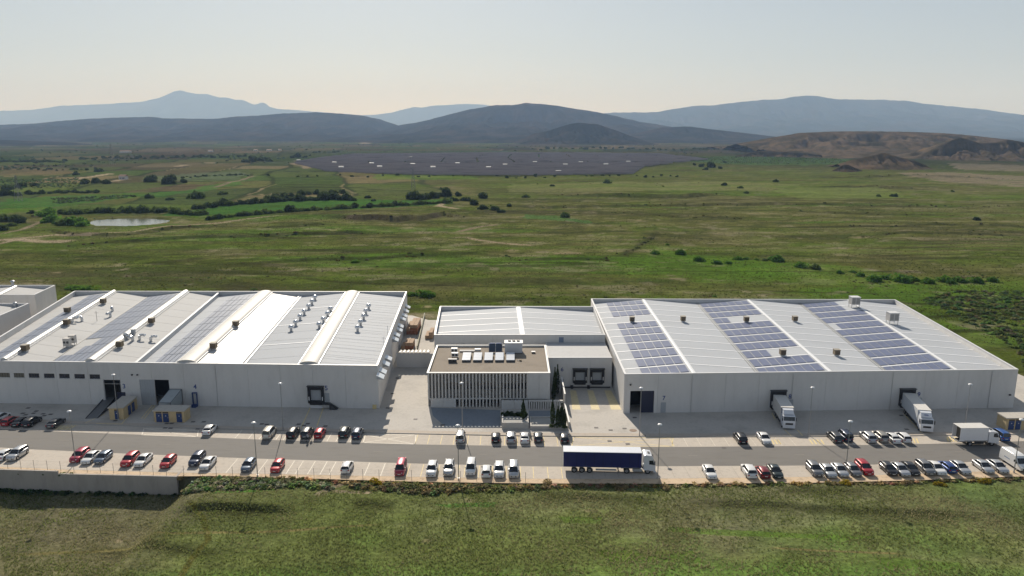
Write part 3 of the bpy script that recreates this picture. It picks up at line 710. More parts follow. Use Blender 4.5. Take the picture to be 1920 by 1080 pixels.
def solid_wall(parent, a, b, z0, z1, th, material, name='wall', npan=1):
    """plain wall from a to b cut into panels"""
    f = Facade(a, b)
    for i in range(npan):
        s0 = f.L * i / npan + (0.012 if i else 0); s1 = f.L * (i + 1) / npan - (0.012 if i < npan - 1 else 0)
        m = MB(); f.box(m, s0, s1, -th, 0, z0, z1); m.build(name, material, parent)

def slab(parent, name, q, th, material):
    """thin roof plate through 4 top corners"""
    m = MB(); m.hexa([Vector(v) - Vector((0, 0, th)) for v in q], q); return m.build(name, material, parent)
def bil(q, u, v):
    """q = front-left, front-right, back-right, back-left"""
    return Vector(q[0]) * (1 - u) * (1 - v) + Vector(q[1]) * u * (1 - v) + Vector(q[2]) * u * v + Vector(q[3]) * (1 - u) * v

def roof_slope(parent, q, n, material, strip_w=0.0, strip_mat=None, name='roof_panel'):
    for i in range(n):
        v0, v1 = i / n, (i + 1) / n
        slab(parent, name, [bil(q, 0, v0), bil(q, 1, v0), bil(q, 1, v1 - 0.0015), bil(q, 0, v1 - 0.0015)], 0.10, material)
    if strip_w:
        Ly = (Vector(q[3]) - Vector(q[0])).length; dv = strip_w / Ly
        for i in range(1, n):
            v = i / n; up = Vector((0, 0, 0.05))
            slab(parent, 'roof_strip', [bil(q, 0.004, v - dv / 2) + up, bil(q, 0.996, v - dv / 2) + up, bil(q, 0.996, v + dv / 2) + up, bil(q, 0.004, v + dv / 2) + up], 0.06, strip_mat)

def vault(parent, a, b, wd, ht, material, name='skylight', segs=10, ribs=0):
    a = Vector(a); b = Vector(b); d = (b - a).normalized(); n = Vector((d.y, -d.x, 0)).normalized()
    m = MB(); vs = []; 
    for p in (a, b):
        for i in range(segs + 1):
            an = pi * i / segs; vs.append(p - n * (wd / 2 * cos(an)) + Vector((0, 0, ht * sin(an))))
    k = segs + 1
    m.add(vs, [(i, i + 1, k + i + 1, k + i) for i in range(segs)], True)
    m.add(vs, [tuple(range(k - 1, -1, -1)), tuple(range(k, 2 * k))])
    o = m.build(name, material, parent)
    e = MB()
    for sgn in (-1, 1):
        e.hexa([a + n * sgn * (wd / 2 - 0.05) - Vector((0, 0, .3)), a + n * sgn * (wd / 2 + 0.12) - Vector((0, 0, .3)), b + n * sgn * (wd / 2 + 0.12) - Vector((0, 0, .3)), b + n * sgn * (wd / 2 - 0.05) - Vector((0, 0, .3))],
               [a + n * sgn * (wd / 2 - 0.05) + Vector((0, 0, .1)), a + n * sgn * (wd / 2 + 0.12) + Vector((0, 0, .1)), b + n * sgn * (wd / 2 + 0.12) + Vector((0, 0, .1)), b + n * sgn * (wd / 2 - 0.05) + Vector((0, 0, .1))])
    e.build('kerb_flashing', GALV, o)
    return o

class Roof:
    """bays of alternating valley/ridge lines between a front and a back edge; gives the height anywhere"""
    def __init__(s, lines): s.lines = lines                      # [(front Vector, back Vector)] left to right
    def z(s, x, y):
        best = None
        for (f0, b0), (f1, b1) in zip(s.lines[:-1], s.lines[1:]):
            v = (y - f0.y) / (b0.y - f0.y); xl = lerp(f0.x, b0.x, v); xr = lerp(f1.x, b1.x, v)
            if xl - 1e-6 <= x <= xr + 1e-6 or best is None:
                u = min(max((x - xl) / (xr - xl), 0), 1)
                best = lerp(lerp(f0.z, b0.z, v), lerp(f1.z, b1.z, v), u)
                if xl <= x <= xr: return best
        return best
    def hit(s, x, y):
        z = 9.0
        for _ in range(6): p = px(x, y, z); z = s.z(p.x, p.y)
        return px(x, y, z)

def dock_shelter(parent, fac, s, z0, wd, ht, depth=0.55, frame=0.55, inner=DOORG, bumper=True):
    """padded black dock shelter with a door inside and rubber bumpers"""
    m = MB(); fac.box(m, s - wd / 2 + frame + .003, s + wd / 2 - frame - .003, 0.003, depth * 0.8, z0 + ht - 0.75, z0 + ht - 0.01)
    o = m.build('dock_shelter', BLACK, parent)
    for q0, q1 in ((s - wd / 2, s - wd / 2 + frame), (s + wd / 2 - frame, s + wd / 2)):
        m = MB(); fac.box(m, q0, q1, 0.003, depth, z0, z0 + ht - .003); m.build('side_pad', BLACK, o)
    m = MB(); fac.box(m, s - wd / 2 - 0.12, s + wd / 2 + 0.12, 0.003, depth + 0.15, z0 + ht, z0 + ht + 0.16); m.build('hood', DARKM, o)
    m = MB(); fac.box(m, s - wd / 2 + frame, s + wd / 2 - frame, -0.15, -0.05, z0 + 0.5, z0 + ht - 0.75)
    for k in range(1, 4): fac.box(m, s - wd / 2 + frame, s + wd / 2 - frame, -0.05, -0.04, z0 + 0.5 + k * (ht - 1.25) / 4, z0 + 0.53 + k * (ht - 1.25) / 4)
    m.build('dock_door', inner, o)
    if bumper:
        m = MB()
        b = [fac.p(s - wd / 2 + 0.35, 0.003, z0 - 0.3), fac.p(s + wd / 2 - 0.35, 0.003, z0 - 0.3), fac.p(s + wd / 2, 0.003, z0 + 0.05), fac.p(s - wd / 2, 0.003, z0 + 0.05)]
        m.hexa([fac.p(s - wd / 2 + 0.4, 0.45, z0 - 0.45), fac.p(s + wd / 2 - 0.4, 0.45, z0 - 0.45), fac.p(s + wd / 2 - 0.4, 0.003, z0 - 0.45), fac.p(s - wd / 2 + 0.4, 0.003, z0 - 0.45)],
               [fac.p(s - wd / 2, 0.50, z0 + 0.5), fac.p(s + wd / 2, 0.50, z0 + 0.5), fac.p(s + wd / 2, 0.003, z0 + 0.5), fac.p(s - wd / 2, 0.003, z0 + 0.5)])
        m.build('bumper', BLACK, o)
        for sg in (-1, 1): m = MB(); fac.box(m, s + sg * (wd / 2 - 0.27) - 0.09, s + sg * (wd / 2 - 0.27) + 0.09, depth + 0.002, depth + 0.02, z0 + 0.65, z0 + 1.5); m.build('guide_mark', WHITE, o)
    return o
def coping(parent, pts, z, wd=0.45, th=0.10, material=None):
    for i in range(len(pts) - 1):
        a, b = Vector(pts[i]), Vector(pts[i + 1]); d = (b - a); d.z = 0; d.normalize(); n = Vector((-d.y, d.x, 0))
        m = MB(); m.prism([a - n * 0.06, b - n * 0.06, b + n * (wd - 0.06), a + n * (wd - 0.06)], z + 0.003, z + th); m.build('coping', material or COPE, parent)

# ---------------------------------------------------------------- right hall (doors 7, 8, 9)
ZP = 8.75
fl = px(1171, 702, ZP); fr = px(1909.6, 693, ZP); bl = px(1108, 560.5, ZP); br = px(1678, 562, ZP)
RW = empty('warehouse', ((fl.x + fr.x) / 2, (fl.y + bl.y) / 2, 0), 'wide white warehouse with large blue solar panels on three roof bays', 'warehouse')
fac = Facade(fl, fr); TH = 0.30
d7a, zz = fac.s_of(1182, 735); d7b, _ = fac.s_of(1227, 735)
z7 = fac.s_of(1200, 733)[1]
c8, _ = fac.s_of(1458, 750); c9, _ = fac.s_of(1699, 750)
ops = [(d7a, d7b, -0.3, z7), (c8 - 1.25, c8 + 1.25, 1.15, 4.1), (c9 - 1.25, c9 + 1.25, 1.15, 4.1)]
walled(RW, fac, ZP, TH, ops, [7.3 * k for k in range(1, 13)], WALL)
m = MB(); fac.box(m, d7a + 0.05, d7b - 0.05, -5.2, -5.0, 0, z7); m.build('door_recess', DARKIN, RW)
m = MB(); fac.box(m, d7a + (d7b - d7a) * 0.48, d7b - 0.06, -0.28, -0.2, 0.01, z7); m.build('sliding_door', mat('deep_blue_door', (0.016, 0.020, 0.050), 0.4), RW)
m = MB(); fac.box(m, d7a + (d7b - d7a) * 0.44, d7a + (d7b - d7a) * 0.44 + 0.12, -0.18, -0.05, 0.0, z7); m.build('door_post', GALV, RW)
for s_, pz in ((d7b + 2.2, 2.1),):
    m = MB(); fac.box(m, d7b + 1.5, d7b + 2.6, 0.003, 0.05, 0.05, 2.35); fac.box(m, d7b + 2.4, d7b + 2.45, 0.05, 0.10, 1.0, 1.25); m.build('side_door', DOORG, RW)
for c_, t_ in ((c8, '8'), (c9, '9')): dock_shelter(RW, fac, c_, 0.95, 3.3, 3.75)
for x_, y_, t_ in ((1244.5, 750, '7'), (1481, 747, '8'), (1722.5, 743, '9')):
    s_, z_ = fac.s_of(x_, y_); number(RW, t_, fac.p(s_, 0.02, z_), 1.35, fac.ang)
for c_ in (c8, c9):
    m = MB(); fac.box(m, c_ + 2.4, c_ + 3.3, 0.003, 0.35, 1.1, 2.6); m.build('control_cabinet', DOORG, RW)
# floodlights
for x_, y_ in ((1182, 721), (1893, 740)):
    s_, z_ = fac.s_of(x_, y_); m = MB(); fac.box(m, s_ - .15, s_ + .15, 0.003, 0.3, z_ - .15, z_ + .15); m.build('wall_lamp', DARKM, RW)
# side and back walls
solid_wall(RW, fl + fac.d * 0.0 + Vector((0, 0.302, 0)), Vector((bl.x, bl.y - 0.3, 0)), -0.2, ZP, -TH, WALL, 'side_wall', 10)
solid_wall(RW, fr + Vector((0, 0.302, 0)), Vector((br.x, br.y - 0.3, 0)), -0.2, ZP, TH, WALL, 'side_wall', 10)
solid_wall(RW, bl, br, -0.2, ZP, -0.298, WALL, 'back_wall', 12)
coping(RW, [fl, fr], ZP, 0.42); coping(RW, [bl - Vector((0, 0.3, 0)), br - Vector((0, 0.3, 0))], ZP, 0.45)
coping(RW, [Vector((fr.x, fr.y + 0.37, 0)), Vector((br.x, br.y - 0.37, 0))], ZP, 0.45); coping(RW, [Vector((bl.x, bl.y - 0.37, 0)), Vector((fl.x, fl.y + 0.37, 0))], ZP, 0.45)
ZR, ZV = 8.70, 7.55
def fb(xf, yf, xb, yb, z): 
    f = px(xf, yf, z); b = px(xb, yb, z); 
    def on(off, p0, p1):
        k = 0.0
        for _ in range(8):
            P = f.lerp(b, k); k += (lerp(p0.y, p1.y, (P.x - p0.x) / (p1.x - p0.x)) + off - P.y) / (b.y - f.y)
        return f.lerp(b, k)
    return (on(0.36, fl, fr), on(-0.39, bl, br))
LR = [fb(1174, 703, 1112, 572, ZV), fb(1301, 699, 1207.5, 563, ZR), fb(1422, 702, 1310.6, 572.5, ZV), fb(1557.5, 697, 1404, 563, ZR), fb(1664, 700, 1503, 572.5, ZV), fb(1794, 694, 1592, 563, ZR), fb(1892, 697, 1681, 573, ZV)]
LR[0] = (Vector((fl.x + 0.34, fl.y + .35, ZV)), Vector((bl.x + 0.34, bl.y - .38, ZV)))
LR[6] = (Vector((fr.x - 0.34, fr.y + .35, ZV)), Vector((br.x - 0.34, br.y - .38, ZV)))
RR = Roof(LR)
SLOPES = []
for (f0, b0), (f1, b1) in zip(LR[:-1], LR[1:]):
    q = [f0, f1, b1, b0]; SLOPES.append(q); roof_slope(RW, q, 11, ROOFW, 0.50, SEAM)
for k in (1, 3, 5):
    f, b = LR[k]; m = MB(); up = Vector((0, 0, 0.06)); dx = Vector((0.45, 0, -0.03)); m.hexa([f - dx, f + dx * 1, b + dx * 1, b - dx], [f - dx * 0.4 + up, f + dx * .4 + up, b + dx * .4 + up, b - dx * .4 + up])
    m.v = [(v[0], v[1], v[2] + 0.03) for v in m.v]; m.build('ridge_cap', SEAM, RW)
for k in (2, 4):
    f, b = LR[k]; m = MB()
    for sg in (-0.28, 0.28): m.box(min(f.x, b.x), max(f.x, b.x), 0, 0, 0, 0) if False else m.hexa([f + Vector((sg - .06, 0, 0)), f + Vector((sg + .06, 0, 0)), b + Vector((sg + .06, 0, 0)), b + Vector((sg - .06, 0, 0))], [f + Vector((sg - .06, 0, .16)), f + Vector((sg + .06, 0, .16)), b + Vector((sg + .06, 0, .16)), b + Vector((sg - .06, 0, .16))])
    m.build('gutter', mat('gutter_zinc', (0.30, 0.30, 0.29), 0.5, metal=0.4), RW)
# solar arrays, one per rising slope; every panel its own piece
def array(q, rows, u0, u1, ncol, label, rowset):
    c = bil(q, 0.5, 0.5); A = empty('solar_array', c, label, 'solar panels', 'solar arrays on the roof of the right hall')
    nrm = (Vector(q[1]) - Vector(q[0])).cross(Vector(q[3]) - Vector(q[0])).normalized()
    if nrm.z < 0: nrm = -nrm
    for r in range(11):
        cols = rowset.get(r, None)
        v1 = 1 - r / 11 - 0.010; v0 = 1 - (r + 1) / 11 + 0.010
        if r == 0: v1 -= 0.012
        if r == 10: v0 += 0.006
        for k in range(ncol):
            if cols is not None and k not in cols: continue
            a0 = u0 + (u1 - u0) * k / ncol + 0.0075; a1 = u0 + (u1 - u0) * (k + 1) / ncol - 0.0075
            p4 = [bil(q, a0, v0), bil(q, a1, v0), bil(q, a1, v1), bil(q, a0, v1)]
            m = MB(); m.hexa([p + nrm * 0.05 for p in p4], [p + nrm * 0.12 for p in p4]); m.build('panel', SOLAR, A)
    return A
array(SLOPES[0], 11, 0.26, 0.95, 5, 'solar panel array five panels wide on the roof bay beside the double dock', {3: []})
array(SLOPES[2], 11, 0.03, 0.95, 7, 'solar panel array with two short rows on the middle bay of the hall', {3: [0, 1], 8: [0, 1, 2]})
array(SLOPES[4], 11, 0.03, 0.95, 7, 'solar panel array on the far bay below the two tall roof coolers', {0: [0, 1, 2, 3, 4], 1: [0, 1, 2, 3, 4], 4: [1, 2, 3, 4, 5, 6]})

# ---------------------------------------------------------------- middle hall and dock annex (door 6)
ZM = 9.2
mfl = px(814, 628, ZM); mfr = Vector((fl.x - 0.4, mfl.y, ZM)); mbl = px(825, 574.5, ZM); mbr = Vector((bl.x - 0.4, px(1121, 575, ZM).y, ZM))
MW = empty('warehouse', ((mfl.x + mfr.x) / 2, (mfl.y + mbl.y) / 2, 0), 'smaller white hall with plain gabled roof behind the flat roofed office', 'warehouse')
fm = Facade(mfl, mfr)
walled(MW, fm, ZM, 0.3, [], [7.4 * k for k in range(1, 7)], WALL)
solid_wall(MW, mfl + Vector((0, .302, 0)), mbl - Vector((0, .3, 0)), -0.2, ZM, -0.3, WALL, 'side_wall', 5)
solid_wall(MW, mfr + Vector((0, .302, 0)), mbr - Vector((0, .3, 0)), -0.2, ZM, 0.3, WALL, 'side_wall', 5)
solid_wall(MW, mbl, mbr, -0.2, ZM, -0.298, WALL, 'back_wall', 6)
coping(MW, [mfl, mfr], ZM, 0.42); coping(MW, [mbl - Vector((0, .3, 0)), mbr - Vector((0, .3, 0))], ZM); coping(MW, [Vector((mbl.x, mbl.y - .37, 0)), Vector((mfl.x, mfl.y + .37, 0))], ZM)
zr, zv = 9.1, 8.0
rf = px(980, 627, zr); rf.y = mfl.y + .35; rb = px(972, 577, zr); rb.y = mbl.y - .38
MQ = [[Vector((mfl.x + .34, mfl.y + .35, zv)), rf, rb, Vector((mbl.x + .34, mbl.y - .38, zv))], [rf, Vector((mfr.x - .34, mfr.y + .35, zv)), Vector((mbr.x - .34, mbr.y - .38, zv)), rb]]
for q in MQ: roof_slope(MW, q, 5, ROOFW, 0.40, SEAM)
m = MB(); m.hexa([rf + Vector((-.7, 0, -.02)), rf + Vector((.7, 0, -.02)), rb + Vector((.7, 0, -.02)), rb + Vector((-.7, 0, -.02))], [rf + Vector((-.5, 0, .12)), rf + Vector((.5, 0, .12)), rb + Vector((.5, 0, .12)), rb + Vector((-.5, 0, .12))]); m.build('ridge_cap', SEAM, MW)
m = MB(); s0, z0_ = fm.s_of(1052, 665); fm.box(m, s0 - .6, s0 + .6, 0.003, 0.06, 6.9, 8.6); m.build('service_door', mat('blue_grey_door', (0.18, 0.22, 0.30), 0.6), MW)
AB = px(1100, 727); AY = AB.y; ZA = at(1100, 671, AY).z
ax0 = at(1027, 700, AY).x; ax1 = fl.x - 0.4
AN = empty('loading_dock', ((ax0 + ax1) / 2, AY + 4, 0), 'low white dock block with two black dock shelters side by side', 'loading dock')
fa = Facade((ax0, AY), (ax1, AY))
c6 = [fa.s_of(x, 700)[0] for x in (1087.5, 1119.5)]
walled(AN, fa, ZA, 0.3, [(c - 1.2, c + 1.2, 1.6, 4.2) for c in c6], [fa.L * k / 3 for k in (1, 2)], WALL)
m = MB(); m.prism([(ax0, AY + .302), (ax1, AY + .302), (ax1, mfl.y - 0.01), (ax0, mfl.y - 0.01)], ZA - 0.3, ZA - 0.12); m.build('flat_roof', mat('annex_roof', (0.42, 0.42, 0.42), 0.8, var=0.06), AN)
solid_wall(AN, Vector((ax0, AY + .302, 0)), Vector((ax0, mfl.y - .01, 0)), -0.2, ZA, -0.3, WALL, 'side_wall', 2)
coping(AN, [Vector((ax0, AY, 0)), Vector((ax1, AY, 0))], ZA, 0.42)
for c in c6: dock_shelter(AN, fa, c, 1.35, 3.35, 3.35, bumper=True)
m = MB(); fa.box(m, c6[0] - 4.0, ax1 - ax0 - 0.3, 0.003, 0.22, 0.05, 0.30); m.build('wheel_stop', DARKM, AN)
for c in (c6[0] - 1.9, (c6[0] + c6[1]) / 2):
    m = MB(); fa.box(m, c - .3, c + .3, 0.225, 0.8, 0.02, 0.75); m.build('rubber_buffer', BLACK, AN)
s_, z_ = fa.s_of(1054, 696); number(AN, '6', fa.p(s_, 0.02, z_), 1.35, fa.ang)
m = MB(); fa.box(m, s_ - .45, s_ + .45, 0.003, 0.05, 0.05, 2.2); m.build('side_door', DOORG, AN)
# ---------------------------------------------------------------- left hall (doors 3, 4, 5)
ZL = 9.75
lfr = px(708, 686, ZL); lf0 = px(0, 677.5, ZL); lbr = px(763, 547, ZL); lbl = px(140, 546, ZL)
dL = (lf0 - lfr).normalized(); lfl = lfr + dL * 93.0; lfl.z = ZL
LW = empty('warehouse', ((lfl.x + lfr.x) / 2, (lfl.y + lbl.y) / 2, 0), 'long white warehouse with barrel skylights and rows of mushroom vents on its roof', 'warehouse')
fL = Facade(lfl, lfr)
def wx(x0, x1, y0, y1):
    s0, _ = fL.s_of(x0, (y0 + y1) / 2); s1, _ = fL.s_of(x1, (y0 + y1) / 2); xm = (x0 + x1) / 2
    return (s0, s1, fL.s_of(xm, y1)[1], fL.s_of(xm, y0)[1])
WIN = [wx(-37, -18, 698, 707)] + [wx(x, x + 19.5, 699 + k * 0.5, 707.5 + k * 0.5) for k, x in enumerate((-1, 26, 54, 82.5, 111, 139.5, 168))]
D3 = wx(195, 227, 712, 752); D3 = (D3[0], D3[1], -0.3, D3[3])
D4 = wx(263, 318, 712, 749); D4 = (D4[0], D4[1], -0.3, D4[3])
c5, _ = fL.s_of(593, 740)
walled(LW, fL, ZL, 0.3, WIN + [D3, D4, (c5 - 1.2, c5 + 1.2, 1.5, 4.3)], [7.15 * k for k in range(1, 13)], WALL)
for k, w_ in enumerate(WIN):
    m = MB()
    for i in range(4): fL.box(m, w_[0] + (w_[1] - w_[0]) * i / 4 + 0.03, w_[0] + (w_[1] - w_[0]) * (i + 1) / 4 - 0.03, -0.16, -0.12, w_[2] + 0.05, w_[3] - 0.05)
    o = m.build('window', GLASS if k > 2 else mat('blind_glass', (0.13, 0.125, 0.10), 0.3), LW)
    m = MB(); fL.box(m, w_[0] - .03, w_[1] + .03, -0.12, 0.08, w_[2] - 0.1, w_[2] - 0.003); m.build('window_sill', COPE, o)
    m = MB()
    for i in range(5): s_ = w_[0] + (w_[1] - w_[0]) * i / 4; fL.box(m, max(s_ - .03, w_[0] + .003), min(s_ + .03, w_[1] - .003), -0.18, -0.08, w_[2] + .003, w_[3] - .003)
    m.build('window_frame', DARKM, o)
for dd, n_ in ((D3, 3), (D4, 4)):
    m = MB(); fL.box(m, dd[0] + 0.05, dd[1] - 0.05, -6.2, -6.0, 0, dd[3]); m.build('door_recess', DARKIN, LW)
m = MB(); fL.box(m, D3[0] + .02, D3[1] - .02, -0.25, -0.15, D3[3] * 0.82, D3[3] * 0.82 + 0.1); fL.box(m, D3[0] + .02, D3[0] + .14, -0.25, -0.15, 0, D3[3]); fL.box(m, D3[0] + .14, D3[1] - .02, -0.25, -0.15, D3[3] - .12, D3[3] - 0.005); m.build('door_frame', GALV, LW)
m = MB(); fL.box(m, D3[1] - 0.9, D3[1] + 0.9, 0.003, 0.10, 0.02, 3.0); m.build('sliding_door', mat('deep_blue_door', (0.016, 0.020, 0.050), 0.4), LW)
mid4 = (D4[0] + D4[1]) / 2
m = MB(); fL.box(m, D4[0] + 0.02, mid4, -0.22, -0.12, 0.02, D4[3] - 0.02)
for k in range(1, 6): s_ = lerp(D4[0], mid4, k / 6); fL.box(m, s_ - .03, s_ + .03, -0.12, -0.10, 0.03, D4[3] - .03)
m.build('sliding_door', DOORG, LW)
m = MB(); fL.box(m, mid4 - .05, mid4 + .08, -0.12, -0.02, 0.0, D4[3] - 0.01); m.build('door_post', GALV, LW)
dock_shelter(LW, fL, c5, 1.2, 3.5, 3.75)
m = MB(); fL.box(m, c5 - 1.35, c5 + 1.35, 0.004, 0.20, 0.0, 0.74); m.build('dock_plinth', COPE, LW)
for x_, y_, t_ in ((233, 728, '3'), (366, 729, '4'), (612, 731.5, '5')):
    s_, z_ = fL.s_of(x_, y_); number(LW, t_, fL.p(s_, 0.02, z_), 1.45, fL.ang)
s5, _ = fL.s_of(613, 745)
m = MB(); fL.box(m, s5 - .55, s5 + .55, 0.003, 0.05, 1.3, 3.4); m.build('side_door', DOORG, LW)
m = MB(); fL.box(m, s5 - .8, s5 + .8, 0.052, 1.3, 1.12, 1.28)
for k in range(6): fL.box(m, s5 + .8 + k * .28, s5 + 1.08 + k * .28, 0.052, 1.3, 0.0, 1.1 - k * 0.19)
m.build('metal_steps', DARKM, LW)
s4, _ = fL.s_of(367, 745)
m = MB(); fL.box(m, s4 - .6, s4 - .48, 0.003, 0.5, 0, 3.1); fL.box(m, s4 + .35, s4 + .43, 0.003, 0.5, 0, 3.0); fL.box(m, s4 - .6, s4 + .43, 0.003, 0.6, 3.1, 3.22); fL.box(m, s4 - .55, s4 + .4, 0.6, 1.2, 0, 0.7); m.build('door_porch', BLUED, LW)
for x_, y_ in ((248, 702.5), (258, 702.5)):
    s_, z_ = fL.s_of(x_, y_); m = MB(); fL.box(m, s_ - .14, s_ + .14, 0.003, 0.3, z_ - .14, z_ + .14); m.build('wall_lamp', DARKM, LW)
m = MB(); s_ = fL.L - 0.9; fL.box(m, s_ - .5, s_ + .3, 0.003, 0.3, 0, 0.9); m.build('meter_box', YELP, LW)
solid_wall(LW, lfr + Vector((0, .302, 0)), Vector((lbr.x, lbr.y - .3, 0)), -0.2, ZL, 0.3, WALL, 'side_wall', 10)
solid_wall(LW, lfl + Vector((0, .302, 0)), Vector((lbl.x, lbl.y - .3, 0)), -0.2, ZL, -0.3, WALL, 'side_wall', 10)
solid_wall(LW, lbl, lbr, -0.2, ZL, -0.298, WALL, 'back_wall', 14)
coping(LW, [lfl, lfr], ZL, 0.42); coping(LW, [lbl - Vector((0, .3, 0)), lbr - Vector((0, .3, 0))], ZL)
coping(LW, [Vector((lfr.x, lfr.y + .37, 0)), Vector((lbr.x, lbr.y - .37, 0))], ZL); coping(LW, [Vector((lbl.x, lbl.y - .37, 0)), Vector((lfl.x, lfl.y + .37, 0))], ZL)
# white sun-shade boxes on the alley side
fS = Facade(lfr, lbr); fS.n = Vector((-fS.d.y, fS.d.x, 0)); 
if fS.n.x < 0: fS.n = -fS.n
for (x_, y_) in [(380 + a / 4.8, 520 + b / 4.8) for a, b in ((1600, 885), (1622, 842), (1652, 775), (1672, 725), (1735, 555), (1748, 515), (1772, 470), (1782, 435), (1803, 372), (1817, 342), (1832, 300), (1845, 262))]:
    d = ray(x_, y_); o = Vector((0, 0, CAM_H)); t_ = (fS.a + fS.n * 0.7 - o).dot(fS.n) / d.dot(fS.n); q = o + d * t_; s_ = (q - fS.a).dot(fS.d)
    m = MB(); a_, b_ = s_ - 1.3, s_ + 1.3
    m.hexa([fS.p(a_, 0.003, q.z + .35), fS.p(b_, 0.003, q.z + .35), fS.p(b_, 1.5, q.z - .45), fS.p(a_, 1.5, q.z - .45)], [fS.p(a_, 0.003, q.z + .5), fS.p(b_, 0.003, q.z + .5), fS.p(b_, 1.5, q.z - .3), fS.p(a_, 1.5, q.z - .3)])
    for e in (a_ + 0.05, b_ - 0.05): m.add([fS.p(e, 0.003, q.z + .34), fS.p(e, 1.4, q.z - .44), fS.p(e, 0.003, q.z - .44)], [(0, 1, 2), (2, 1, 0)])
    m.build('sun_shade', mat('shade_metal', (0.62, 0.66, 0.70), 0.4, metal=0.2), LW)
# roof bays
zr, zv = 9.62, 8.35
def fbl(xf, yf, xb, yb, z):
    f = px(xf, yf, z); b = px(xb, yb, z)
    def on(fr_, p0, p1):
        k = 0.0
        for _ in range(8):
            P = f.lerp(b, k); tgt = lerp(p0.y, p1.y, (P.x - p0.x) / (p1.x - p0.x)) + fr_; k += (tgt - P.y) / (b.y - f.y)
        return f.lerp(b, k)
    return (on(0.35, lfl, lfr), on(-0.38, lbl, lbr))
LL = [(Vector((lfl.x + .36, lfl.y + .36, zv)), Vector((lbl.x + .36, lbl.y - .38, zv))),
      fbl(8, 676, 213, 548, zr), fbl(93, 681, 276, 557, zv), fbl(170, 678, 348, 548, zr), fbl(262, 683, 408, 557, zv),
      fbl(348, 681, 497, 549, zr), fbl(455, 686, 563, 557, zv), fbl(577, 685, 660, 549, zr), (Vector((lfr.x - .36, lfr.y + .35, zv)), Vector((lbr.x - .36, lbr.y - .38, zv)))]
RLf = Roof(LL)
MS = [ROOFC, ROOFC, ROOFC, ROOFC, ROOFW, ROOFG, ROOFD, ROOFW]
LQ = []
for (a, b), mm in zip(zip(LL[:-1], LL[1:]), MS):
    q = [a[0], b[0], b[1], a[1]]; LQ.append(q)
    roof_slope(LW, q, 10, mm, 0.0)
# thin ribs of the sheeting on the grey and glossy bays
def ribs(q, n, material, h=0.05, wd=0.12, name='roof_rib'):
    m = MB(); Ly = (Vector(q[3]) - Vector(q[0])).length; dv = wd / Ly
    for i in range(1, n):
        v = i / n; up = Vector((0, 0, h)); p4 = [bil(q, .01, v - dv / 2), bil(q, .99, v - dv / 2), bil(q, .99, v + dv / 2), bil(q, .01, v + dv / 2)]
        m.hexa([p + Vector((0, 0, .003)) for p in p4], [p + up for p in p4])
    m.build(name, material, LW, kind='stuff')
for k in (5, 7): ribs(LQ[k], 26, MS[k], .025, .10)
ribs(LQ[6], 4, SEAM, 0.08, 0.35, 'roof_strip')
for k, wd, ht, mm in ((1, 1.6, 0.75, VAULT2), (3, 2.2, 0.8, VAULT2), (5, 4.3, .75, VAULT), (7, 4.3, .75, VAULT)):
    f, b = LL[k]; d = (b - f).normalized(); vault(LW, f + d * 0.4, b - d * 0.3, wd, ht, mm)
# fire wall between the second and third bay, raised gutter after the third
f, b = LL[4]; m = MB(); m.hexa([f + Vector((-.35, 0, -.2)), f + Vector((.35, 0, -.2)), b + Vector((.35, 0, -.2)), b + Vector((-.35, 0, -.2))], [f + Vector((-.3, 0, 1.15)), f + Vector((.3, 0, 1.15)), b + Vector((.3, 0, 1.15)), b + Vector((-.3, 0, 1.15))]); m.build('fire_wall', mat('fire_wall_sheet', (0.44, 0.46, 0.48), 0.5, metal=.2), LW)
f, b = LL[6]; m = MB()
for sg, hh in ((-.45, .35), (.25, .22)): m.hexa([f + Vector((sg - .22, 0, 0)), f + Vector((sg + .22, 0, 0)), b + Vector((sg + .22, 0, 0)), b + Vector((sg - .22, 0, 0))], [f + Vector((sg - .22, 0, hh)), f + Vector((sg + .22, 0, hh)), b + Vector((sg + .22, 0, hh)), b + Vector((sg - .22, 0, hh))])
m.build('gutter', SEAM, LW)
f, b = LL[2]; m = MB(); m.hexa([f + Vector((-.15, 0, 0)), f + Vector((.15, 0, 0)), b + Vector((.15, 0, 0)), b + Vector((-.15, 0, 0))], [f + Vector((-.15, 0, .12)), f + Vector((.15, 0, .12)), b + Vector((.15, 0, .12)), b + Vector((-.15, 0, .12))]); m.build('gutter', mat('gutter_zinc', (0.30, 0.30, 0.29), 0.5, metal=0.4), LW)
# film solar strips on the slopes left of each ridge
def film(q, u0, u1, ncol, nrow, label, skip=()):
    c = bil(q, (u0 + u1) / 2, .5); A = empty('solar_array', c, label, 'solar panels', 'solar strips on the roof of the left hall')
    for k in range(ncol):
        for r in range(nrow):
            if (k, r) in skip: continue
            a0 = u0 + (u1 - u0) * k / ncol + .006; a1 = u0 + (u1 - u0) * (k + 1) / ncol - .006; v0 = .02 + .95 * r / nrow + .002; v1 = .02 + .95 * (r + 1) / nrow - .002
            p4 = [bil(q, a0, v0), bil(q, a1, v0), bil(q, a1, v1), bil(q, a0, v1)]
            m = MB(); m.hexa([p + Vector((0, 0, .04)) for p in p4], [p + Vector((0, 0, .10)) for p in p4]); m.build('panel', SOLAR2, A)
film(LQ[0], 0.42, 0.84, 3, 10, 'narrow blue-grey solar strip on the outermost bay beside the low sheds')
film(LQ[2], 0.03, 0.82, 6, 10, 'dark solar strip with a notch beside the twin roof air units', {(0, 2), (1, 2), (2, 2), (0, 1), (1, 1)})
film(LQ[4], 0.30, 0.82, 5, 10, 'dark ribbed solar strip between the fire wall and a wide skylight')

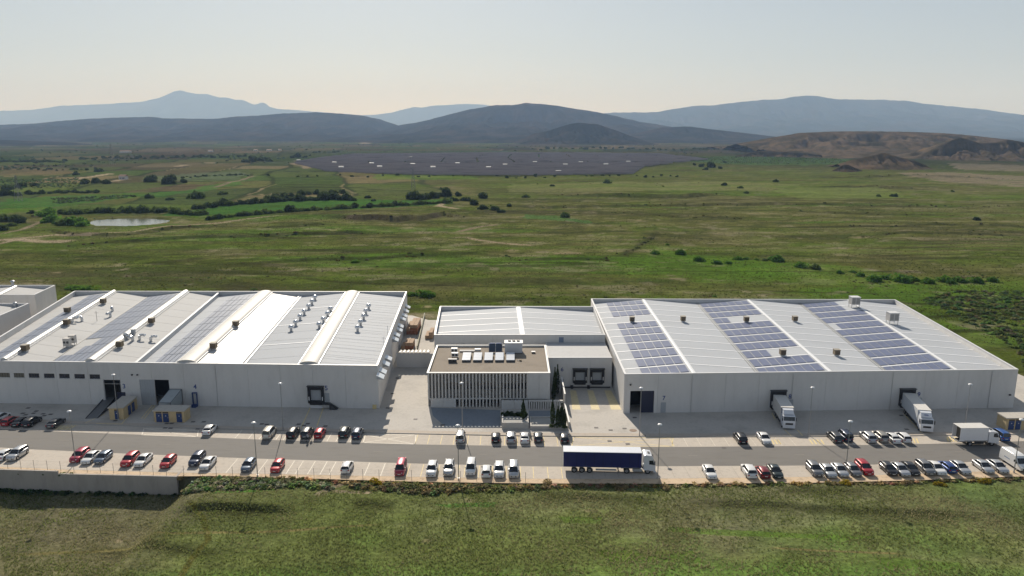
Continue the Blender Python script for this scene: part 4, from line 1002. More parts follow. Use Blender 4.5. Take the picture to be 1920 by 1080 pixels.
# ---------------------------------------------------------------- low neighbours at the far left
def shed(name, label, P, z, roofz, mats=(ROOFC,), chimney=None):
    c = sum((Vector((p[0], p[1], 0)) for p in P), Vector()) / 4
    S = empty(name, c, label, 'building')
    for i in range(4):
        a, b = Vector((P[i][0], P[i][1], 0)), Vector((P[(i + 1) % 4][0], P[(i + 1) % 4][1], 0)); d = (b - a).normalized(); nn = Vector((-d.y, d.x, 0)) * 0.3
        for j in range(3):
            p0 = a.lerp(b, j / 3) + d * (0.302 if j == 0 else 0.01); p1 = a.lerp(b, (j + 1) / 3) - d * (0.0 if j == 2 else 0.01)
            m = MB(); m.prism([p0, p1, p1 + nn, p0 + nn], -.3, z); m.build('wall_panel', WALL, S)
        coping(S, [a + d * .37, b - d * 0.0], z)
    q = [Vector((p[0], p[1], roofz)) for p in P]; cc = (q[0] + q[1] + q[2] + q[3]) / 4
    q = [v + (cc - v).normalized() * 0.5 for v in q]
    r0 = (q[0] + q[1]) / 2 + Vector((0, 0, .9)); r1 = (q[3] + q[2]) / 2 + Vector((0, 0, .9))
    for qq in ([q[0], r0, r1, q[3]], [r0, q[1], q[2], r1]): 
        for i in range(4): slab(S, 'roof_panel', [bil(qq, 0, i / 4), bil(qq, 1, i / 4), bil(qq, 1, i / 4 + .249), bil(qq, 0, i / 4 + .249)], .1, ROOFC)
    vault(S, r0.lerp(r1, .05), r0.lerp(r1, .95), 1.5, .5, VAULT2)
    return S
p1 = px(103.5, 535, 9.5); p2 = px(65, 553, 9.5)
P = [(p2.x - 24, p2.y), (p2.x, p2.y), (p1.x, p1.y), (p1.x - 26, p1.y)]
S1 = shed('shed', 'tall grey-white shed with a steel chimney behind the long warehouse', P, 9.5, 8.3)
c = px(25, 540, 8.9); m = MB(); m.cyl((c.x, c.y, 8.4), (c.x, c.y, 11.0), 0.45); m.dome((c.x, c.y, 11.0), .75, .5); m.build('chimney', GALV, S1)
p1 = px(54.5, 569, 9.0); p2 = px(0, 597, 9.0)
P = [(p2.x - 26, p2.y - 2), (p2.x - 1.5, p2.y - 2), (p1.x, p1.y), (p1.x - 22, p1.y)]
S2 = shed('shed', 'lower grey-white shed tucked between the tall shed and the warehouse', P, 9.0, 7.9)
c = px(29, 576, 8); m = MB(); m.cyl((c.x, c.y, 7.9), (c.x, c.y, 9.2), .5); m.dome((c.x, c.y, 9.2), .6, .4); m.build('roof_vent', GALV, S2)

# ---------------------------------------------------------------- office
ZO = 7.75
OFW = mat('office_panel', (0.56, 0.55, 0.53), 0.8, var=0.04, vscale=.8)
FIN = mat('office_fin', (0.58, 0.555, 0.52), 0.75, var=0.04, vscale=1)
ofl = px(800, 700.5, ZO); ofr = px(1031.5, 699.5, ZO); obl = px(814, 648, ZO); obr = px(1018.5, 647, ZO)
OY = (ofl.y + ofr.y) / 2; OB = (obl.y + obr.y) / 2; ox0, ox1 = ofl.x, ofr.x
zu = at(900, 747, OY).z                                                   # underside of the upper floor
OF = empty('office_building', ((ox0 + ox1) / 2, (OY + OB) / 2, 0), 'flat roofed two storey office fronted by tall vertical concrete fins', 'office building')
OW = 0.85                                                                 # depth of the fin screen
m = MB(); m.box(ox0, ox1, OY + OW, OB, zu - .15, ZO - 0.55); m.v = m.v
m = MB()
m.box(ox0 + .02, ox0 + .3, OY + OW + .302, OB - .3, zu, ZO); m.build('side_wall', OFW, OF)
m = MB(); m.box(ox1 - .3, ox1 - .02, OY + OW + .302, OB - .3, -.1, ZO); m.build('side_wall', OFW, OF)
m = MB(); m.box(ox0 + .02, ox0 + .3, OY + OW + .302, OB - .3, -.1, zu - .003); m.build('side_wall', OFW, OF)
m = MB(); m.box(ox0 + .02, ox1 - .02, OB - .298, OB, -.1, ZO); m.build('back_wall', OFW, OF)
# upper curtain: spandrels and a window band behind the fins
xb = at(990, 720, OY).x
wz0, wz1 = zu + 1.85, zu + 3.35
m = MB(); m.box(ox0 + .02, xb - .02, OY + OW, OY + OW + .3, zu, wz0); m.build('spandrel', mat('spandrel_grey', (0.34, 0.33, 0.315), .8, var=.05), OF)
m = MB(); m.box(ox0 + .02, xb - .02, OY + OW, OY + OW + .3, wz1, ZO); m.build('spandrel', mat('spandrel_grey', (0.34, 0.33, 0.315), .8), OF)
nw = 16
for i in range(nw):
    a_ = lerp(ox0 + .3, xb - .3, i / nw); b_ = lerp(ox0 + .3, xb - .3, (i + 1) / nw)
    o = MB().box(a_ + .04, b_ - .04, OY + OW + .12, OY + OW + .16, wz0 + .003, wz1 - .003).build('window', mat('blind_white', (0.30, 0.295, 0.27), .5) if i in (0, 1, 2, 5, 7, 11) else GLASS, OF)
    MB().box(b_ - .04, b_ + .04, OY + OW + .06, OY + OW + .2, wz0 + .003, wz1 - .003).build('mullion', DARKM, o)
# solid end panel and ground floor panels
f_o = Facade((xb, OY), (ox1, OY))
walled(OF, f_o, ZO, OW + .3, [(-1, 99, -1, zu)], [f_o.L / 2], OFW, name='end_panel')
MB().box(ox1 - .6, ox1 - .02, OY + .01, OY + OW, -.1, zu - .003).build('corner_pier', OFW, OF)
xa0, xa1 = at(807, 755, OY).x, at(855, 755, OY).x
for k in range(2): MB().box(lerp(xa0, xa1, k / 2) + .015, lerp(xa0, xa1, (k + 1) / 2) - .015, OY + .05, OY + .35, -.1, zu - .01).build('ground_panel', OFW, OF)
xc0, xc1 = at(940, 758, OY - 1).x, at(990, 758, OY - 1).x
for k in range(2): MB().box(lerp(xc0, xc1, k / 2) + .015, lerp(xc0, xc1, (k + 1) / 2) - .015, OY - 1.2, OY - .9, -.1, zu - .05).build('ground_panel', OFW, OF)
MB().box(xa1 + .1, xc0 - .02, OY + 2.6, OY + 2.8, -.05, zu - .01).build('ground_glazing', GLASS, OF)
MB().box(ox0 + .31, ox1 - .31, OY + .06, OY + OW + .3, zu - .22, zu - .012).build('floor_slab', OFW, OF)
# fins
fx = [lerp(at(803.5, 720, OY).x, xb - .15, i / 29) for i in range(30)]
for i, x in enumerate(fx): MB().box(x - .16, x + .16, OY, OY + OW - .004, zu - .05, ZO - .10).build('fin', FIN, OF)
fy = [x for x in fx if xa1 + .1 < x < xc0 - .2]
for x in fy: MB().box(x - .16, x + .16, OY + .02, OY + .5, -.05, zu - .225).build('fin', FIN, OF)
for (a_, b_, c_, d_) in ((ox0 - .04, ox1 + .04, OY - .04, OY + .42), (ox0 - .04, ox1 + .04, OB - .36, OB + .04), (ox0 - .04, ox0 + .42, OY + .425, OB - .365), (ox1 - .42, ox1 + .04, OY + .425, OB - .365)):
    MB().box(a_, b_, c_, d_, ZO + .003, ZO + .12).build('coping', mat('office_coping', (0.70, 0.69, 0.66), .6), OF)
MB().box(ox0 + .43, ox1 - .43, OY + .43, OB - .37, ZO - .5, ZO - .35).build('gravel_roof', mat('roof_gravel', (0.205, 0.172, 0.135), .95, var=.12, vscale=5, var2=.12, v2scale=.25, bump=.4, bscale=14), OF)
ZG = ZO - .35
def opx(x, y, z=ZG): return px(x, y, z)
SKY_L = mat('rooflight_acrylic', (0.62, 0.65, 0.70), .18, spec=.6)
for i, x in enumerate((873.5, 894.5, 915.5, 936, 957)):
    p = opx(x, 681); q = opx(x, 665); w2 = 0.98
    S = empty('rooflight', (p.x, (p.y + q.y) / 2, ZG), 'white framed rooflight, one of five in a row on the gravel roof', 'rooflight', 'rooflights on the office roof')
    MB().hexa([(-w2, -2.6, 0), (w2, -2.6, 0), (w2, 2.6, 0), (-w2, 2.6, 0)], [(-w2 * .95, -2.5, .42), (w2 * .95, -2.5, .42), (w2 * .95, 2.5, .75), (-w2 * .95, 2.5, .75)]).build('upstand', DARKM, S, local=True)
    for k in range(3):
        y0, y1 = -2.5 + 5 * k / 3 + .03, -2.5 + 5 * (k + 1) / 3 - .03; z0_, z1_ = lerp(.43, .76, k / 3), lerp(.43, .76, (k + 1) / 3)
        MB().hexa([(-w2, y0, z0_), (w2, y0, z0_), (w2, y1, z1_), (-w2, y1, z1_)], [(-w2 * .97, y0, z0_ + .08), (w2 * .97, y0, z0_ + .08), (w2 * .97, y1, z1_ + .08), (-w2 * .97, y1, z1_ + .08)]).build('pane', SKY_L, S, local=True)
# roof plant
p = opx(963, 663); q = opx(963, 650)
S = empty('plant_room', (p.x, p.y + 1.2, ZG), 'large white air handling box with bright lid on the office roof', 'air handler')
MB().box(-2.1, 2.1, -1.2, 1.2, 0.15, 2.5).build('casing', mat('plant_grey', (.56, .57, .6), .5), S, local=True)
for k in range(4): MB().box(-2.05 + k * 1.03, -1.07 + k * 1.03, -1.23, -1.203, .3, 2.35).build('door_panel', mat('plant_grey', (.56, .57, .6), .5), S, local=True)
MB().box(-2.2, 2.2, -1.35, 1.35, 2.503, 2.68).build('lid', WHITE, S, local=True)
for k in range(3): MB().cyl((-1 + k * 1.05, .2, 2.68), (-1 + k * 1.05, .2, 2.95), .38, n=12).build('fan', DARKM, S, local=True)
MB().box(-2.1, 2.1, -1.2, 1.2, 0, .147).build('base_frame', DARKM, S, local=True)
p = opx(929, 662)
S = empty('solar_collector', (p.x, p.y + .6, ZG), 'pair of dark blue solar water collectors leaning in a frame on the roof', 'solar collector')
for k in range(2):
    o = MB().hexa([(-1.55 + k * 1.6, -.15, .1), (-.05 + k * 1.6, -.15, .1), (-.05 + k * 1.6, -.08, .1), (-1.55 + k * 1.6, -.08, .1)], [(-1.55 + k * 1.6, .95, 1.9), (-.05 + k * 1.6, .95, 1.9), (-.05 + k * 1.6, 1.03, 1.9), (-1.55 + k * 1.6, 1.03, 1.9)]).build('panel', mat('collector_back', (.05, .065, .10), .3), S, local=True)
    MB().box(-1.5 + k * 1.6, -.1 + k * 1.6, 1.0, 1.3, 1.905, 2.0).build('header_tank', mat('collector_blue', (.10, .16, .35), .3), o, local=True)
for x in (-1.6, .02, 1.62): MB().hexa([(x - .04, -.2, 0), (x + .04, -.2, 0), (x + .04, 1.1, 0), (x - .04, 1.1, 0)], [(x - .04, .95, 1.85), (x + .04, .95, 1.85), (x + .04, 1.1, 1.85), (x - .04, 1.1, 1.85)]).build('stand', GALV, S, local=True)
def ac_unit(x, y, wx_, wy_, h, label, mm=WHITE, fans=2, zf=None, roof=None, legs=.25, name='air_conditioner', grp=None, cat='air conditioner'):
    p = roof.hit(x, y) if roof else opx(x, y)
    S = empty(name, p, label, cat, grp)
    MB().box(-wx_, wx_, -wy_, wy_, legs, legs + h).build('casing', mm, S, local=True)
    for sx in (-1, 1):
        for sy in (-1, 1): MB().box(sx * wx_ * .85 - .05, sx * wx_ * .85 + .05, sy * wy_ * .85 - .05, sy * wy_ * .85 + .05, -.15, legs - .003).build('leg', GALV, S, local=True)
    for k in range(fans):
        cx = -wx_ + (2 * k + 1) * wx_ / fans; f_ = MB().cyl((cx, -wy_ - .04, legs + h * .5), (cx, -wy_ - .003, legs + h * .5), min(wx_ / fans, h / 2) * .8, n=14, smooth=False).build('fan_grille', DARKM, S, local=True)
    return S
ac_unit(852, 662, .75, .4, 1.0, 'white twin air conditioner at the back corner of the gravel roof', grp=None)
ac_unit(853, 670, .75, .4, .9, 'white air conditioner in front of the twin unit on the gravel roof')
p = opx(848.5, 679); S = empty('roof_hatch', p, 'dark grey roof hatch box standing on the gravel roof', 'roof hatch')
MB().box(-.95, .95, -.35, .35, 0, .7).build('box', DARKM, S, local=True); MB().box(-1.02, 1.02, -.42, .42, .703, .8).build('lid', mat('hatch_lid', (.25, .25, .26), .6), S, local=True)
p = opx(1000, 662); S = empty('roof_hatch', p, 'small square dark hatch by the right parapet of the office', 'roof hatch')
MB().box(-.4, .4, -.35, .35, 0, .35).build('box', DARKM, S, local=True); MB().box(-.46, .46, -.41, .41, .353, .42).build('lid', COPE, S, local=True)
p = opx(976, 677); S = empty('roof_vent', p, 'small beige pipe vent beside the last rooflight', 'vent')
MB().cyl((0, 0, 0), (0, 0, .35), .28).build('pipe', BROWNB, S, local=True); MB().cyl((-.7, .15, .12), (0, .05, .12), .08).build('feed_pipe', COPE, S, local=True)
a_, b_ = opx(862, 660), opx(902, 659)
S = empty('duct', a_, 'pale horizontal roof duct running along the gravel roof', 'duct')
MB().box(0, b_.x - a_.x, -.2, .2, .15, .45).build('duct_run', COPE, S, local=True); MB().box(b_.x - a_.x - 1.5, b_.x - a_.x, -.45, .45, .455, .8).build('duct_box', COPE, S, local=True)
for k in range(4): MB().box(k * (b_.x - a_.x) / 4 + .2, k * (b_.x - a_.x) / 4 + .3, -.15, .15, 0, .147).build('foot', GALV, S, local=True)

# ---- screen of fins, planters and garden wall to the right of the office
GW = mat('garden_wall', (0.47, 0.45, 0.42), .85, var=.06)
sx0, sx1 = xb, px(1056, 770).x
SC = empty('fin_screen', ((sx0 + sx1) / 2, OY - 1.1, 0), 'low screen of spaced white fins continuing the office front over the garden', 'screen')
n_ = 15
for k in range(n_):
    x = lerp(sx0 + .3, sx1 - .2, k / (n_ - 1)); MB().box(x - .15, x + .15, OY - 1.2, OY - .8, 0, zu - .30).build('fin', FIN, SC)
MB().box(sx0 + .1, sx1, OY - 1.25, OY - .75, zu - .297, zu - .05).build('beam', FIN, SC)
w0 = px(1044, 708, 0); 
gx0 = at(1047, 735, AY - 3).x; 
GWL = empty('garden_wall', (px(1060, 780).x, OY, 0), 'thin pale garden wall running from the dock yard out to the parking kerb', 'wall')
ptsw = [Vector((sx1 + .3, AY - 2.0, 0)), Vector((sx1 + .3, OY - 1.2, 0)), Vector((sx1 + .45, px(1000, 803).y, 0))]
for (a_, b_, z_) in ((ptsw[0], ptsw[1], 3.4), (ptsw[1], ptsw[2], 1.25)):
    for k in range(3):
        m = MB(); m.wall(a_.lerp(b_, k / 3) + Vector((0, -.01, 0)), a_.lerp(b_, (k + 1) / 3) + Vector((0, .01, 0)), -.05, z_, .22); m.build('wall_panel', GW, GWL)
    m = MB(); m.wall(a_ + Vector((-.04, 0, 0)), b_ + Vector((-.04, 0, 0)), z_ + .003, z_ + .08, .3); m.build('coping', mat('office_coping', (0.70, 0.69, 0.66), .6), GWL)
FRONTY = px(1000, 806).y
def planter(x0, x1, y0, y1, h, label):
    S = empty('planter', ((x0 + x1) / 2, (y0 + y1) / 2, 0), label, 'planter')
    MB().box(x0, x1, y0, y0 + .25, 0, h).build('wall', GW, S); MB().box(x0, x1, y1 - .25, y1, 0, h).build('wall', GW, S)
    MB().box(x0, x0 + .25, y0 + .253, y1 - .253, 0, h).build('wall', GW, S); MB().box(x1 - .25, x1, y0 + .253, y1 - .253, 0, h).build('wall', GW, S)
    MB().box(x0 + .253, x1 - .253, y0 + .253, y1 - .253, 0, h - .25).build('soil', mat('planter_gravel', (.34, .33, .31), .95, var=.1, vscale=6), S)
    return S
plx0, plx1 = px(941, 800).x, px(991, 800).x
PL1 = planter(plx0, plx1, px(960, 804).y, px(960, 780).y, 1.35, 'square concrete planter with a dark hedge and one slim cypress')
PL2 = planter(plx1 + .35, sx1 + .2, FRONTY + .2, px(1020, 787).y, .75, 'long low concrete planter with a clump of cypresses at its end')

# ---------------------------------------------------------------- back alley between the halls
GLZ = mat('corrugated_white', (0.70, 0.66, 0.60), .5, var=.05)
gy = px(770, 689).y; gx0 = lfr.x + 1.0; gx1 = ox0 - .3
GA = empty('yard_wall', ((gx0 + gx1) / 2, gy, 0), 'grey wall with a white scalloped canopy closing the alley beside the office', 'wall')
zgw = at(770, 663, gy).z
for k in range(3): MB().box(lerp(lfr.x - .6, gx1, k / 3) + .01, lerp(lfr.x - .6, gx1, (k + 1) / 3) - .01, gy, gy + .25, -.05, zgw).build('wall_panel', WALL, GA)
cx0, cx1 = at(746, 660, gy).x, at(806, 660, gy).x
for k in range(8):
    a_ = lerp(cx0, cx1, k / 8); b_ = lerp(cx0, cx1, (k + 1) / 8); c_ = (a_ + b_) / 2; r_ = (b_ - a_) / 2 - .01
    m = MB(); vs = []
    for yq in (gy - .1, gy + 2.0):
        for i in range(9): an = pi * i / 8; vs.append((c_ - r_ * cos(an), yq, zgw + .02 + r_ * .8 * sin(an)))
    m.add(vs, [(i, i + 1, 10 + i, 9 + i) for i in range(8)], True); m.add(vs, [tuple(range(8, -1, -1)), tuple(range(9, 18)), (0, 9, 17, 8)])
    m.build('canopy_vault', GLZ, GA)
# brick pallets stacked in the alley
BRICK = mat('terracotta_brick', (0.27, 0.115, 0.065), .9, var=.2, vscale=1.4, var2=.1, v2scale=.4)
TANB = mat('tan_block', (0.36, 0.25, 0.17), .9, var=.15, vscale=1.5)
def pallet_stack(x, y, nx, ny, nz, label, mm, topmm=None):
    p = px(x, y); S = empty('pallet_stack', p, label, 'pallets', 'stacks of bricks in the alley')
    for i in range(nx):
        for j in range(ny):
            h = nz - ((i * 7 + j * 3) % 3 == 0)
            for k in range(max(1, h)): MB().box(i * 1.12, i * 1.12 + 1.06, j * 1.12, j * 1.12 + 1.06, .16 + k * .98, .16 + k * .98 + .92).build('brick_cube', topmm if (topmm and k == h - 1) else mm, S, local=True)
            MB().box(i * 1.12 + .02, i * 1.12 + 1.04, j * 1.12 + .02, j * 1.12 + 1.04, 0, .155).build('pallet', BROWNB, S, local=True)
pallet_stack(752, 656, 3, 4, 2, 'tall red brick stack next to the scalloped canopy', BRICK, TANB)
pallet_stack(762, 628, 3, 8, 3, 'long red brick stack against the warehouse side under the sun shades', BRICK, TANB)
pallet_stack(797, 636, 2, 5, 2, 'small tan block stack by the middle hall wall', TANB)
rl = px(783, 655); rr_ = px(797, 592)
RWL = empty('alley_wall', rl, 'low mossy wall splitting the alley behind the office', 'wall')
n_ = 8
for k in range(n_):
    a_ = rl.lerp(rr_, k / n_); b_ = rl.lerp(rr_, (k + 1) / n_); m = MB(); m.wall(a_, a_.lerp(b_, .99), -.1, 1.0, .25); m.build('wall_panel', mat('mossy_wall', (.30, .29, .22), .9, var=.15), RWL)

# ---------------------------------------------------------------- retaining wall at the lower left
RT = mat('retaining_concrete', (0.33, 0.295, 0.262), .9, var=.12, vscale=.5, var2=.12, v2scale=.15, stretch=(1, 1, .35), bump=.1)
r0 = px(-60, 882.5); r1 = px(110, 887.5); r2 = px(333, 892.5)
RTW = empty('retaining_wall', (r1.x, r1.y, -3), 'tall grey concrete retaining wall under the lower parking edge', 'retaining wall')
def rpan(a_, b_, z1, n, o):
    for k in range(n):
        p_, q_ = a_.lerp(b_, k / n), a_.lerp(b_, (k + 1) / n); d = (q_ - p_).normalized(); m = MB(); m.wall(p_ + d * .012 + Vector((0, -o - .35, 0)), q_ - d * .012 + Vector((0, -o - .35, 0)), -5.0, z1, .35); m.build('wall_panel', RT, RTW)
rpan(r0, r1, .55, 4, 0.0); rpan(r1, r2, .05, 6, 0.0)
m = MB(); m.wall(r2 + Vector((0, -.35, 0)), r2 + Vector((.0, 3.0, 0)), -5, .04, .35); m.build('wall_return', RT, RTW)
# wire fence along the field edge
FN = empty('wire_fence', (0, px(480, 888).y, 0), 'thin wire fence with slim steel posts along the lower parking edge', 'fence')
FPX = [(15 + k * 24.8, 877.5 + k * 1.05) for k in range(13)] + [(345 + k * 30.5, 890 + k * .62) for k in range(22)]
prev = None; zt = 1.9
PM = mat('fence_post', (.22, .21, .20), .6, metal=.3)
for k, (x, y) in enumerate(FPX):
    p = px(x, y + 1.5); zb = -.02 if x > 110 else .0
    MB().cyl((p.x, p.y, zb), (p.x, p.y, zt), .035, n=6).build('post', PM, FN)
    if prev is not None:
        m = MB()
        for z_ in (.5, 1.1, 1.75): m.cyl((prev.x, prev.y, z_), (p.x, p.y, z_), .006, n=4, caps=False)
        m.build('wire', PM, FN)
    prev = p
# ================================================================ ROOF PLANT
def cooler(x, y, label, roof, s=1.0, grp='brown box coolers on the hall roofs'):
    p = roof.hit(x, y); S = empty('roof_cooler', p, label, 'cooler', grp); w2 = .62 * s; h = 1.15 * s
    MB().box(-w2, w2, -w2, w2, .35, .35 + h).build('casing', BROWNB, S, local=True)
    MB().box(-w2 - .06, w2 + .06, -w2 - .06, w2 + .06, .353 + h, .44 + h).build('lid', mat('cooler_lid', (.30, .27, .22), .7), S, local=True)
    for k in range(4): MB().box(-w2 * .85, w2 * .85, -w2 - .03, -w2 - .003, .45 + h * k / 4.2, .45 + h * (k + .7) / 4.2).build('louvre', mat('cooler_louvre', (.13, .10, .07), .8), S, local=True)
    MB().box(-w2 * .7, w2 * .7, -w2 * .7, w2 * .7, -.4, .347).build('duct_base', GALV, S, local=True)
    return S
for x, y, l in ((1185, 604, 'brown box cooler in the panel gap of the bay beside the double dock'), (1280.5, 603, 'brown box cooler on the plain slope between the first two solar arrays'), (1399, 604, 'brown box cooler in the rear gap of the middle solar array'),
                (1490, 603, 'brown box cooler on the rear of the slope between middle and far arrays'), (1467, 667, 'brown box cooler in the front gap of the middle solar array'), (1568, 667, 'brown box cooler on the front of the slope between middle and far arrays')):
    cooler(x, y, l, RR)
for x, y, l in ((48, 659, 'brown box cooler right of the narrow ridge near the front wall'), (126, 610, 'brown box cooler touching the narrow ridge skylight'), (127, 587, 'brown box cooler on the outermost solar strip'),
                (194, 570, 'brown box cooler at the rear of the second roof slope'), (284.5, 607, 'brown box cooler alone beside the second ridge skylight'), (225, 652, 'brown box cooler next to the cluster of white elbow ducts'),
                (442.5, 613, 'rear brown box cooler on the glossy white roof bay'), (401, 655, 'front brown box cooler on the glossy white roof bay')):
    cooler(x, y, l, RLf, 1.08)
def big_cooler(x, y, label):
    p = RR.hit(x, y); S = empty('roof_cooler', p, label, 'cooler', 'tall pale coolers on the right hall')
    MB().box(-1.25, 1.25, -1.1, 1.1, 1.0, 3.1).build('casing', mat('pale_casing', (.47, .45, .42), .6, var=.05, vscale=2), S, local=True)
    MB().box(-1.32, 1.32, -1.17, 1.17, 3.103, 3.25).build('lid', COPE, S, local=True)
    MB().box(-1.1, -.2, -1.13, -1.103, 1.3, 2.9).build('louvre', mat('louvre_grey', (.30, .29, .27), .7), S, local=True)
    MB().box(.1, 1.1, -1.13, -1.103, 1.3, 2.9).build('louvre', mat('louvre_grey', (.30, .29, .27), .7), S, local=True)
    for sx in (-1, 1):
        for sy in (-1, 1): MB().box(sx * 1.1 - .06, sx * 1.1 + .06, sy * .95 - .06, sy * .95 + .06, -.4, .997).build('leg', GALV, S, local=True)
big_cooler(1601, 576, 'tall pale cooler on legs at the rear ridge above the far array'); big_cooler(1672, 607, 'tall pale cooler on legs on the plain outer slope')
SILV = mat('vent_silver', (.66, .67, .68), .25, metal=.75)
def mushroom():
    S = empty('roof_vent', (0, 0, 0), '', 'vent')
    MB().cyl((0, 0, -.25), (0, 0, .75), .33, n=12).build('pipe', GALV, S, local=True)
    m = MB(); m.cyl((0, 0, .7), (0, 0, .85), .34, .72, n=14, caps=False); m.cyl((0, 0, .85), (0, 0, 1.15), .72, .72, n=14, caps=False); m.dome((0, 0, 1.15), .72, .5, n=14); m.build('dome', SILV, S, local=True)
    MB().box(-.5, .5, -.5, .5, -.3, -.05).build('flashing', GALV, S, local=True)
    return S
proto = mushroom(); first = True
VG = [([(1012, 205), (985, 245), (955, 285), (915, 335), (878, 380), (838, 435), (797, 482)], 'silver mushroom vent in the row of seven on the grey roof slope'),
      ([(1152, 312), (1125, 355), (1088, 405), (1050, 455)], 'silver mushroom vent in the row of four beside the wide skylight'),
      ([(1495, 285), (1470, 330), (1450, 378), (1422, 432), (1395, 485)], 'silver mushroom vent in the row of five on the outer slope by the alley')]
for pts, l in VG:
    for a_, b_ in pts:
        S = proto if first else copy_tree(proto); first = False
        S.location = RLf.hit(380 + a_ / 4.8, 520 + b_ / 4.8); S['label'] = l; S['group'] = l.replace('silver mushroom vent in the', 'mushroom vents,')
def elbow(x, y, label, ang, s=1.0):
    p = RLf.hit(x, y); S = empty('duct', p, label, 'duct', 'elbow ducts on the left hall'); dx, dy = cos(ang), sin(ang); r = .36 * s; m = MB()
    pts = [Vector((0, 0, -.3)), Vector((0, 0, .7)), Vector((dx * .15, dy * .15, 1.05)), Vector((dx * .5, dy * .5, 1.25)), Vector((dx * 1.1, dy * 1.1, 1.2)), Vector((dx * 1.35, dy * 1.35, .95))]
    for a_, b_ in zip(pts[:-1], pts[1:]): m.cyl(a_ * s, b_ * s, r, n=10)
    m.build('bent_pipe', SILV, S, local=True); MB().cyl((0, 0, -.3), (0, 0, .05), r + .12, n=12).build('collar', GALV, S, local=True)
for x, y, l, an in ((136, 604, 'silver elbow duct next to the cooler touching the narrow ridge', .3), (154, 602, 'stubby silver duct at the middle of the second slope', 3.1), (211, 583, 'rear silver elbow duct near the dark solar strip', -1.2), (207, 594, 'silver elbow duct in front of another near the dark strip', -1.8),
                    (240, 636, 'silver elbow duct at the near side of the duct cluster', 2.6), (249, 639, 'short silver elbow duct in the middle of the cluster', -1.5), (262, 637, 'broad silver elbow duct at the far side of the cluster', .2), (283, 640, 'silver elbow duct standing apart from the cluster', .5)):
    elbow(x, y, l, an)
p = RLf.hit(250, 628); S = empty('roof_unit', p, 'small grey square unit behind the duct cluster', 'air conditioner'); MB().box(-.45, .45, -.4, .4, .2, 1.5).build('casing', DOORG, S, local=True); MB().box(-.4, .4, -.35, .35, -.3, .197).build('stand', GALV, S, local=True)
for x, y, l in ((127, 652, 'pale grey twin-fan air unit at the roof valley edge'), (137, 646, 'pale grey air unit behind another at the roof valley')):
    ac_unit(x, y, .75, .5, 1.9, l, mat('pale_casing', (.47, .45, .42), .6), 2, roof=RLf, legs=.5)
p = RLf.hit(182, 602); S = empty('antenna', p, 'thin dark mast with a crossbar on the second slope', 'antenna')
MB().cyl((0, 0, -.2), (0, 0, 2.8), .05, n=6).build('mast', DARKM, S, local=True); MB().cyl((-.6, 0, 2.3), (.6, 0, 2.3), .03, n=6).build('crossbar', DARKM, S, local=True)
p = RLf.hit(719, 645); S = empty('antenna', p, 'small aerial with crossed arms at the outer roof edge by the alley', 'antenna')
MB().cyl((0, 0, -.2), (0, 0, 2.0), .045, n=6).build('mast', GALV, S, local=True)
for k in range(3): MB().cyl((-.55, 0, 1.2 + k * .3), (.55, 0, 1.35 + k * .3), .025, n=5).build('crossbar', GALV, S, local=True)
p = RLf.hit(727, 628); S = empty('antenna', p, 'slim white pole antenna at the outer roof edge by the alley', 'antenna')
MB().cyl((0, 0, -.2), (0, 0, 2.2), .06, n=6).build('mast', WHITE, S, local=True); MB().dome((0, 0, 2.2), .13, .2).build('cap', WHITE, S, local=True)

# ================================================================ STREET LAMPS
def lamp():
    S = empty('street_lamp', (0, 0, 0), '', 'street lamp', 'street lamps along the road')
    MB().cyl((0, 0, .3), (0, 0, 9.8), .085, .05, n=8).build('pole', mat('lamp_pole', (.33, .33, .33), .5, metal=.5), S, local=True)
    MB().cyl((0, 0, 0), (0, 0, .3), .16, n=8).build('base', GALV, S, local=True)
    m = MB(); m.cyl((0, 0, 9.8), (0, 0, 9.95), .1, .42, n=12); m.dome((0, 0, 9.95), .42, .22, n=12); m.build('lamp_head', mat('lamp_shell', (.75, .75, .74), .3), S, local=True)
    MB().cyl((0, 0, 9.74), (0, 0, 9.795), .12, .3, n=12).build('lens', mat('lamp_lens', (.6, .6, .6), .2), S, local=True)
    return S
LP = [(142, 868, 'street lamp beside the red car above the retaining wall'), (222, 788, 'street lamp in front of the small beige kiosk with one door'), (483, 893, 'street lamp on the verge beside the lone blue-grey car'),
      (531, 807, 'street lamp on the kerb between cream car and black car'), (860, 899, 'street lamp on the verge between silver car and tall white van'), (867, 806, 'street lamp on the kerb in front of the office fins'),
      (1199, 817, 'street lamp on the kerb in front of door seven'), (1233, 897, 'street lamp on the verge just ahead of the blue trailer truck'), (1516, 816, 'street lamp on the kerb between the two docked trucks'),
      (1585, 890, 'street lamp on the verge among silver cars'), (1808, 809, 'street lamp at the kerb behind the box truck on the road'), (1901, 886, 'street lamp on the verge beside the white delivery van')]
LPROTO = None
for x, y, l in LP:
    S = lamp() if LPROTO is None else copy_tree(LPROTO); LPROTO = LPROTO or S
    S.location = px(x, y); S['label'] = l

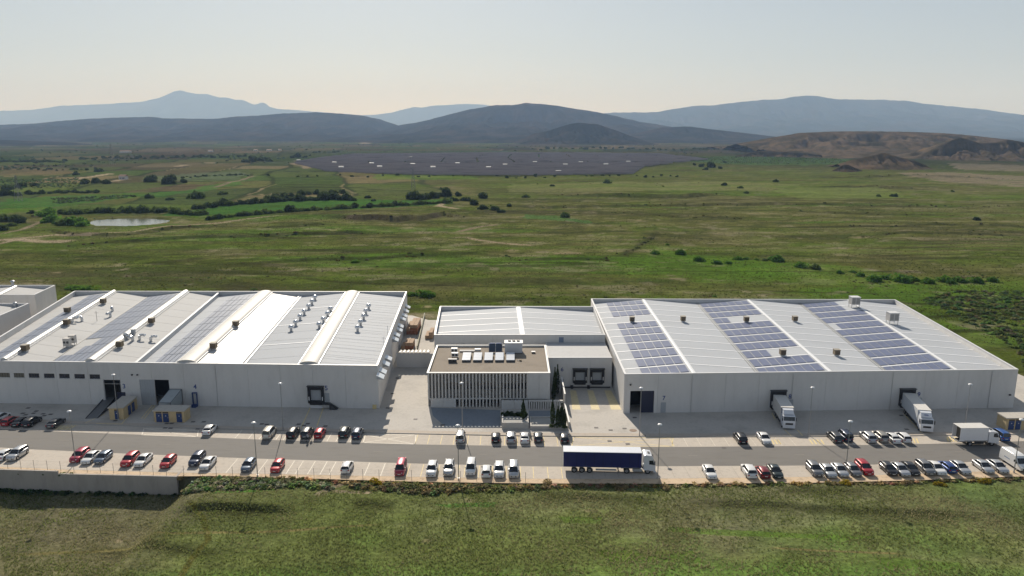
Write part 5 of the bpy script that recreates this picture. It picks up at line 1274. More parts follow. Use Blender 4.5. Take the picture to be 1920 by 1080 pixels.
# ================================================================ KIOSKS, RAMPS AND YARD CLUTTER
def kiosk(name, label, c, wx_, wy_, h, doors_front, doors_right, rotz=0):
    S = empty(name, c, label, 'kiosk'); S.rotation_euler = (0, 0, rotz)
    MB().box(-wx_, wx_, -wy_, wy_, 0, h).build('wall', BEIGE, S, local=True)
    m = MB(); m.hexa([(-wx_ - .18, -wy_ - .18, h + .003), (wx_ + .18, -wy_ - .18, h + .003), (wx_ + .18, wy_ + .18, h + .003), (-wx_ - .18, wy_ + .18, h + .003)], [(-wx_ - .18, -wy_ - .18, h + .2), (wx_ + .18, -wy_ - .18, h + .2), (wx_ + .18, wy_ + .18, h + .28), (-wx_ - .18, wy_ + .18, h + .28)]); m.build('roof', KROOF, S, local=True)
    for a_, b_ in doors_front:
        d = MB().box(a_, b_, -wy_ - .05, -wy_ - .003, .08, 1.95).build('door', BLUED, S, local=True)
        MB().box(a_, b_, -wy_ - .05, -wy_ - .003, 2.02, 2.25).build('louvre', BLACK, d, local=True)
        MB().box(b_ - .18, b_ - .1, -wy_ - .09, -wy_ - .053, .95, 1.1).build('handle', GALV, d, local=True)
        MB().add([((a_ + b_) / 2 - .12, -wy_ - .054, 1.35), ((a_ + b_) / 2 + .12, -wy_ - .054, 1.35), ((a_ + b_) / 2, -wy_ - .054, 1.6)], [(0, 1, 2)]).build('warning_sign', COPE, d, local=True)
    for a_, b_ in doors_right:
        d = MB().box(wx_ + .003, wx_ + .05, a_, b_, .08, 2.1).build('door', BLUED, S, local=True)
        MB().box(wx_ + .053, wx_ + .09, a_ + .1, a_ + .18, .95, 1.1).build('handle', GALV, d, local=True)
    return S
a_ = px(204, 787); b_ = px(230, 788)
kiosk('electrical_kiosk', 'beige electrical kiosk with a single narrow blue door beside the ramp', ((a_.x + b_.x) / 2, a_.y + 3.3, 0), 1.45, 3.3, 2.55, [(-.35, .45)], [(-1.2, .1), (.6, 1.9)], rotz=0.06)
a_ = px(290, 792); b_ = px(346, 793)
kiosk('electrical_kiosk', 'long beige electrical kiosk with three blue doors in the yard', ((a_.x + b_.x) / 2, a_.y + 1.4, 0), (b_.x - a_.x) / 2, 1.4, 2.45, [(-2.75, -1.55), (-1.3, -.1), (1.55, 2.7)], [], rotz=-0.03)
a_ = px(1884, 806); 
kiosk('electrical_kiosk', 'beige electrical kiosk with blue doors behind the small blue van', (a_.x + 3.4, a_.y + 1.4, 0), 3.4, 1.4, 2.45, [(-2.9, -1.75), (-1.45, -.3), (1.5, 2.7)], [], rotz=0.03)
# loading ramp and covered trailer by doors 3 and 4
r0_ = px(162, 785); r1_ = px(201, 754); d = (r1_ - r0_).normalized(); n_ = Vector((d.y, -d.x, 0))
S = empty('loading_ramp', r0_, 'dark steel loading ramp rising to door three', 'ramp')
MB().hexa([r0_ - n_ * .1, r0_ + n_ * 2.2, r1_ + n_ * 2.2, r1_ - n_ * .1], [r0_ - n_ * .1 + Vector((0, 0, .05)), r0_ + n_ * 2.2 + Vector((0, 0, .05)), r1_ + n_ * 2.2 + Vector((0, 0, 1.25)), r1_ - n_ * .1 + Vector((0, 0, 1.25))]).build('deck', mat('ramp_steel', (.16, .165, .17), .6, metal=.3), S)
MB().hexa([r0_ - n_ * .2, r0_ - n_ * .1, r1_ - n_ * .1, r1_ - n_ * .2], [r0_ - n_ * .2 + Vector((0, 0, .12)), r0_ - n_ * .1 + Vector((0, 0, .12)), r1_ - n_ * .1 + Vector((0, 0, 1.55)), r1_ - n_ * .2 + Vector((0, 0, 1.55))]).build('side_rail', DARKM, S)
MB().hexa([r0_ + n_ * 2.2, r0_ + n_ * 2.3, r1_ + n_ * 2.3, r1_ + n_ * 2.2], [r0_ + n_ * 2.2 + Vector((0, 0, .12)), r0_ + n_ * 2.3 + Vector((0, 0, .12)), r1_ + n_ * 2.3 + Vector((0, 0, 1.55)), r1_ + n_ * 2.2 + Vector((0, 0, 1.55))]).build('side_rail', DARKM, S)
s_, _ = fL.s_of(333, 745)
S = empty('covered_ramp', fL.p(s_, 3, 0), 'grey tarpaulin covered loading tunnel in front of door four', 'loading tunnel')
TARP = mat('grey_tarp', (.33, .36, .37), .6, var=.08, vscale=1.5)
a0, a1 = s_ - 1.45, s_ + 1.15
MB().hexa([fL.p(a0, 5.4, .9), fL.p(a1, 5.4, .9), fL.p(a1, .15, .9), fL.p(a0, .15, .9)], [fL.p(a0, 5.4, 2.7), fL.p(a1, 5.4, 2.7), fL.p(a1, .15, 3.9), fL.p(a0, .15, 3.9)]).build('tarpaulin', TARP, S)
for s2 in (a0, a1):
    for o_ in (.2, 2.8, 5.3): MB().cyl(fL.p(s2, o_, 0), fL.p(s2, o_, .9), .06, n=6).build('leg', DARKM, S)
for o_, zt_ in ((.2, 3.92), (5.42, 2.72)):
    m = MB(); m.cyl(fL.p(a0, o_, zt_), fL.p(a1, o_, zt_), .05, n=6); m.cyl(fL.p(a0 - .03, o_, .9), fL.p(a0 - .03, o_, zt_), .05, n=6); m.cyl(fL.p(a1 + .03, o_, .9), fL.p(a1 + .03, o_, zt_), .05, n=6); m.build('hoop', DARKM, S)
for s2 in (a0 - .03, a1 + .03): MB().cyl(fL.p(s2, .2, 3.92), fL.p(s2, 5.42, 2.72), .05, n=6).build('rail', DARKM, S)
def bin_(x, y, col, nm, label):
    p = px(x, y); S = empty('waste_bin', p, label, 'bin', 'bins by door four')
    MB().hexa([(-.4, -.35, .08), (.4, -.35, .08), (.4, .35, .08), (-.4, .35, .08)], [(-.5, -.45, .85), (.5, -.45, .85), (.5, .45, .85), (-.5, .45, .85)]).build('tub', mat(nm, col, .5), S, local=True)
    MB().hexa([(-.52, -.47, .853), (.52, -.47, .853), (.52, .47, .853), (-.52, .47, .853)], [(-.45, -.3, 1.0), (.45, -.3, 1.0), (.45, .4, 1.0), (-.45, .4, 1.0)]).build('lid', mat(nm, col, .5), S, local=True)
    for sx in (-1, 1): MB().cyl((sx * .3, .3, .08), (sx * .3 + sx * .06, .3, .08), .08, n=8).build('wheel', BLACK, S, local=True)
bin_(274, 750.5, (.02, .03, .12), 'navy_plastic', 'navy waste bin in front of the grey sliding door'); bin_(287, 750.5, (.35, .03, .03), 'red_plastic', 'red waste bin in front of the grey sliding door'); bin_(281, 750, (.04, .16, .12), 'green_plastic', 'green waste bin between the navy and the red bin')
for k, (x, y) in enumerate(((246, 753), (250, 757), (255, 748), (258, 744))):
    p = px(x, y); S = empty('pallet_stack', p, ('low heap of wooden pallets beside the beige kiosk', 'single wooden pallet leaning by the kiosk corner', 'wooden pallets against the wall near door three', 'topmost wooden crate against the wall near door three')[k], 'pallets', 'pallets near door three')
    for j in range(2 + k % 3): MB().box(-.5 + .05 * j, .5 + .05 * j, -.4, .4, j * .17, j * .17 + .13).build('pallet', mat('pallet_wood', (.26, .20, .13), .9, var=.1, vscale=3), S, local=True)

# ================================================================ VEHICLES
TYRE = mat('tyre_rubber', (.016, .016, .016), .85); RIM = mat('alloy_rim', (.45, .45, .46), .3, metal=.8)
CGL = mat('car_glass', (.015, .019, .024), .06, spec=.7); HEADL = mat('headlight_glass', (.75, .77, .80), .1, spec=.8); TAILL = mat('tail_light', (.35, .012, .012), .2)
TRIM = mat('black_trim', (.02, .02, .021), .5); PLATE = mat('number_plate', (.7, .7, .66), .5)
def paint(name, col, metal=.35, rough=.32):
    return mat('paint_' + name, col, rough, metal=metal, coat=.6)
PAINT = {'white': paint('white', (.74, .74, .73), 0, .3), 'silver': paint('silver', (.50, .51, .52), .55), 'grey': paint('grey', (.22, .22, .225), .5), 'darkgrey': paint('darkgrey', (.075, .078, .082), .4), 'black': paint('black', (.012, .012, .014), .2),
         'red': paint('red', (.42, .012, .022), .25), 'darkred': paint('darkred', (.20, .010, .016), .3), 'pink': paint('pink', (.36, .025, .055), .35), 'blue': paint('blue', (.025, .065, .23), .35), 'navy': paint('navy', (.022, .035, .075), .3), 'bluegrey': paint('bluegrey', (.12, .16, .22), .45), 'cream': paint('cream', (.66, .62, .53), .1), 'beige': paint('beige', (.36, .34, .30), .4), 'green': paint('green', (.018, .030, .028), .3), 'vivid': paint('vivid', (.012, .085, .32), .25)}
def car_proto(kind):
    """front of the car looks towards -Y"""
    spec = {'hatch': dict(L=4.1, W=1.76, zb=.92, zr=1.46, prof=[(-2.05, .55), (-2.0, .72), (-1.55, .84), (-1.0, .93), (-.2, .95), (1.0, .97), (1.75, .96), (2.0, .85), (2.05, .55)], cab=[(-1.15, .93), (-.30, 1.40), (.2, 1.46), (1.1, 1.42), (1.62, 1.30), (1.93, .94)]),
            'sedan': dict(L=4.6, W=1.80, zb=.92, zr=1.44, prof=[(-2.3, .52), (-2.24, .70), (-1.75, .82), (-1.1, .91), (-.2, .93), (1.0, .96), (1.8, .98), (2.22, .90), (2.3, .55)], cab=[(-1.2, .91), (-.35, 1.38), (.2, 1.44), (.85, 1.40), (1.25, 1.26), (1.75, .97)]),
            'suv': dict(L=4.45, W=1.86, zb=1.02, zr=1.66, prof=[(-2.22, .60), (-2.17, .86), (-1.7, .98), (-1.05, 1.05), (-.2, 1.07), (1.0, 1.09), (1.9, 1.09), (2.17, .98), (2.22, .60)], cab=[(-1.15, 1.05), (-.42, 1.58), (.1, 1.66), (1.2, 1.64), (1.82, 1.52), (2.1, 1.06)]),
            'mpv': dict(L=4.4, W=1.82, zb=1.0, zr=1.80, prof=[(-2.2, .60), (-2.15, .82), (-1.75, .95), (-1.3, 1.03), (-.2, 1.05), (1.0, 1.06), (1.95, 1.06), (2.17, .95), (2.2, .60)], cab=[(-1.5, 1.02), (-.75, 1.68), (-.2, 1.80), (1.3, 1.80), (2.0, 1.72), (2.14, 1.05)])}[kind]
    L_, W_ = spec['L'], spec['W']; hw = W_ / 2; wr = .33 if kind in ('hatch', 'sedan') else .36; wy_ = (-L_ / 2 + .82, L_ / 2 - .80)
    S = empty('car', (0, 0, 0), '', 'car')
    # body: cross-sections along the car, arches left open over the wheels
    ys = sorted(set([p[0] for p in spec['prof']] + [wy + dy for wy in wy_ for dy in (-wr - .09, -wr * .75, -wr * .3, wr * .3, wr * .75, wr + .09)] + list(np.linspace(-L_ / 2, L_ / 2, 12))))
    m = MB(); rows = []
    for y in ys:
        zt_ = float(np.interp(y, [p[0] for p in spec['prof']], [p[1] for p in spec['prof']])); tcl = abs(y) / (L_ / 2)
        w_ = hw * (1 - .13 * max(0, tcl - .72) / .28 - .06 * max(0, tcl - .93) / .07)
        zb = .24
        for wy in wy_:
            if abs(y - wy) < wr + .085: zb = max(zb, wr + sqrt(max(0, (wr + .09) ** 2 - (y - wy) ** 2)))
        zb = min(zb, zt_ - .08); zm = max(zb + .02, min(zt_ - .10, .62))
        sec = [(-w_ * .96, zb), (-w_, zm), (-w_ * .985, zt_ - .07), (-w_ * .90, zt_), (-w_ * .45, zt_ + .025), (0, zt_ + .03), (w_ * .45, zt_ + .025), (w_ * .90, zt_), (w_ * .985, zt_ - .07), (w_, zm), (w_ * .96, zb)]
        rows.append([(x, y, z) for x, z in sec])
    n = 11; vs = [p for r in rows for p in r]
    m.add(vs, [(i * n + j, i * n + j + 1, (i + 1) * n + j + 1, (i + 1) * n + j) for i in range(len(rows) - 1) for j in range(n - 1)], True)
    m.add(rows[0], [tuple(range(n))]); m.add(rows[-1], [tuple(range(n - 1, -1, -1))])
    m.add([(-hw * .93, -L_ / 2 + .1, .25), (hw * .93, -L_ / 2 + .1, .25), (hw * .93, L_ / 2 - .1, .25), (-hw * .93, L_ / 2 - .1, .25)], [(0, 1, 2, 3)])
    body = m.build('body', PAINT['white'], S, local=True); body.material_slots[0].link = 'OBJECT'
    # greenhouse: glass all round, painted roof on top
    m = MB(); rows = []; cab = spec['cab']; zb0 = spec['zb']
    for y, z in cab:
        wt = hw * (.86 if z > zb0 + .25 else .90 - .05 * 0); rows.append((y, z, hw * .90, wt if z < zb0 + .25 else hw * .72))
    def belt(y): return float(np.interp(y, [p[0] for p in spec['prof']], [p[1] for p in spec['prof']])) - .02
    top = [(y, z) for y, z in cab]
    # windscreen, rear window, side windows as separate pieces
    (y0, z0), (y1, z1) = cab[0], cab[1]; (yn, zn), (ym, zm_) = cab[-1], cab[-2]
    wt = hw * .72; wb = hw * .88
    m = MB(); m.add([(-wb, y0, z0), (wb, y0, z0), (wt, y1, z1), (-wt, y1, z1)], [(0, 1, 2, 3)]); m.build('windscreen', CGL, S, local=True)
    m = MB(); m.add([(-wb * .98, yn, zn), (wb * .98, yn, zn), (wt, ym, zm_), (-wt, ym, zm_)], [(3, 2, 1, 0)]); m.build('rear_window', CGL, S, local=True)
    for sx in (-1, 1):
        vs = []; mids = cab[1:-1]
        for y, z in mids: vs.append((sx * wt, y, z))
        lows = [(sx * wb * (.98 if i == 0 else 1), y, belt(y)) for i, (y, z) in enumerate([cab[-1]] + [cab[0]])]
        poly = [(sx * wb, y0, z0)] + vs + [(sx * wb * .98, yn, zn)] + [(sx * wb * 1.0, lerp(yn, y0, k / 3), belt(lerp(yn, y0, k / 3))) for k in (1, 2)]
        m = MB(); m.add(poly, [tuple(range(len(poly)))]); m.build('side_window', CGL, S, local=True)
        mb = MB(); ymid = lerp(y1, ym, .42); zt_ = float(np.interp(ymid, [p[0] for p in cab], [p[1] for p in cab]))
        mb.hexa([(sx * wb - .02, ymid - .05, belt(ymid) + .02), (sx * wb + .02, ymid - .05, belt(ymid) + .02), (sx * wb + .02, ymid + .05, belt(ymid) + .02), (sx * wb - .02, ymid + .05, belt(ymid) + .02)], [(sx * wt - .02, ymid - .05, zt_), (sx * wt + .02, ymid - .05, zt_), (sx * wt + .02, ymid + .05, zt_), (sx * wt - .02, ymid + .05, zt_)]); mb.build('door_pillar', TRIM, S, local=True)
    m = MB(); rr = []
    for k, (y, z) in enumerate(mids): rr.append([(-wt - .015, y, z - .02), (-wt * .9, y, z + .035), (0, y, z + .06), (wt * .9, y, z + .035), (wt + .015, y, z - .02)])
    vs = [p for r in rr for p in r]; m.add(vs, [(i * 5 + j, i * 5 + j + 1, (i + 1) * 5 + j + 1, (i + 1) * 5 + j) for i in range(len(rr) - 1) for j in range(4)], True)
    # roof pillars in body colour
    for sx in (-1, 1):
        for (ya, za, yb_, zb_) in ((y0, z0, y1, z1), (yn, zn, ym, zm_)):
            m.hexa([(sx * wb - .05, ya - .05, za - .03), (sx * wb + .03, ya - .05, za - .03), (sx * wb + .03, ya + .05, za - .03), (sx * wb - .05, ya + .05, za - .03)], [(sx * wt - .05, yb_ - .05, zb_ + .02), (sx * wt + .02, yb_ - .05, zb_ + .02), (sx * wt + .02, yb_ + .05, zb_ + .02), (sx * wt - .05, yb_ + .05, zb_ + .02)])
    roof = m.build('roof', PAINT['white'], S, local=True); roof.material_slots[0].link = 'OBJECT'
    for wy in wy_:
        for sx in (-1, 1):
            wdisc = MB().cyl((sx * (hw - .22), wy, wr), (sx * (hw - .015), wy, wr), wr, n=16).build('wheel', TYRE, S, local=True)
            MB().cyl((sx * (hw - .016), wy, wr), (sx * (hw - .004), wy, wr), wr * .62, n=12, smooth=False).build('rim', RIM, wdisc, local=True)
    hz_ = spec['prof'][1][1] - .10
    for sx in (-1, 1):
        MB().hexa([(sx * hw * .62 - .16, -L_ / 2 + .00, hz_ - .09), (sx * hw * .62 + .16, -L_ / 2 + .06, hz_ - .09), (sx * hw * .62 + .16, -L_ / 2 + .3, hz_ - .09), (sx * hw * .62 - .16, -L_ / 2 + .3, hz_ - .09)] if sx > 0 else [(-hw * .62 - .16, -L_ / 2 + .06, hz_ - .09), (-hw * .62 + .16, -L_ / 2, hz_ - .09), (-hw * .62 + .16, -L_ / 2 + .3, hz_ - .09), (-hw * .62 - .16, -L_ / 2 + .3, hz_ - .09)],
                  [(sx * hw * .62 - .18, -L_ / 2 + .02, hz_ + .06), (sx * hw * .62 + .18, -L_ / 2 + .06, hz_ + .06), (sx * hw * .62 + .18, -L_ / 2 + .3, hz_ + .06), (sx * hw * .62 - .18, -L_ / 2 + .3, hz_ + .06)]).build('headlight', HEADL, S, local=True)
        MB().box(sx * hw * .70 - .14, sx * hw * .70 + .14, L_ / 2 - .15, L_ / 2 - .004, .68, .86).build('tail_light', TAILL, S, local=True)
        MB().box(sx * hw * .96 + (-.02 if sx < 0 else .02) - .1, sx * hw * .96 + (-.02 if sx < 0 else .02) + .1, y0 + .42, y0 + .58, zb0 + .04, zb0 + .18).build('mirror', TRIM, S, local=True)
    MB().box(-hw * .5, hw * .5, -L_ / 2 - .012, -L_ / 2 + .1, .40, .55).build('grille', TRIM, S, local=True)
    MB().box(-.26, .26, -L_ / 2 - .03, -L_ / 2 - .013, .42, .53).build('number_plate', PLATE, S, local=True)
    MB().box(-.26, .26, L_ / 2 - .02, L_ / 2 + .012, .55, .66).build('number_plate', PLATE, S, local=True)
    return S
PROTO = {}
def put_car(x, y, kind, colour, front_near, label, grp, dz=.7, rot=0.0, scale=1.0):
    if kind not in PROTO: S = PROTO[kind] = car_proto(kind)
    else: S = copy_tree(PROTO[kind])
    p = px(x, y, dz); S.location = (p.x, p.y, 0); S.rotation_euler = (0, 0, (0 if front_near else pi) + rot)
    S['label'] = label; S['group'] = grp
    for ch in S.children:
        if ch.name.split('.')[0] in ('body', 'roof'): ch.material_slots[0].link = 'OBJECT'; ch.material_slots[0].material = PAINT[colour]
    return S
GL_, GU_ = 'cars in the lower parking row', 'cars in the upper parking row'
LOWER = [
 (10, 850, 'sedan', 'white', 0, 'white saloon above the retaining wall beside a silver-grey car'), (33, 849.5, 'suv', 'silver', 1, 'silver-grey estate above the retaining wall facing the field'),
 (150, 853, 'suv', 'pink', 1, 'crimson car parked against the lamp above the retaining wall'), (171, 855.5, 'sedan', 'white', 1, 'white car between the crimson and the slate-blue car'), (194, 856, 'hatch', 'bluegrey', 1, 'slate-blue car next to the white one above the retaining wall'),
 (244, 860.6, 'suv', 'red', 1, 'deep red car touching a white one above the retaining wall'), (269, 860.6, 'sedan', 'white', 1, 'white car beside the deep red one above the retaining wall'), (315.6, 863.8, 'hatch', 'red', 1, 'lone red hatchback at the end of the retaining wall'),
 (370, 859.6, 'suv', 'navy', 1, 'blue car with bright roof beside a white saloon'), (390, 866.5, 'sedan', 'white', 1, 'white saloon beside the blue car near the wall end'), (466, 870.5, 'hatch', 'bluegrey', 1, 'lone blue-grey hatchback near a verge lamp'), (520.5, 872, 'hatch', 'red', 1, 'lone red hatchback among empty bays behind the fence'),
 (651, 873.5, 'hatch', 'white', 0, 'lone white hatchback with its tail towards the field'), (751.5, 877, 'mpv', 'pink', 1, 'raspberry red car alone left of the white cars'),
 (810, 879, 'suv', 'white', 1, 'white car between the raspberry car and a silver one'), (842, 877, 'suv', 'silver', 1, 'silver car with dark glass roof beside the verge lamp'), (883, 876, 'mpv', 'white', 1, 'tall white van-like car beside the verge lamp'), (912, 881, 'hatch', 'white', 0, 'small white hatchback with red tail lights facing the road'), (936, 880, 'suv', 'white', 1, 'white car with a sunroof between small white and pale blue-silver cars'), (963, 881, 'mpv', 'silver', 1, 'pale silver car at the end of the row before the blue truck'),
 (1330, 882.5, 'sedan', 'white', 1, 'lone white saloon ahead of the blue trailer truck'), (1404, 881.5, 'suv', 'white', 0, 'white car tail to the field beside the dark red one'), (1430, 883, 'hatch', 'darkred', 0, 'dark red hatchback between white and dark green cars'), (1453, 881.5, 'sedan', 'green', 1, 'dark green saloon next to the dark red hatchback'),
 (1527, 878.5, 'suv', 'grey', 1, 'grey estate at the start of the silver group'), (1552, 880.5, 'sedan', 'silver', 1, 'silver saloon next to the grey estate'), (1574, 879, 'sedan', 'silver', 1, 'silver saloon leaning on the verge lamp side'), (1599, 879, 'hatch', 'grey', 1, 'mid grey hatchback beside the bright red car'), (1620, 876, 'suv', 'red', 1, 'bright red car at the end of the silver group'),
 (1666, 877.5, 'hatch', 'black', 1, 'black hatchback first after the gap past the bright red car'), (1688, 878, 'sedan', 'silver', 1, 'silver saloon between two black cars'), (1706, 876.5, 'sedan', 'black', 1, 'black saloon next to the silver one between blacks'), (1734.5, 876, 'suv', 'grey', 1, 'bronze-grey car beside white saloon in the dense group'), (1755, 875.5, 'sedan', 'white', 1, 'white saloon beside the blue hatchback'), (1776, 873.5, 'hatch', 'blue', 0, 'blue hatchback tail to the field'), (1800, 874.5, 'sedan', 'silver', 1, 'silver saloon at the end next to the blue hatchback'),
 (1843, 872.5, 'sedan', 'silver', 1, 'silver car in the pair near the delivery van'), (1870, 872.5, 'sedan', 'silver', 1, 'silver car right next to the delivery van'),
]
UPPER = [
 (1, 782, 'suv', 'white', 0, 'white car at the kerb beside the scarlet one'), (19, 787.5, 'hatch', 'red', 0, 'scarlet hatchback at the kerb below the row of windows'), (40, 789, 'sedan', 'black', 0, 'black saloon beside the scarlet hatchback'), (60, 789.5, 'suv', 'black', 0, 'black estate beside the black saloon at the kerb'), (104.5, 791.5, 'sedan', 'darkgrey', 0, 'dark grey saloon at the kerb beside yellow hatching'),
 (393.5, 803.5, 'sedan', 'white', 0, 'white car alone at the kerb near the long kiosk'), (505, 810, 'mpv', 'cream', 0, 'cream car alone at the kerb'), (549.5, 810, 'suv', 'black', 0, 'black estate at the kerb near the walking people'), (576, 810, 'suv', 'darkgrey', 0, 'dark grey car behind the walking people'), (600, 810, 'hatch', 'red', 0, 'red hatchback beside the walking people'), (646, 809, 'suv', 'green', 0, 'dark green car beside the blue one at the kerb'), (670.5, 811, 'suv', 'navy', 0, 'navy car at the end before the crossed-out zone'),
 (863.5, 818, 'mpv', 'silver', 0, 'pale silver van-like car under the office lamp'), (929.6, 818.5, 'hatch', 'black', 0, 'black hatchback with red tail lights before the office'), (958, 818.5, 'suv', 'silver', 0, 'light silver car before the planter'), (983.5, 818.5, 'sedan', 'white', 0, 'white saloon before the planter hedge'), (1009, 818, 'hatch', 'darkgrey', 0, 'dark grey hatchback with shiny roof before the low planter'), (1058, 819.5, 'hatch', 'black', 0, 'black hatchback at the garden wall corner'),
 (1388, 820, 'suv', 'black', 0, 'black car at the kerb left of the white docked car'), (1432.5, 820, 'sedan', 'white', 1, 'white saloon at the kerb beside the truck at dock eight'),
 (1565, 818.5, 'suv', 'darkgrey', 0, 'dark grey estate beside the tall dark blue car at the kerb'), (1583.5, 816, 'mpv', 'navy', 0, 'tall dark blue car beside the kerb lamp'), (1627, 818, 'suv', 'silver', 0, 'silver car first in the kerb group of four'), (1650, 817, 'suv', 'beige', 0, 'beige-grey car second in the kerb group of four'), (1673, 819, 'sedan', 'white', 0, 'white saloon third in the kerb group of four'), (1693, 818, 'hatch', 'white', 0, 'white hatchback last in the kerb group before yellow hatching'),
 (1874, 814.5, 'mpv', 'vivid', 0, 'bright blue small van behind the box truck'),
]
for r in LOWER: put_car(*r, GL_)
for r in UPPER: put_car(*r, GU_)

# ---- trucks
TWHITE = mat('truck_white', (.66, .68, .72), .35, coat=.3); TBOX = mat('box_grey_white', (.60, .58, .55), .5, var=.05, vscale=1); TBLUE = mat('curtain_navy', (.006, .010, .095), .5, var=.12, vscale=.6)
CHASSIS = mat('chassis_black', (.022, .022, .024), .7)
def wheel(S, x, y, r, wd, sgn):
    w_ = MB().cyl((x - wd / 2, y, r), (x + wd / 2, y, r), r, n=18).build('wheel', TYRE, S, local=True)
    MB().cyl((x + sgn * wd / 2, y, r), (x + sgn * (wd / 2 + .015), y, r), r * .55, n=12, smooth=False).build('rim', RIM, w_, local=True)
def cab(S, yf, wd, zr, deflect=True, mm=TWHITE):
    """cab-over tractor cab, front at y = yf looking towards -Y"""
    hw = wd / 2; m = MB()
    prof = [(yf + .02, .55), (yf, 1.35), (yf + .12, 1.95), (yf + .38, 2.75), (yf + .75, zr), (yf + 1.75, zr + .12), (yf + 2.05, zr), (yf + 2.1, .75)]
    vs = [(-hw, y, z) for y, z in prof] + [(hw, y, z) for y, z in prof]; n = len(prof)
    m.add(vs, [tuple(range(n)), tuple(range(2 * n - 1, n - 1, -1))] + [(i, n + i, n + (i + 1) % n, (i + 1) % n) for i in range(n)]); m.build('cab', mm, S, local=True)
    MB().add([(-hw * .92, yf + .10, 1.88), (hw * .92, yf + .10, 1.88), (hw * .90, yf + .33, 2.68), (-hw * .90, yf + .33, 2.68)], [(0, 1, 2, 3)]).build('windscreen', CGL, S, local=True)
    for sx in (-1, 1):
        MB().add([(sx * (hw + .006), yf + .22, 1.75), (sx * (hw + .006), yf + 1.15, 1.85), (sx * (hw + .006), yf + 1.15, 2.55), (sx * (hw + .006), yf + .48, 2.62)], [(0, 1, 2, 3)]).build('side_window', CGL, S, local=True)
        MB().box(sx * (hw + .16) - .07, sx * (hw + .16) + .07, yf + .1, yf + .25, 1.85, 2.55).build('mirror', TRIM, S, local=True)
        MB().box(sx * hw * .72 - .17, sx * hw * .72 + .17, yf - .02, yf + .1, .72, .92).build('headlight', HEADL, S, local=True)
    MB().box(-hw * .62, hw * .62, yf - .015, yf + .1, 1.05, 1.45).build('grille', TRIM, S, local=True)
    MB().box(-hw, hw, yf - .04, yf + .3, .35, .62).build('bumper', TRIM if not deflect else mm, S, local=True)
    MB().box(-.26, .26, yf - .06, yf - .042, .42, .53).build('number_plate', PLATE, S, local=True)
    MB().box(-.35, .35, yf + .95, yf + 1.35, zr + .10, zr + .16).build('roof_hatch', TRIM, S, local=True)
def semi(loc, rot, label):
    S = empty('semi_truck', loc, label, 'truck'); S.rotation_euler = (0, 0, rot); W2 = 1.275
    cab(S, -8.2, 2.5, 3.45)
    MB().box(-.45, .45, -6.2, -2.2, .62, .95).build('chassis', CHASSIS, S, local=True)
    for sx in (-1, 1):
        wheel(S, sx * 1.08, -6.85, .52, .32, sx); wheel(S, sx * 1.02, -3.15, .52, .5, sx)
        MB().box(sx * 1.0 - .25, sx * 1.0 + .25, -5.9, -4.2, .45, .95).build('fuel_tank', GALV, S, local=True)
        for y in (3.4, 4.75, 6.1): wheel(S, sx * 1.05, y, .50, .38, sx)
    MB().box(-W2, W2, -5.75, 8.05, 3.905, 4.0).build('trailer_roof', TWHITE, S, local=True)
    for sx in (-1, 1):
        c_ = MB().box(sx * W2 - .02, sx * W2 + .02, -5.70, 8.0, 1.18, 3.9).build('curtain', TBLUE, S, local=True)
        for k in range(9): MB().box(sx * (W2 + .024) - .003, sx * (W2 + .024) + .003, -5.2 + k * 1.55, -5.14 + k * 1.55, 1.2, 3.88).build('strap', mat('curtain_strap', (.006, .008, .03), .6), c_, local=True)
    MB().box(-W2 + .03, W2 - .03, -5.72, 7.98, 1.1, 3.9).build('trailer_box', mat('trailer_inner', (.30, .31, .33), .6), S, local=True)
    for k in (-1, 1): MB().box(k * .63 - .6, k * .63 + .6, 7.99, 8.04, 1.2, 3.88).build('rear_door', TWHITE, S, local=True)
    MB().box(-.5, .5, -5.0, 7.9, .85, 1.09).build('trailer_frame', CHASSIS, S, local=True)
    for sx in (-1, 1): MB().box(sx * 1.1 - .03, sx * 1.1 + .03, -1.3, 2.3, .45, .80).build('side_guard', GALV, S, local=True); MB().cyl((sx * .8, -1.7, .05), (sx * .8, -1.7, .9), .08, n=8).build('landing_leg', DARKM, S, local=True)
    return S
a_ = px(1085, 886.5); b_ = px(1213, 889)
an = atan2(b_.y - a_.y, b_.x - a_.x)
cx_ = (px(1056, 887).x + px(1228, 889).x) / 2
semi((cx_, (a_.y + b_.y) / 2 + 1.28, 0), an + pi / 2, 'white semi truck with a long navy blue curtain trailer parked along the road')
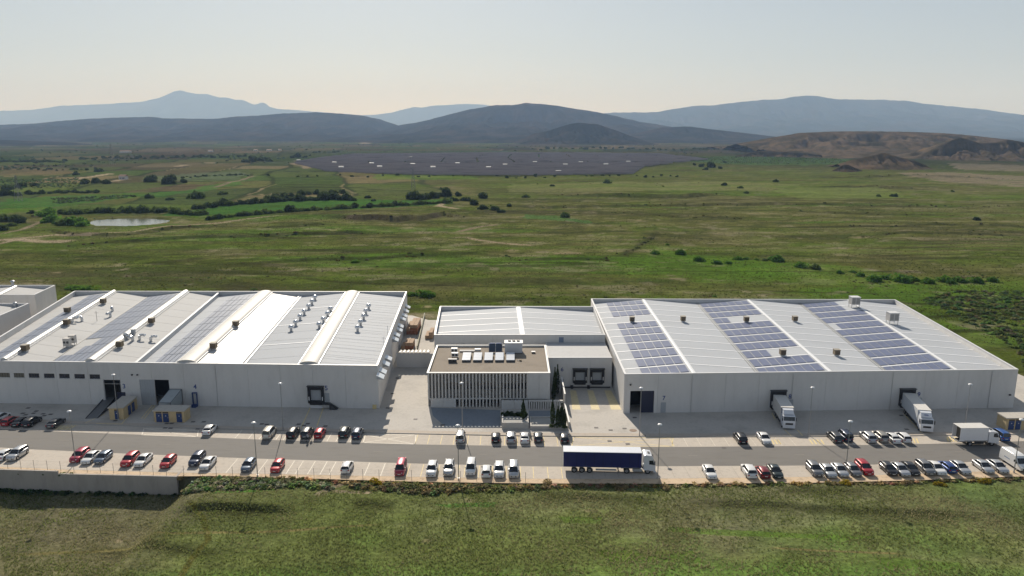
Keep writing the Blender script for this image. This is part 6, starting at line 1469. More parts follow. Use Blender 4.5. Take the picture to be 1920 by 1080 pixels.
def rigid(loc, rot, label, L_, zt, boxm=TBOX, deflector=True, rear_open=False, name='box_truck', visor=False, dark_front=False):
    """front at local -L/2, rear at +L/2"""
    S = empty(name, loc, label, 'truck'); S.rotation_euler = (0, 0, rot); h2 = L_ / 2; W2 = 1.25
    cab(S, -h2, 2.4, 2.85)
    y0 = -h2 + 2.3
    body = MB().box(-W2, W2, y0, h2 - (.02 if not rear_open else .9), 1.05, zt).build('box', boxm, S, local=True)
    MB().box(-W2 - .02, W2 + .02, y0 - .02, h2, zt + .003, zt + .07).build('box_roof', mat('box_roof_white', (.62, .60, .56), .5, var=.05), S, local=True)
    if rear_open:
        for sx in (-1, 1): MB().box(sx * (W2 - .03) - .03, sx * (W2 - .03) + .03, h2 - .897, h2 - .003, 1.05, zt).build('side_panel', boxm, S, local=True)
        MB().box(-W2 + .07, W2 - .07, h2 - .895, h2 - .85, 1.1, zt - .05).build('rear_opening', mat('shade_brown', (.10, .09, .075), .8), S, local=True)
        MB().box(-W2, W2, h2, h2 + .25, .9, 1.04).build('tail_lift', GALV, S, local=True)
    if deflector: MB().hexa([(-1.05, -h2 + .75, 2.99), (1.05, -h2 + .75, 2.99), (1.15, y0 - .05, 2.99), (-1.15, y0 - .05, 2.99)], [(-.95, -h2 + 1.35, zt - .15), (.95, -h2 + 1.35, zt - .15), (1.1, y0 - .05, zt - .05), (-1.1, y0 - .05, zt - .05)]).build('wind_deflector', TWHITE, S, local=True)
    if dark_front: MB().box(-W2 + .05, W2 - .05, y0 - .04, y0 - .003, 1.1, zt - .02).build('box_front', TBLUE, S, local=True)
    for sx in (-1, 1): MB().box(sx * W2 - .012 if sx < 0 else W2 + .003, -W2 - .003 if sx < 0 else W2 + .012, y0 + .05, h2 - .95, 1.1, 1.22).build('side_rail', mat('rail_grey', (.33, .32, .31), .6), S, local=True)
    MB().box(-.5, .5, y0 - .3, h2 - .2, .6, 1.04).build('chassis', CHASSIS, S, local=True)
    ax_ = [-h2 + 1.3, h2 - 2.2] + ([h2 - 3.4] if L_ > 9 else [])
    for y in ax_:
        for sx in (-1, 1): wheel(S, sx * 1.0, y, .48, .36, sx)
    for sx in (-1, 1): MB().box(sx * 1.15 - .03, sx * 1.15 + .03, y0 + .6, h2 - 3.9 if L_ > 9 else h2 - 3.0, .42, .9).build('side_guard', CHASSIS, S, local=True)
    return S
# docked truck at door 8: nose towards the road
w8 = fac.p(c8, .75, 0); n8 = px(1479, 806)
d = (n8 - w8); L8 = d.length
rigid(((w8 + n8) / 2)[:2] + (0,), atan2(d.x, -d.y), 'white box truck with a tan roof backed into dock eight', L8, 3.9, boxm=TBOX, deflector=True, dark_front=True)
w9 = fac.p(c9, .75, 0); n9 = px(1737, 812); d = n9 - w9; L9 = d.length
S9 = rigid(((w9 + n9) / 2)[:2] + (0,), atan2(d.x, -d.y), 'long white box truck backed into dock nine', L9, 3.95, boxm=mat('box_blue_white', (.56, .58, .61), .45, var=.03), deflector=True)
MB().box(-.4, .35, -L9 / 2 + .98, -L9 / 2 + 1.06, 3.35, 3.5).build('lettering', BLUE, S9, local=True)
# box truck on the road, nose to the right
a_ = px(1803, 837); b_ = px(1872, 836.5); Ld = b_.x - px(1797, 837).x
cD = Vector(((px(1797, 837).x + b_.x) / 2, a_.y + 1.3, 0))
rigid(cD, pi / 2 + .03, 'white box truck with an open rear standing on the road', Ld, 3.7, boxm=mat('box_white', (.66, .67, .70), .4, var=.03), deflector=False, rear_open=True)
# delivery van
def van(loc, rot, label):
    S = empty('delivery_van', loc, label, 'van', None); S.rotation_euler = (0, 0, rot); hw = 1.0; m = MB()
    prof = [(-2.95, .45), (-2.97, .85), (-2.75, 1.12), (-2.1, 1.35), (-1.45, 2.15), (-1.1, 2.45), (-.4, 2.58), (2.6, 2.58), (2.85, 2.45), (2.95, 1.2), (2.95, .4)]
    rows = []
    for sx, k in ((-1, 0), (-.86, 1), (.86, 1), (1, 0)):
        rows.append([(hw * sx * (1 if z < 1.4 else .93), y, z - (.09 if (k == 0 and z > 1.0) else 0)) for y, z in prof])
    n = len(prof); vs = [p for r in rows for p in r]
    m.add(vs, [(i * n + j, (i + 1) * n + j, (i + 1) * n + j + 1, i * n + j + 1) for i in range(3) for j in range(n - 1)], False); m.add(rows[0], [tuple(range(n))]); m.add(rows[3], [tuple(range(n - 1, -1, -1))])
    m.build('body', PAINT['white'], S, local=True)
    MB().add([(-.88, -2.11, 1.39), (.88, -2.11, 1.39), (.80, -1.47, 2.16), (-.80, -1.47, 2.16)], [(0, 1, 2, 3)]).build('windscreen', CGL, S, local=True)
    for sx in (-1, 1):
        MB().add([(sx * 1.004, -1.95, 1.36), (sx * 1.004, -.95, 1.36), (sx * .945, -.95, 2.05), (sx * .945, -1.45, 2.05)], [(0, 1, 2, 3)]).build('side_window', CGL, S, local=True)
        MB().box(sx * 1.12 - .1, sx * 1.12 + .1, -1.95, -1.8, 1.35, 1.65).build('mirror', TRIM, S, local=True)
        MB().box(sx * .72 - .16, sx * .72 + .16, -2.98, -2.7, .85, 1.05).build('headlight', HEADL, S, local=True)
        MB().box(sx * .9 - .06, sx * .9 + .06, 2.9, 2.97, .9, 1.3).build('tail_light', TAILL, S, local=True)
        MB().box(sx * 1.003 - .003, sx * 1.003 + .003, .1, 1.6, 1.18, 1.34).build('lettering', mat('van_lettering', (.20, .28, .42), .5), S, local=True)
        for y in (-2.0, 1.85): wheel(S, sx * .86, y, .36, .24, sx)
    MB().box(-.6, .6, -2.99, -2.9, .5, .78).build('grille', TRIM, S, local=True); MB().box(-.26, .26, -3.0, -2.992, .35, .46).build('number_plate', PLATE, S, local=True)
    return S
p = px(1904, 862, 1.2); van((p.x, p.y, 0), .0, 'white high roof delivery van at the end of the lower row')

# ================================================================ PEOPLE
def person(x, y, label, shirt, trousers, rot, stride):
    p = px(x, y); S = empty('person', p, label, 'person', 'people walking by the cars'); S.rotation_euler = (0, 0, rot)
    J = {'pel': (0, 0, .95), 'sp': (0, .01, 1.18), 'ch': (0, .015, 1.38), 'nk': (0, 0, 1.50), 'hd': (0, -.02, 1.62), 'top': (0, -.01, 1.72), 'lh': (-.09, 0, .90), 'lk': (-.10, -.06 - stride * .12, .50), 'la': (-.10, .02 - stride * .30, .09), 'lt': (-.10, -.14 - stride * .30, .03), 'rh': (.09, 0, .90), 'rk': (.10, -.02 + stride * .10, .50), 'ra': (.10, .03 + stride * .34, .11), 'rt': (.10, -.12 + stride * .34, .04), 'ls': (-.19, .01, 1.40), 'le': (-.24, .05 + stride * .10, 1.12), 'lw': (-.23, -.06 + stride * .14, .88), 'lf': (-.22, -.09 + stride * .16, .76), 'rs': (.19, .01, 1.40), 're': (.24, .05 - stride * .12, 1.12), 'rw': (.23, -.08 - stride * .2, .90), 'rf': (.22, -.12 - stride * .22, .79)}
    rad_ = {'pel': .15, 'sp': .135, 'ch': .155, 'nk': .058, 'hd': .098, 'top': .07, 'lh': .095, 'lk': .065, 'la': .045, 'lt': .038, 'rh': .095, 'rk': .065, 'ra': .045, 'rt': .038, 'ls': .065, 'le': .046, 'lw': .034, 'lf': .03, 'rs': .065, 're': .046, 'rw': .034, 'rf': .03}
    E_ = [('pel', 'sp'), ('sp', 'ch'), ('ch', 'nk'), ('nk', 'hd'), ('hd', 'top'), ('pel', 'lh'), ('lh', 'lk'), ('lk', 'la'), ('la', 'lt'), ('pel', 'rh'), ('rh', 'rk'), ('rk', 'ra'), ('ra', 'rt'), ('ch', 'ls'), ('ls', 'le'), ('le', 'lw'), ('lw', 'lf'), ('ch', 'rs'), ('rs', 're'), ('re', 'rw'), ('rw', 'rf')]
    ks = list(J); me = bpy.data.meshes.new('body'); me.from_pydata([J[k] for k in ks], [(ks.index(a_), ks.index(b_)) for a_, b_ in E_], [])
    o = bpy.data.objects.new('body', me); C.objects.link(o); o.parent = S
    sk = o.modifiers.new('skin', 'SKIN'); 
    for i, k in enumerate(ks): me.skin_vertices[0].data[i].radius = (rad_[k], rad_[k]); me.skin_vertices[0].data[i].use_root = (k == 'pel')
    ss = o.modifiers.new('sub', 'SUBSURF'); ss.levels = 1; ss.render_levels = 1
    m, t, b = newmat('clothes'); g = t.nodes.new('ShaderNodeTexCoord'); sp = t.nodes.new('ShaderNodeSeparateXYZ'); r = t.nodes.new('ShaderNodeValToRGB'); t.links.new(g.outputs['Object'], sp.inputs[0])
    mr = t.nodes.new('ShaderNodeMath'); mr.operation = 'MULTIPLY'; mr.inputs[1].default_value = .5; t.links.new(sp.outputs['Z'], mr.inputs[0]); t.links.new(mr.outputs[0], r.inputs[0])
    cr = r.color_ramp; cr.interpolation = 'CONSTANT'; cr.elements[0].position = 0; cr.elements[0].color = (.03, .025, .02, 1); cr.elements[1].position = .05; cr.elements[1].color = (*trousers, 1)
    e = cr.elements.new(.475); e.color = (*shirt, 1); e = cr.elements.new(.745); e.color = (.42, .26, .18, 1)
    t.links.new(r.outputs[0], b.inputs['Base Color']); b.inputs['Roughness'].default_value = .9; me.materials.append(m)
    h_ = MB(); h_.dome((0, .01, 1.65), .112, .125, n=12); h_.dome((0, .03, 1.652), .105, -.06, n=12); h_.build('hair', mat('dark_hair', (.02, .015, .012), .8), S, local=True)
    HM = mat('skin_tone', (.42, .26, .18), .7)
    for s_, w_, f_ in ((-1, J['lw'], J['lf']), (1, J['rw'], J['rf'])):
        w_, f_ = Vector(w_), Vector(f_); d_ = (f_ - w_).normalized(); hm = MB()
        for k in range(4): q = f_ + Vector((0, (k - 1.5) * .022, 0)); hm.cyl(q, q + d_ * (.06 + .012 * (1.5 - abs(k - 1.3))) + Vector((-s_ * .015, 0, 0)), .010, .008, n=6)
        hm.cyl(w_ + d_ * .03 + Vector((0, -.03, 0)), w_ + d_ * .10 + Vector((-s_ * .01, -.065, 0)), .012, .009, n=6); hm.hexa([w_ + Vector((a_, b_, 0)) for a_, b_ in ((-.014, -.035), (.014, -.035), (.014, .035), (-.014, .035))], [f_ + Vector((a_, b_, 0)) for a_, b_ in ((-.014, -.042), (.014, -.042), (.014, .042), (-.014, .042))]); hm.build('hand', HM, S, local=True)
    return S
person(577.5, 828, 'person in a pale grey top and dark trousers walking behind the dark grey car', (.42, .41, .43), (.025, .028, .04), pi - .2, .9)
person(584.5, 823.5, 'person in dark clothes walking between the dark grey and red cars', (.09, .075, .07), (.13, .12, .11), pi + .3, .6)
# ================================================================ VEGETATION
def leaf_mat(name, c1, c2, trans=0.45, attr=None):
    m, t, b = newmat(name); N = t.nodes.new; L = t.links.new
    t.nodes.remove(b); out = [n for n in t.nodes if n.type == 'OUTPUT_MATERIAL'][0]
    if attr: a_ = N('ShaderNodeVertexColor'); a_.layer_name = attr; col = a_.outputs['Color']
    else:
        oi = N('ShaderNodeObjectInfo'); g = N('ShaderNodeNewGeometry'); n = N('ShaderNodeTexNoise'); n.inputs['Scale'].default_value = 0.9; n.inputs['Detail'].default_value = 3
        L(g.outputs['Position'], n.inputs['Vector']); ad = N('ShaderNodeMath'); ad.operation = 'MULTIPLY_ADD'; ad.inputs[1].default_value = 0.5; L(oi.outputs['Random'], ad.inputs[0]); 
        s2 = N('ShaderNodeMath'); s2.operation = 'MULTIPLY_ADD'; s2.inputs[1].default_value = 1.3; s2.inputs[2].default_value = -.4; L(n.outputs['Fac'], s2.inputs[0]); L(s2.outputs[0], ad.inputs[2])
        mx = N('ShaderNodeMix'); mx.data_type = 'RGBA'; mx.inputs[6].default_value = (*c1, 1); mx.inputs[7].default_value = (*c2, 1); L(ad.outputs[0], mx.inputs[0]); col = mx.outputs[2]
    d = N('ShaderNodeBsdfDiffuse'); tr = N('ShaderNodeBsdfTranslucent'); ms = N('ShaderNodeMixShader'); ms.inputs[0].default_value = trans
    L(col, d.inputs[0]); L(col, tr.inputs[0]); L(d.outputs[0], ms.inputs[1]); L(tr.outputs[0], ms.inputs[2]); L(ms.outputs[0], out.inputs['Surface'])
    return m
LEAF = leaf_mat('shrub_leaf', (.060, .098, .030), (.115, .160, .045)); LEAFG = leaf_mat('bright_leaf', (.060, .140, .022), (.13, .24, .04)); LEAFD = leaf_mat('dark_leaf', (.036, .058, .026), (.075, .105, .040))
LEAFY = leaf_mat('yellow_broom', (.25, .20, .025), (.42, .31, .03)); LEAFS = leaf_mat('dry_weed', (.26, .20, .10), (.36, .29, .15)); BARK = mat('bark', (.075, .058, .042), .95, var=.2, vscale=4)
rng = np.random.default_rng(5)
def leaf_cloud(n, size, seed, lobes=6, flat=.7, solid=.35):
    """unit crown (radius about 1, base at z=0): leaf quads spread over uneven lobes"""
    r = np.random.default_rng(seed); c = r.normal(size=(lobes, 3)); c /= np.linalg.norm(c, axis=1)[:, None]; c *= r.uniform(.25, .62, (lobes, 1)); c[:, 2] = np.abs(c[:, 2]) * .8; rad_ = r.uniform(.32, .55, lobes)
    k = r.integers(0, lobes, n); d = r.normal(size=(n, 3)); d /= np.linalg.norm(d, axis=1)[:, None]; p = c[k] + d * (rad_[k] * r.uniform(solid, 1.0, n) ** .4)[:, None]
    p[:, 2] = np.abs(p[:, 2]) * flat * 1.5 + .02
    u = r.normal(size=(n, 3)); u /= np.linalg.norm(u, axis=1)[:, None]; v = np.cross(u, r.normal(size=(n, 3))); v /= np.linalg.norm(v, axis=1)[:, None]
    s_ = size * r.uniform(.6, 1.4, (n, 1)); return p, u * s_, v * s_ * .75
def quads_mesh(name, P, U, V, col=None):
    n = len(P); co = np.stack([P - U - V, P + U - V, P + U + V, P - U + V], 1).reshape(-1, 3).astype(np.float32); me = bpy.data.meshes.new(name)
    me.vertices.add(4 * n); me.vertices.foreach_set('co', co.ravel()); me.loops.add(4 * n); me.loops.foreach_set('vertex_index', np.arange(4 * n, dtype=np.int32)); me.polygons.add(n); me.polygons.foreach_set('loop_start', np.arange(n, dtype=np.int32) * 4); me.polygons.foreach_set('loop_total', np.full(n, 4, np.int32)); me.update()
    if col is not None:
        a_ = me.color_attributes.new('blade_colour', 'FLOAT_COLOR', 'POINT'); c = np.concatenate([np.repeat(col, 4, 0), np.ones((4 * n, 1))], 1).astype(np.float32); a_.data.foreach_set('color', c.ravel())
    return me
CROWNS = {}
def crown(kind, i):
    key = (kind, i)
    if key not in CROWNS:
        n, s_, fl_, mm = {'shrub': (520, .085, .62, LEAF), 'green': (520, .085, .62, LEAFG), 'dark': (520, .09, .8, LEAFD), 'yellow': (420, .08, .55, LEAFY), 'dry': (360, .075, .5, LEAFS)}[kind]
        me = quads_mesh('crown', *leaf_cloud(n, s_, hash(kind) % 97 * 0 + i * 13 + len(kind), 5 + i % 4, fl_)); me.materials.append(mm)
        tm = MB(); tm.cyl((0, 0, -.25), (0, 0, .35), .07, .05, n=6)
        for k in range(4): an = k * 1.7 + i; tm.cyl((0, 0, .15), (cos(an) * .4, sin(an) * .4, .55), .04, .015, n=5)
        t_ = tm.mesh('trunk'); t_.materials.append(BARK); CROWNS[key] = (me, t_)
    return CROWNS[key]
def bush(x, y, r, h, kind, name, label, cat, grp, z=None):
    a_, t_ = crown(kind, random.randrange(5)); S = bpy.data.objects.new(name, None); C.objects.link(S); S.empty_display_size = .3
    S.location = (x, y, (ground_z(x, y) if z is None else z)); S.rotation_euler = (0, 0, random.random() * 6.28); S.scale = (r, r * random.uniform(.8, 1.1), h); tag(S, label, cat, grp)
    for nm, me in (('crown', a_), ('trunk', t_)): o = bpy.data.objects.new(nm, me); C.objects.link(o); o.parent = S
    return S
def bushes(pts, kind, name, label, cat, grp, hk=.85, jitter=0):
    """pts: (pixel x, pixel y of the foot, width in pixels)"""
    W_ = [px(x + random.uniform(-jitter, jitter), y + random.uniform(-jitter, jitter) * .15) for x, y, *_ in pts]; Z_ = ground_zs([(p.x, p.y) for p in W_])
    for (x, y, wd), p, z in zip(pts, W_, Z_):
        mpp = sqrt(p.y ** 2 + CAM_H ** 2) / F_PX; r = wd * mpp / 2 * (1.35 if kind == 'green' else 1.1)
        bush(p.x, p.y, r, r * hk * random.uniform(.85, 1.2), kind if random.random() < .85 else ('shrub' if kind != 'shrub' else 'dark'), name, label, cat, grp, z - .05)
bushes([(1251, 460, 8), (1277, 477, 20), (1311, 489, 22), (1342, 494, 20), (1383, 486, 18), (1400, 486, 12), (1418, 487, 10), (1365, 494, 14), (1434, 488, 11), (1228, 476, 18), (1453, 488, 28), (1503, 501, 25), (1527, 504, 22), (1575, 512, 15), (1598, 510, 12), (1612, 517, 18), (1635, 526, 32), (1662, 522, 22), (1690, 526, 36), (1712, 524, 22), (1738, 529, 24), (1770, 526, 27), (1800, 527, 27), (1785, 530, 18), (1830, 528, 26), (1862, 527, 20)], 'green', 'shrub', 'leafy green shrub in the gully line behind the right hall', 'shrub', 'green shrubs along the gully')
bushes([(1139, 345, 20), (1358, 349, 16), (1387, 354, 14), (1399, 362, 12), (1455, 342, 15), (1647, 369, 12), (1677, 369, 18), (1786, 362, 10), (1830, 414, 18), (1058, 408, 26), (1243, 349, 5), (1008, 346, 5)], 'shrub', 'shrub', 'lone dark round shrub on the open plain', 'shrub', 'lone shrubs on the plain')
bushes([(1302, 309, 9), (1315, 313, 16), (1332, 314, 22), (1350, 317, 13), (1358, 305, 10), (1324, 318, 12)], 'dark', 'tree', 'dark tree in the clump beyond the solar farm corner', 'tree', 'tree clump by the green crop')
bushes([(x, 331 + random.uniform(-2, 2), random.uniform(6, 10)) for x in (968, 985, 1004, 1022, 1040, 1100, 1110, 1130, 1143, 1160, 1194, 1210, 1225, 1257, 1270, 932, 950, 718, 785, 805, 815, 638, 660, 595, 577, 558, 503, 690, 745, 850, 870, 1240)], 'dark', 'shrub', 'small dark shrub along the near edge of the solar farm', 'shrub', 'shrubs edging the solar farm')
bushes([(460, 304, 18), (474, 303, 24), (492, 301, 24), (505, 302, 14), (558, 294, 20), (548, 296, 12)], 'dark', 'tree', 'dark broad tree left of the solar farm', 'tree', 'trees left of the solar farm')
bushes([(160, 346, 24), (180, 344, 24), (200, 346, 22), (285, 343, 32), (320, 345, 36), (345, 344, 18), (143, 329, 14), (185, 322, 20), (15, 355, 26), (40, 352, 24), (65, 350, 20)], 'dark', 'tree', 'dark tree clump between the far fields', 'tree', 'trees between the far fields')
bushes([(280, 372, 22), (320, 376, 20), (367, 372, 40), (415, 366, 22), (252, 370, 10)], 'shrub', 'shrub', 'dark low shrub on the slope above the pond', 'shrub', 'shrubs above the pond')
def along(pts, step, wlo, whi):
    o = []
    for (x0, y0), (x1, y1) in zip(pts[:-1], pts[1:]):
        n = max(1, int(math.hypot(x1 - x0, y1 - y0) / step))
        for k in range(n): t_ = k / n; o.append((lerp(x0, x1, t_) + random.uniform(-3, 3), lerp(y0, y1, t_) + random.uniform(-1.2, 1.2), random.uniform(wlo, whi)))
    return o
HD = 'dark green bush in the hedge round the pond'
bushes(along([(118, 402), (150, 401), (190, 400), (250, 399), (300, 399), (345, 402), (390, 405)], 10, 20, 32), 'shrub', 'shrub', HD, 'shrub', 'hedge round the pond', .9)
bushes(along([(92, 400), (88, 406), (98, 416), (120, 422), (165, 424)], 9, 22, 34), 'green', 'shrub', 'green bush at the rounded end of the pond', 'shrub', 'bushes at the pond end', .85)
bushes(along([(370, 391), (430, 384), (500, 379), (560, 376), (620, 374), (668, 374)], 9, 16, 30), 'dark', 'shrub', 'dark bush in the hedge above the green field', 'shrub', 'hedge above the green field', .9)
bushes(along([(500, 372), (580, 366), (640, 362), (660, 366)], 14, 14, 24), 'dark', 'shrub', 'dark bush in the upper hedge of the green field', 'shrub', 'upper hedge', .8)
bushes(along([(395, 412), (470, 404), (540, 398), (600, 394), (680, 390), (740, 386), (800, 384), (850, 382)], 12, 14, 28), 'shrub', 'shrub', 'bush in the hedge below the green field', 'shrub', 'hedge below the green field', .75)
bushes([(775, 372, 32), (795, 373, 38), (815, 372, 30), (835, 369, 40), (850, 378, 22), (872, 377, 22), (905, 372, 24), (888, 385, 28), (905, 394, 26), (925, 396, 26), (940, 400, 18), (955, 389, 16), (690, 371, 16), (700, 376, 12), (905, 367, 18), (985, 370, 18), (1035, 350, 12), (858, 368, 16)], 'dark', 'shrub', 'broad dark bush near the pale track end', 'shrub', 'bushes by the track end', .8)
bushes([(15, 415, 46), (35, 418, 36), (5, 432, 34), (20, 425, 22), (60, 400, 18)], 'dark', 'tree', 'large dark tree left of the pond', 'tree', 'trees left of the pond', .8)
bushes([(145, 543, 26), (165, 544, 22), (180, 545, 16), (130, 541, 20), (475, 544, 16), (668, 492, 18), (1340, 556, 9), (1000, 560, 6)], 'green', 'shrub', 'low green bush close behind the long warehouse', 'shrub', 'bushes behind the long warehouse', .6)
bushes([(775, 554, 26), (795, 555, 34), (810, 555, 20)], 'green', 'shrub', 'bright green bush beyond the alley', 'shrub', 'bushes beyond the alley', .6)

for ln, wl, wh, st in (([(0, 304), (60, 303), (130, 302)], 8, 14, 7), ([(150, 298), (330, 295), (470, 294)], 7, 13, 8), ([(50, 363), (130, 362), (190, 360)], 10, 18, 8), ([(345, 334), (450, 329), (472, 331)], 5, 9, 6), ([(60, 319), (200, 317)], 5, 10, 11), ([(0, 366), (40, 366)], 16, 26, 9), ([(560, 300), (590, 288), (640, 286)], 6, 10, 8), ([(1000, 281), (1150, 279), (1300, 281), (1440, 283)], 6, 12, 12)):
    bushes(along(ln, st, wl, wh), 'dark', 'tree', 'small dark tree in a boundary row of the far fields', 'tree', 'boundary trees of the far fields', .75)
def scatter_mass(name, label, cat, N, posfn, rlo, rhi, hk, kind_cols, leaves, lsize, seed, flat=.6):
    """uncountable growth: one mesh of leaf quads"""
    r = np.random.default_rng(seed); P_ = []; U_ = []; V_ = []; K_ = []
    pts = posfn(r, N); zs = ground_zs(pts[:, :2]); base = [leaf_cloud(leaves, lsize, 900 + i, 4 + i % 4, flat) for i in range(8)]
    for (x, y), z in zip(pts[:, :2], zs):
        p, u, v = base[r.integers(8)]; s_ = r.uniform(rlo, rhi); an = r.uniform(0, 6.28); ca, sa = cos(an), sin(an); R_ = np.array([[ca, -sa, 0], [sa, ca, 0], [0, 0, 1]]).T
        q = (p @ R_) * np.array([s_, s_, s_ * hk]) + np.array([x, y, z - .05]); P_.append(q); U_.append((u @ R_) * s_); V_.append((v @ R_) * s_)
        c = np.array(kind_cols[r.integers(len(kind_cols))]) * 1.75 * r.uniform(.75, 1.2); K_.append(np.repeat((c * r.uniform(.8, 1.2, 3))[None], len(p), 0) * r.uniform(.7, 1.3, (len(p), 1)))
    me = quads_mesh(name, np.concatenate(P_), np.concatenate(U_), np.concatenate(V_), np.concatenate(K_)); me.materials.append(GRASSM)
    o = bpy.data.objects.new(name, me); C.objects.link(o); o['kind'] = 'stuff'; tag(o, label, cat); return o
GRASSM = leaf_mat('blade_mix', (0, 0, 0), (0, 0, 0), .62, 'blade_colour')
def in_pix(poly):
    P = pl(poly); 
    def fn(r, N):
        out = np.empty((0, 2))
        while len(out) < N:
            X = r.uniform(P[:, 0].min(), P[:, 0].max(), N * 3); Y = r.uniform(P[:, 1].min(), P[:, 1].max(), N * 3); k = in_poly(X, Y, P); out = np.concatenate([out, np.stack([X[k], Y[k]], 1)])
        return out[:N]
    return fn
scatter_mass('scrub', 'dense green scrub covering the slope beyond the right hall', 'scrub', 900, in_pix([(1715, 560), (1790, 545), (1930, 548), (2100, 560), (2100, 720), (1960, 700), (1922, 690), (1905, 655), (1840, 618), (1760, 580)]), .7, 1.7, .62, [(.050, .075, .026), (.065, .092, .030), (.075, .10, .035), (.085, .088, .045), (.040, .062, .024)], 150, .15, 3)
def in_pix3(poly, z):
    P = np.array([[px(a_, b_, z).x, px(a_, b_, z).y] for a_, b_ in poly])
    def fn(r, N):
        X = r.uniform(P[:, 0].min(), P[:, 0].max(), N * 8); Y = r.uniform(P[:, 1].min(), P[:, 1].max(), N * 8); k = in_poly(X, Y, P); return np.stack([X[k], Y[k]], 1)[:N]
    return fn
def verge_pos(dlo, dhi, x0, x1):
    def fn(r, N):
        xs = r.uniform(x0, x1, N); ys = np.array([interp(VERGE, x) for x in xs]) + r.uniform(dlo, dhi, N) + np.maximum(0, 5 - np.abs(xs - 900) / 60); return np.array([[px(a_, b_).x, px(a_, b_).y] for a_, b_ in zip(xs, ys)])
    return fn
scatter_mass('verge_weeds', 'dry brown and green weeds growing along the edge of the lower parking', 'weeds', 460, verge_pos(-1, 3.5, 345, 2000), .35, .9, .7, [(.24, .185, .10), (.21, .165, .08), (.17, .15, .065), (.10, .115, .04), (.28, .23, .13)], 90, .15, 4)
scatter_mass('bank_plants', 'grey-green plants on the bank below the parking between wall and path', 'plants', 240, in_pix([(340, 896), (420, 893), (560, 901), (630, 905), (625, 914), (560, 910), (420, 916), (350, 922)]), .5, 1.0, .8, [(.14, .165, .09), (.11, .145, .06), (.18, .19, .125), (.085, .12, .045)], 80, .15, 6)
scatter_mass('wall_ivy', 'dark plants crowding the foot of the retaining wall', 'plants', 130, in_pix3([(-30, 914), (120, 918), (240, 926), (330, 926), (330, 931), (120, 928), (-30, 926)], -3.4), .4, .9, .9, [(.030, .055, .022), (.04, .07, .03), (.055, .08, .03)], 80, .15, 8)
scatter_mass('bank_plants', 'dark green shrubs and weeds on the bank in front of the white cars', 'plants', 260, in_pix([(650, 906), (800, 907), (960, 911), (1060, 913), (900, 920), (800, 924), (690, 916)]), .5, 1.1, .75, [(.12, .12, .05), (.08, .10, .045), (.16, .14, .07), (.09, .08, .05)], 80, .15, 9)
BR = 'brown'
for i, (x, y, wd, k, l) in enumerate([(338, 892, 22, 'dry', 'olive brown bush at the end of the retaining wall'), (420, 894, 16, 'dry', 'straw coloured bush on the verge below the blue-grey car'), (505, 893, 8, 'yellow', 'small yellow bush below the lone red hatchback'), (545, 894, 14, 'dry', 'straw bush on the verge right of the red hatchback'), (705, 905, 40, 'yellow', 'broad yellow-green bush left of the raspberry car'), (753, 902, 11, 'yellow', 'yellow bush in front of the raspberry car'), (822, 897, 16, 'yellow', 'yellow bush between white and silver cars'),
                             (965, 909, 22, 'dry', 'brown dry bush right below the pale silver car'), (998, 906, 15, 'dry', 'small brown bush on the verge before the trailer'), (1025, 906, 36, 'dry', 'large straw brown bush left of the trailer shadow'), (1092, 909, 26, 'dry', 'straw brown bush in the trailer shadow'), (1165, 911, 40, 'dry', 'wide straw bush below the truck cab'), (1245, 912, 34, 'dry', 'straw bush right of the verge lamp by the truck'), (1585, 906, 30, 'yellow', 'yellow-green bush below the silver group'), (1626, 905, 12, 'yellow', 'small yellow bush below the bright red car'),
                             (1700, 904, 26, 'dry', 'brownish bush below the black saloon'), (1763, 906, 24, 'yellow', 'golden yellow bush below the blue hatchback'), (1845, 900, 28, 'yellow', 'golden yellow bush below the silver pair'), (1885, 899, 16, 'dry', 'brown bush below the delivery van'), (1715, 899, 12, 'yellow', 'tiny golden bush below the dense group')]):
    p = px(x, y); r = wd * p.length / F_PX / 2 * 1.0; bush(p.x, p.y, r, r * .75, k, 'shrub', l, 'shrub', 'bushes on the parking verge', z=max(-.5, ground_z(p.x, p.y)))
def scarp_pos(r, N):
    o = []
    for P, hh, fall in SCARPS:
        Pw = pl(P); Pw = Pw if Pw[0, 1] > 130 else None
        if Pw is None: continue
        seg = np.linalg.norm(np.diff(Pw, axis=0), axis=1); L_ = seg.sum(); k = int(L_ * .22); t_ = np.sort(r.uniform(0, L_, k)); cs = np.concatenate([[0], np.cumsum(seg)])
        g = np.stack([np.interp(t_, cs, Pw[:, 0]), np.interp(t_, cs, Pw[:, 1])], 1) + r.normal(0, 1.6, (k, 2)) * np.array([1, 1.2]); g = g[vnoise(g[:, 0] / 14, g[:, 1] / 14, 5) > .38]; o.append(g)
    return np.concatenate(o)
scatter_mass('bank_scrub', 'dark low scrub growing along the earth banks of the plain', 'scrub', 0, scarp_pos, .5, 1.5, .55, [(.030, .036, .014), (.038, .042, .018), (.045, .05, .02), (.05, .042, .024)], 46, .22, 31)
def weed_pos(r, N):
    Y = 230 + 700 * r.uniform(0, 1, N * 4) ** 1.4; X = r.uniform(-.78, .78, N * 4) * Y; g = fbm(X * .4, Y, 40, 97, 4); k = (g > r.uniform(.05, .6, N * 4)) & ~((Y < 250) & (X > -170) & (X < 126)) & ~in_poly(X, Y, pl(POND)); return np.stack([X[k], Y[k]], 1)[:N]
scatter_mass('low_scrub', 'scattered low grey-green scrub dotting the meadow behind the halls', 'scrub', 2600, weed_pos, .25, .85, .55, [(.040, .048, .018), (.05, .056, .022), (.06, .075, .024), (.07, .062, .034)], 22, .30, 33)
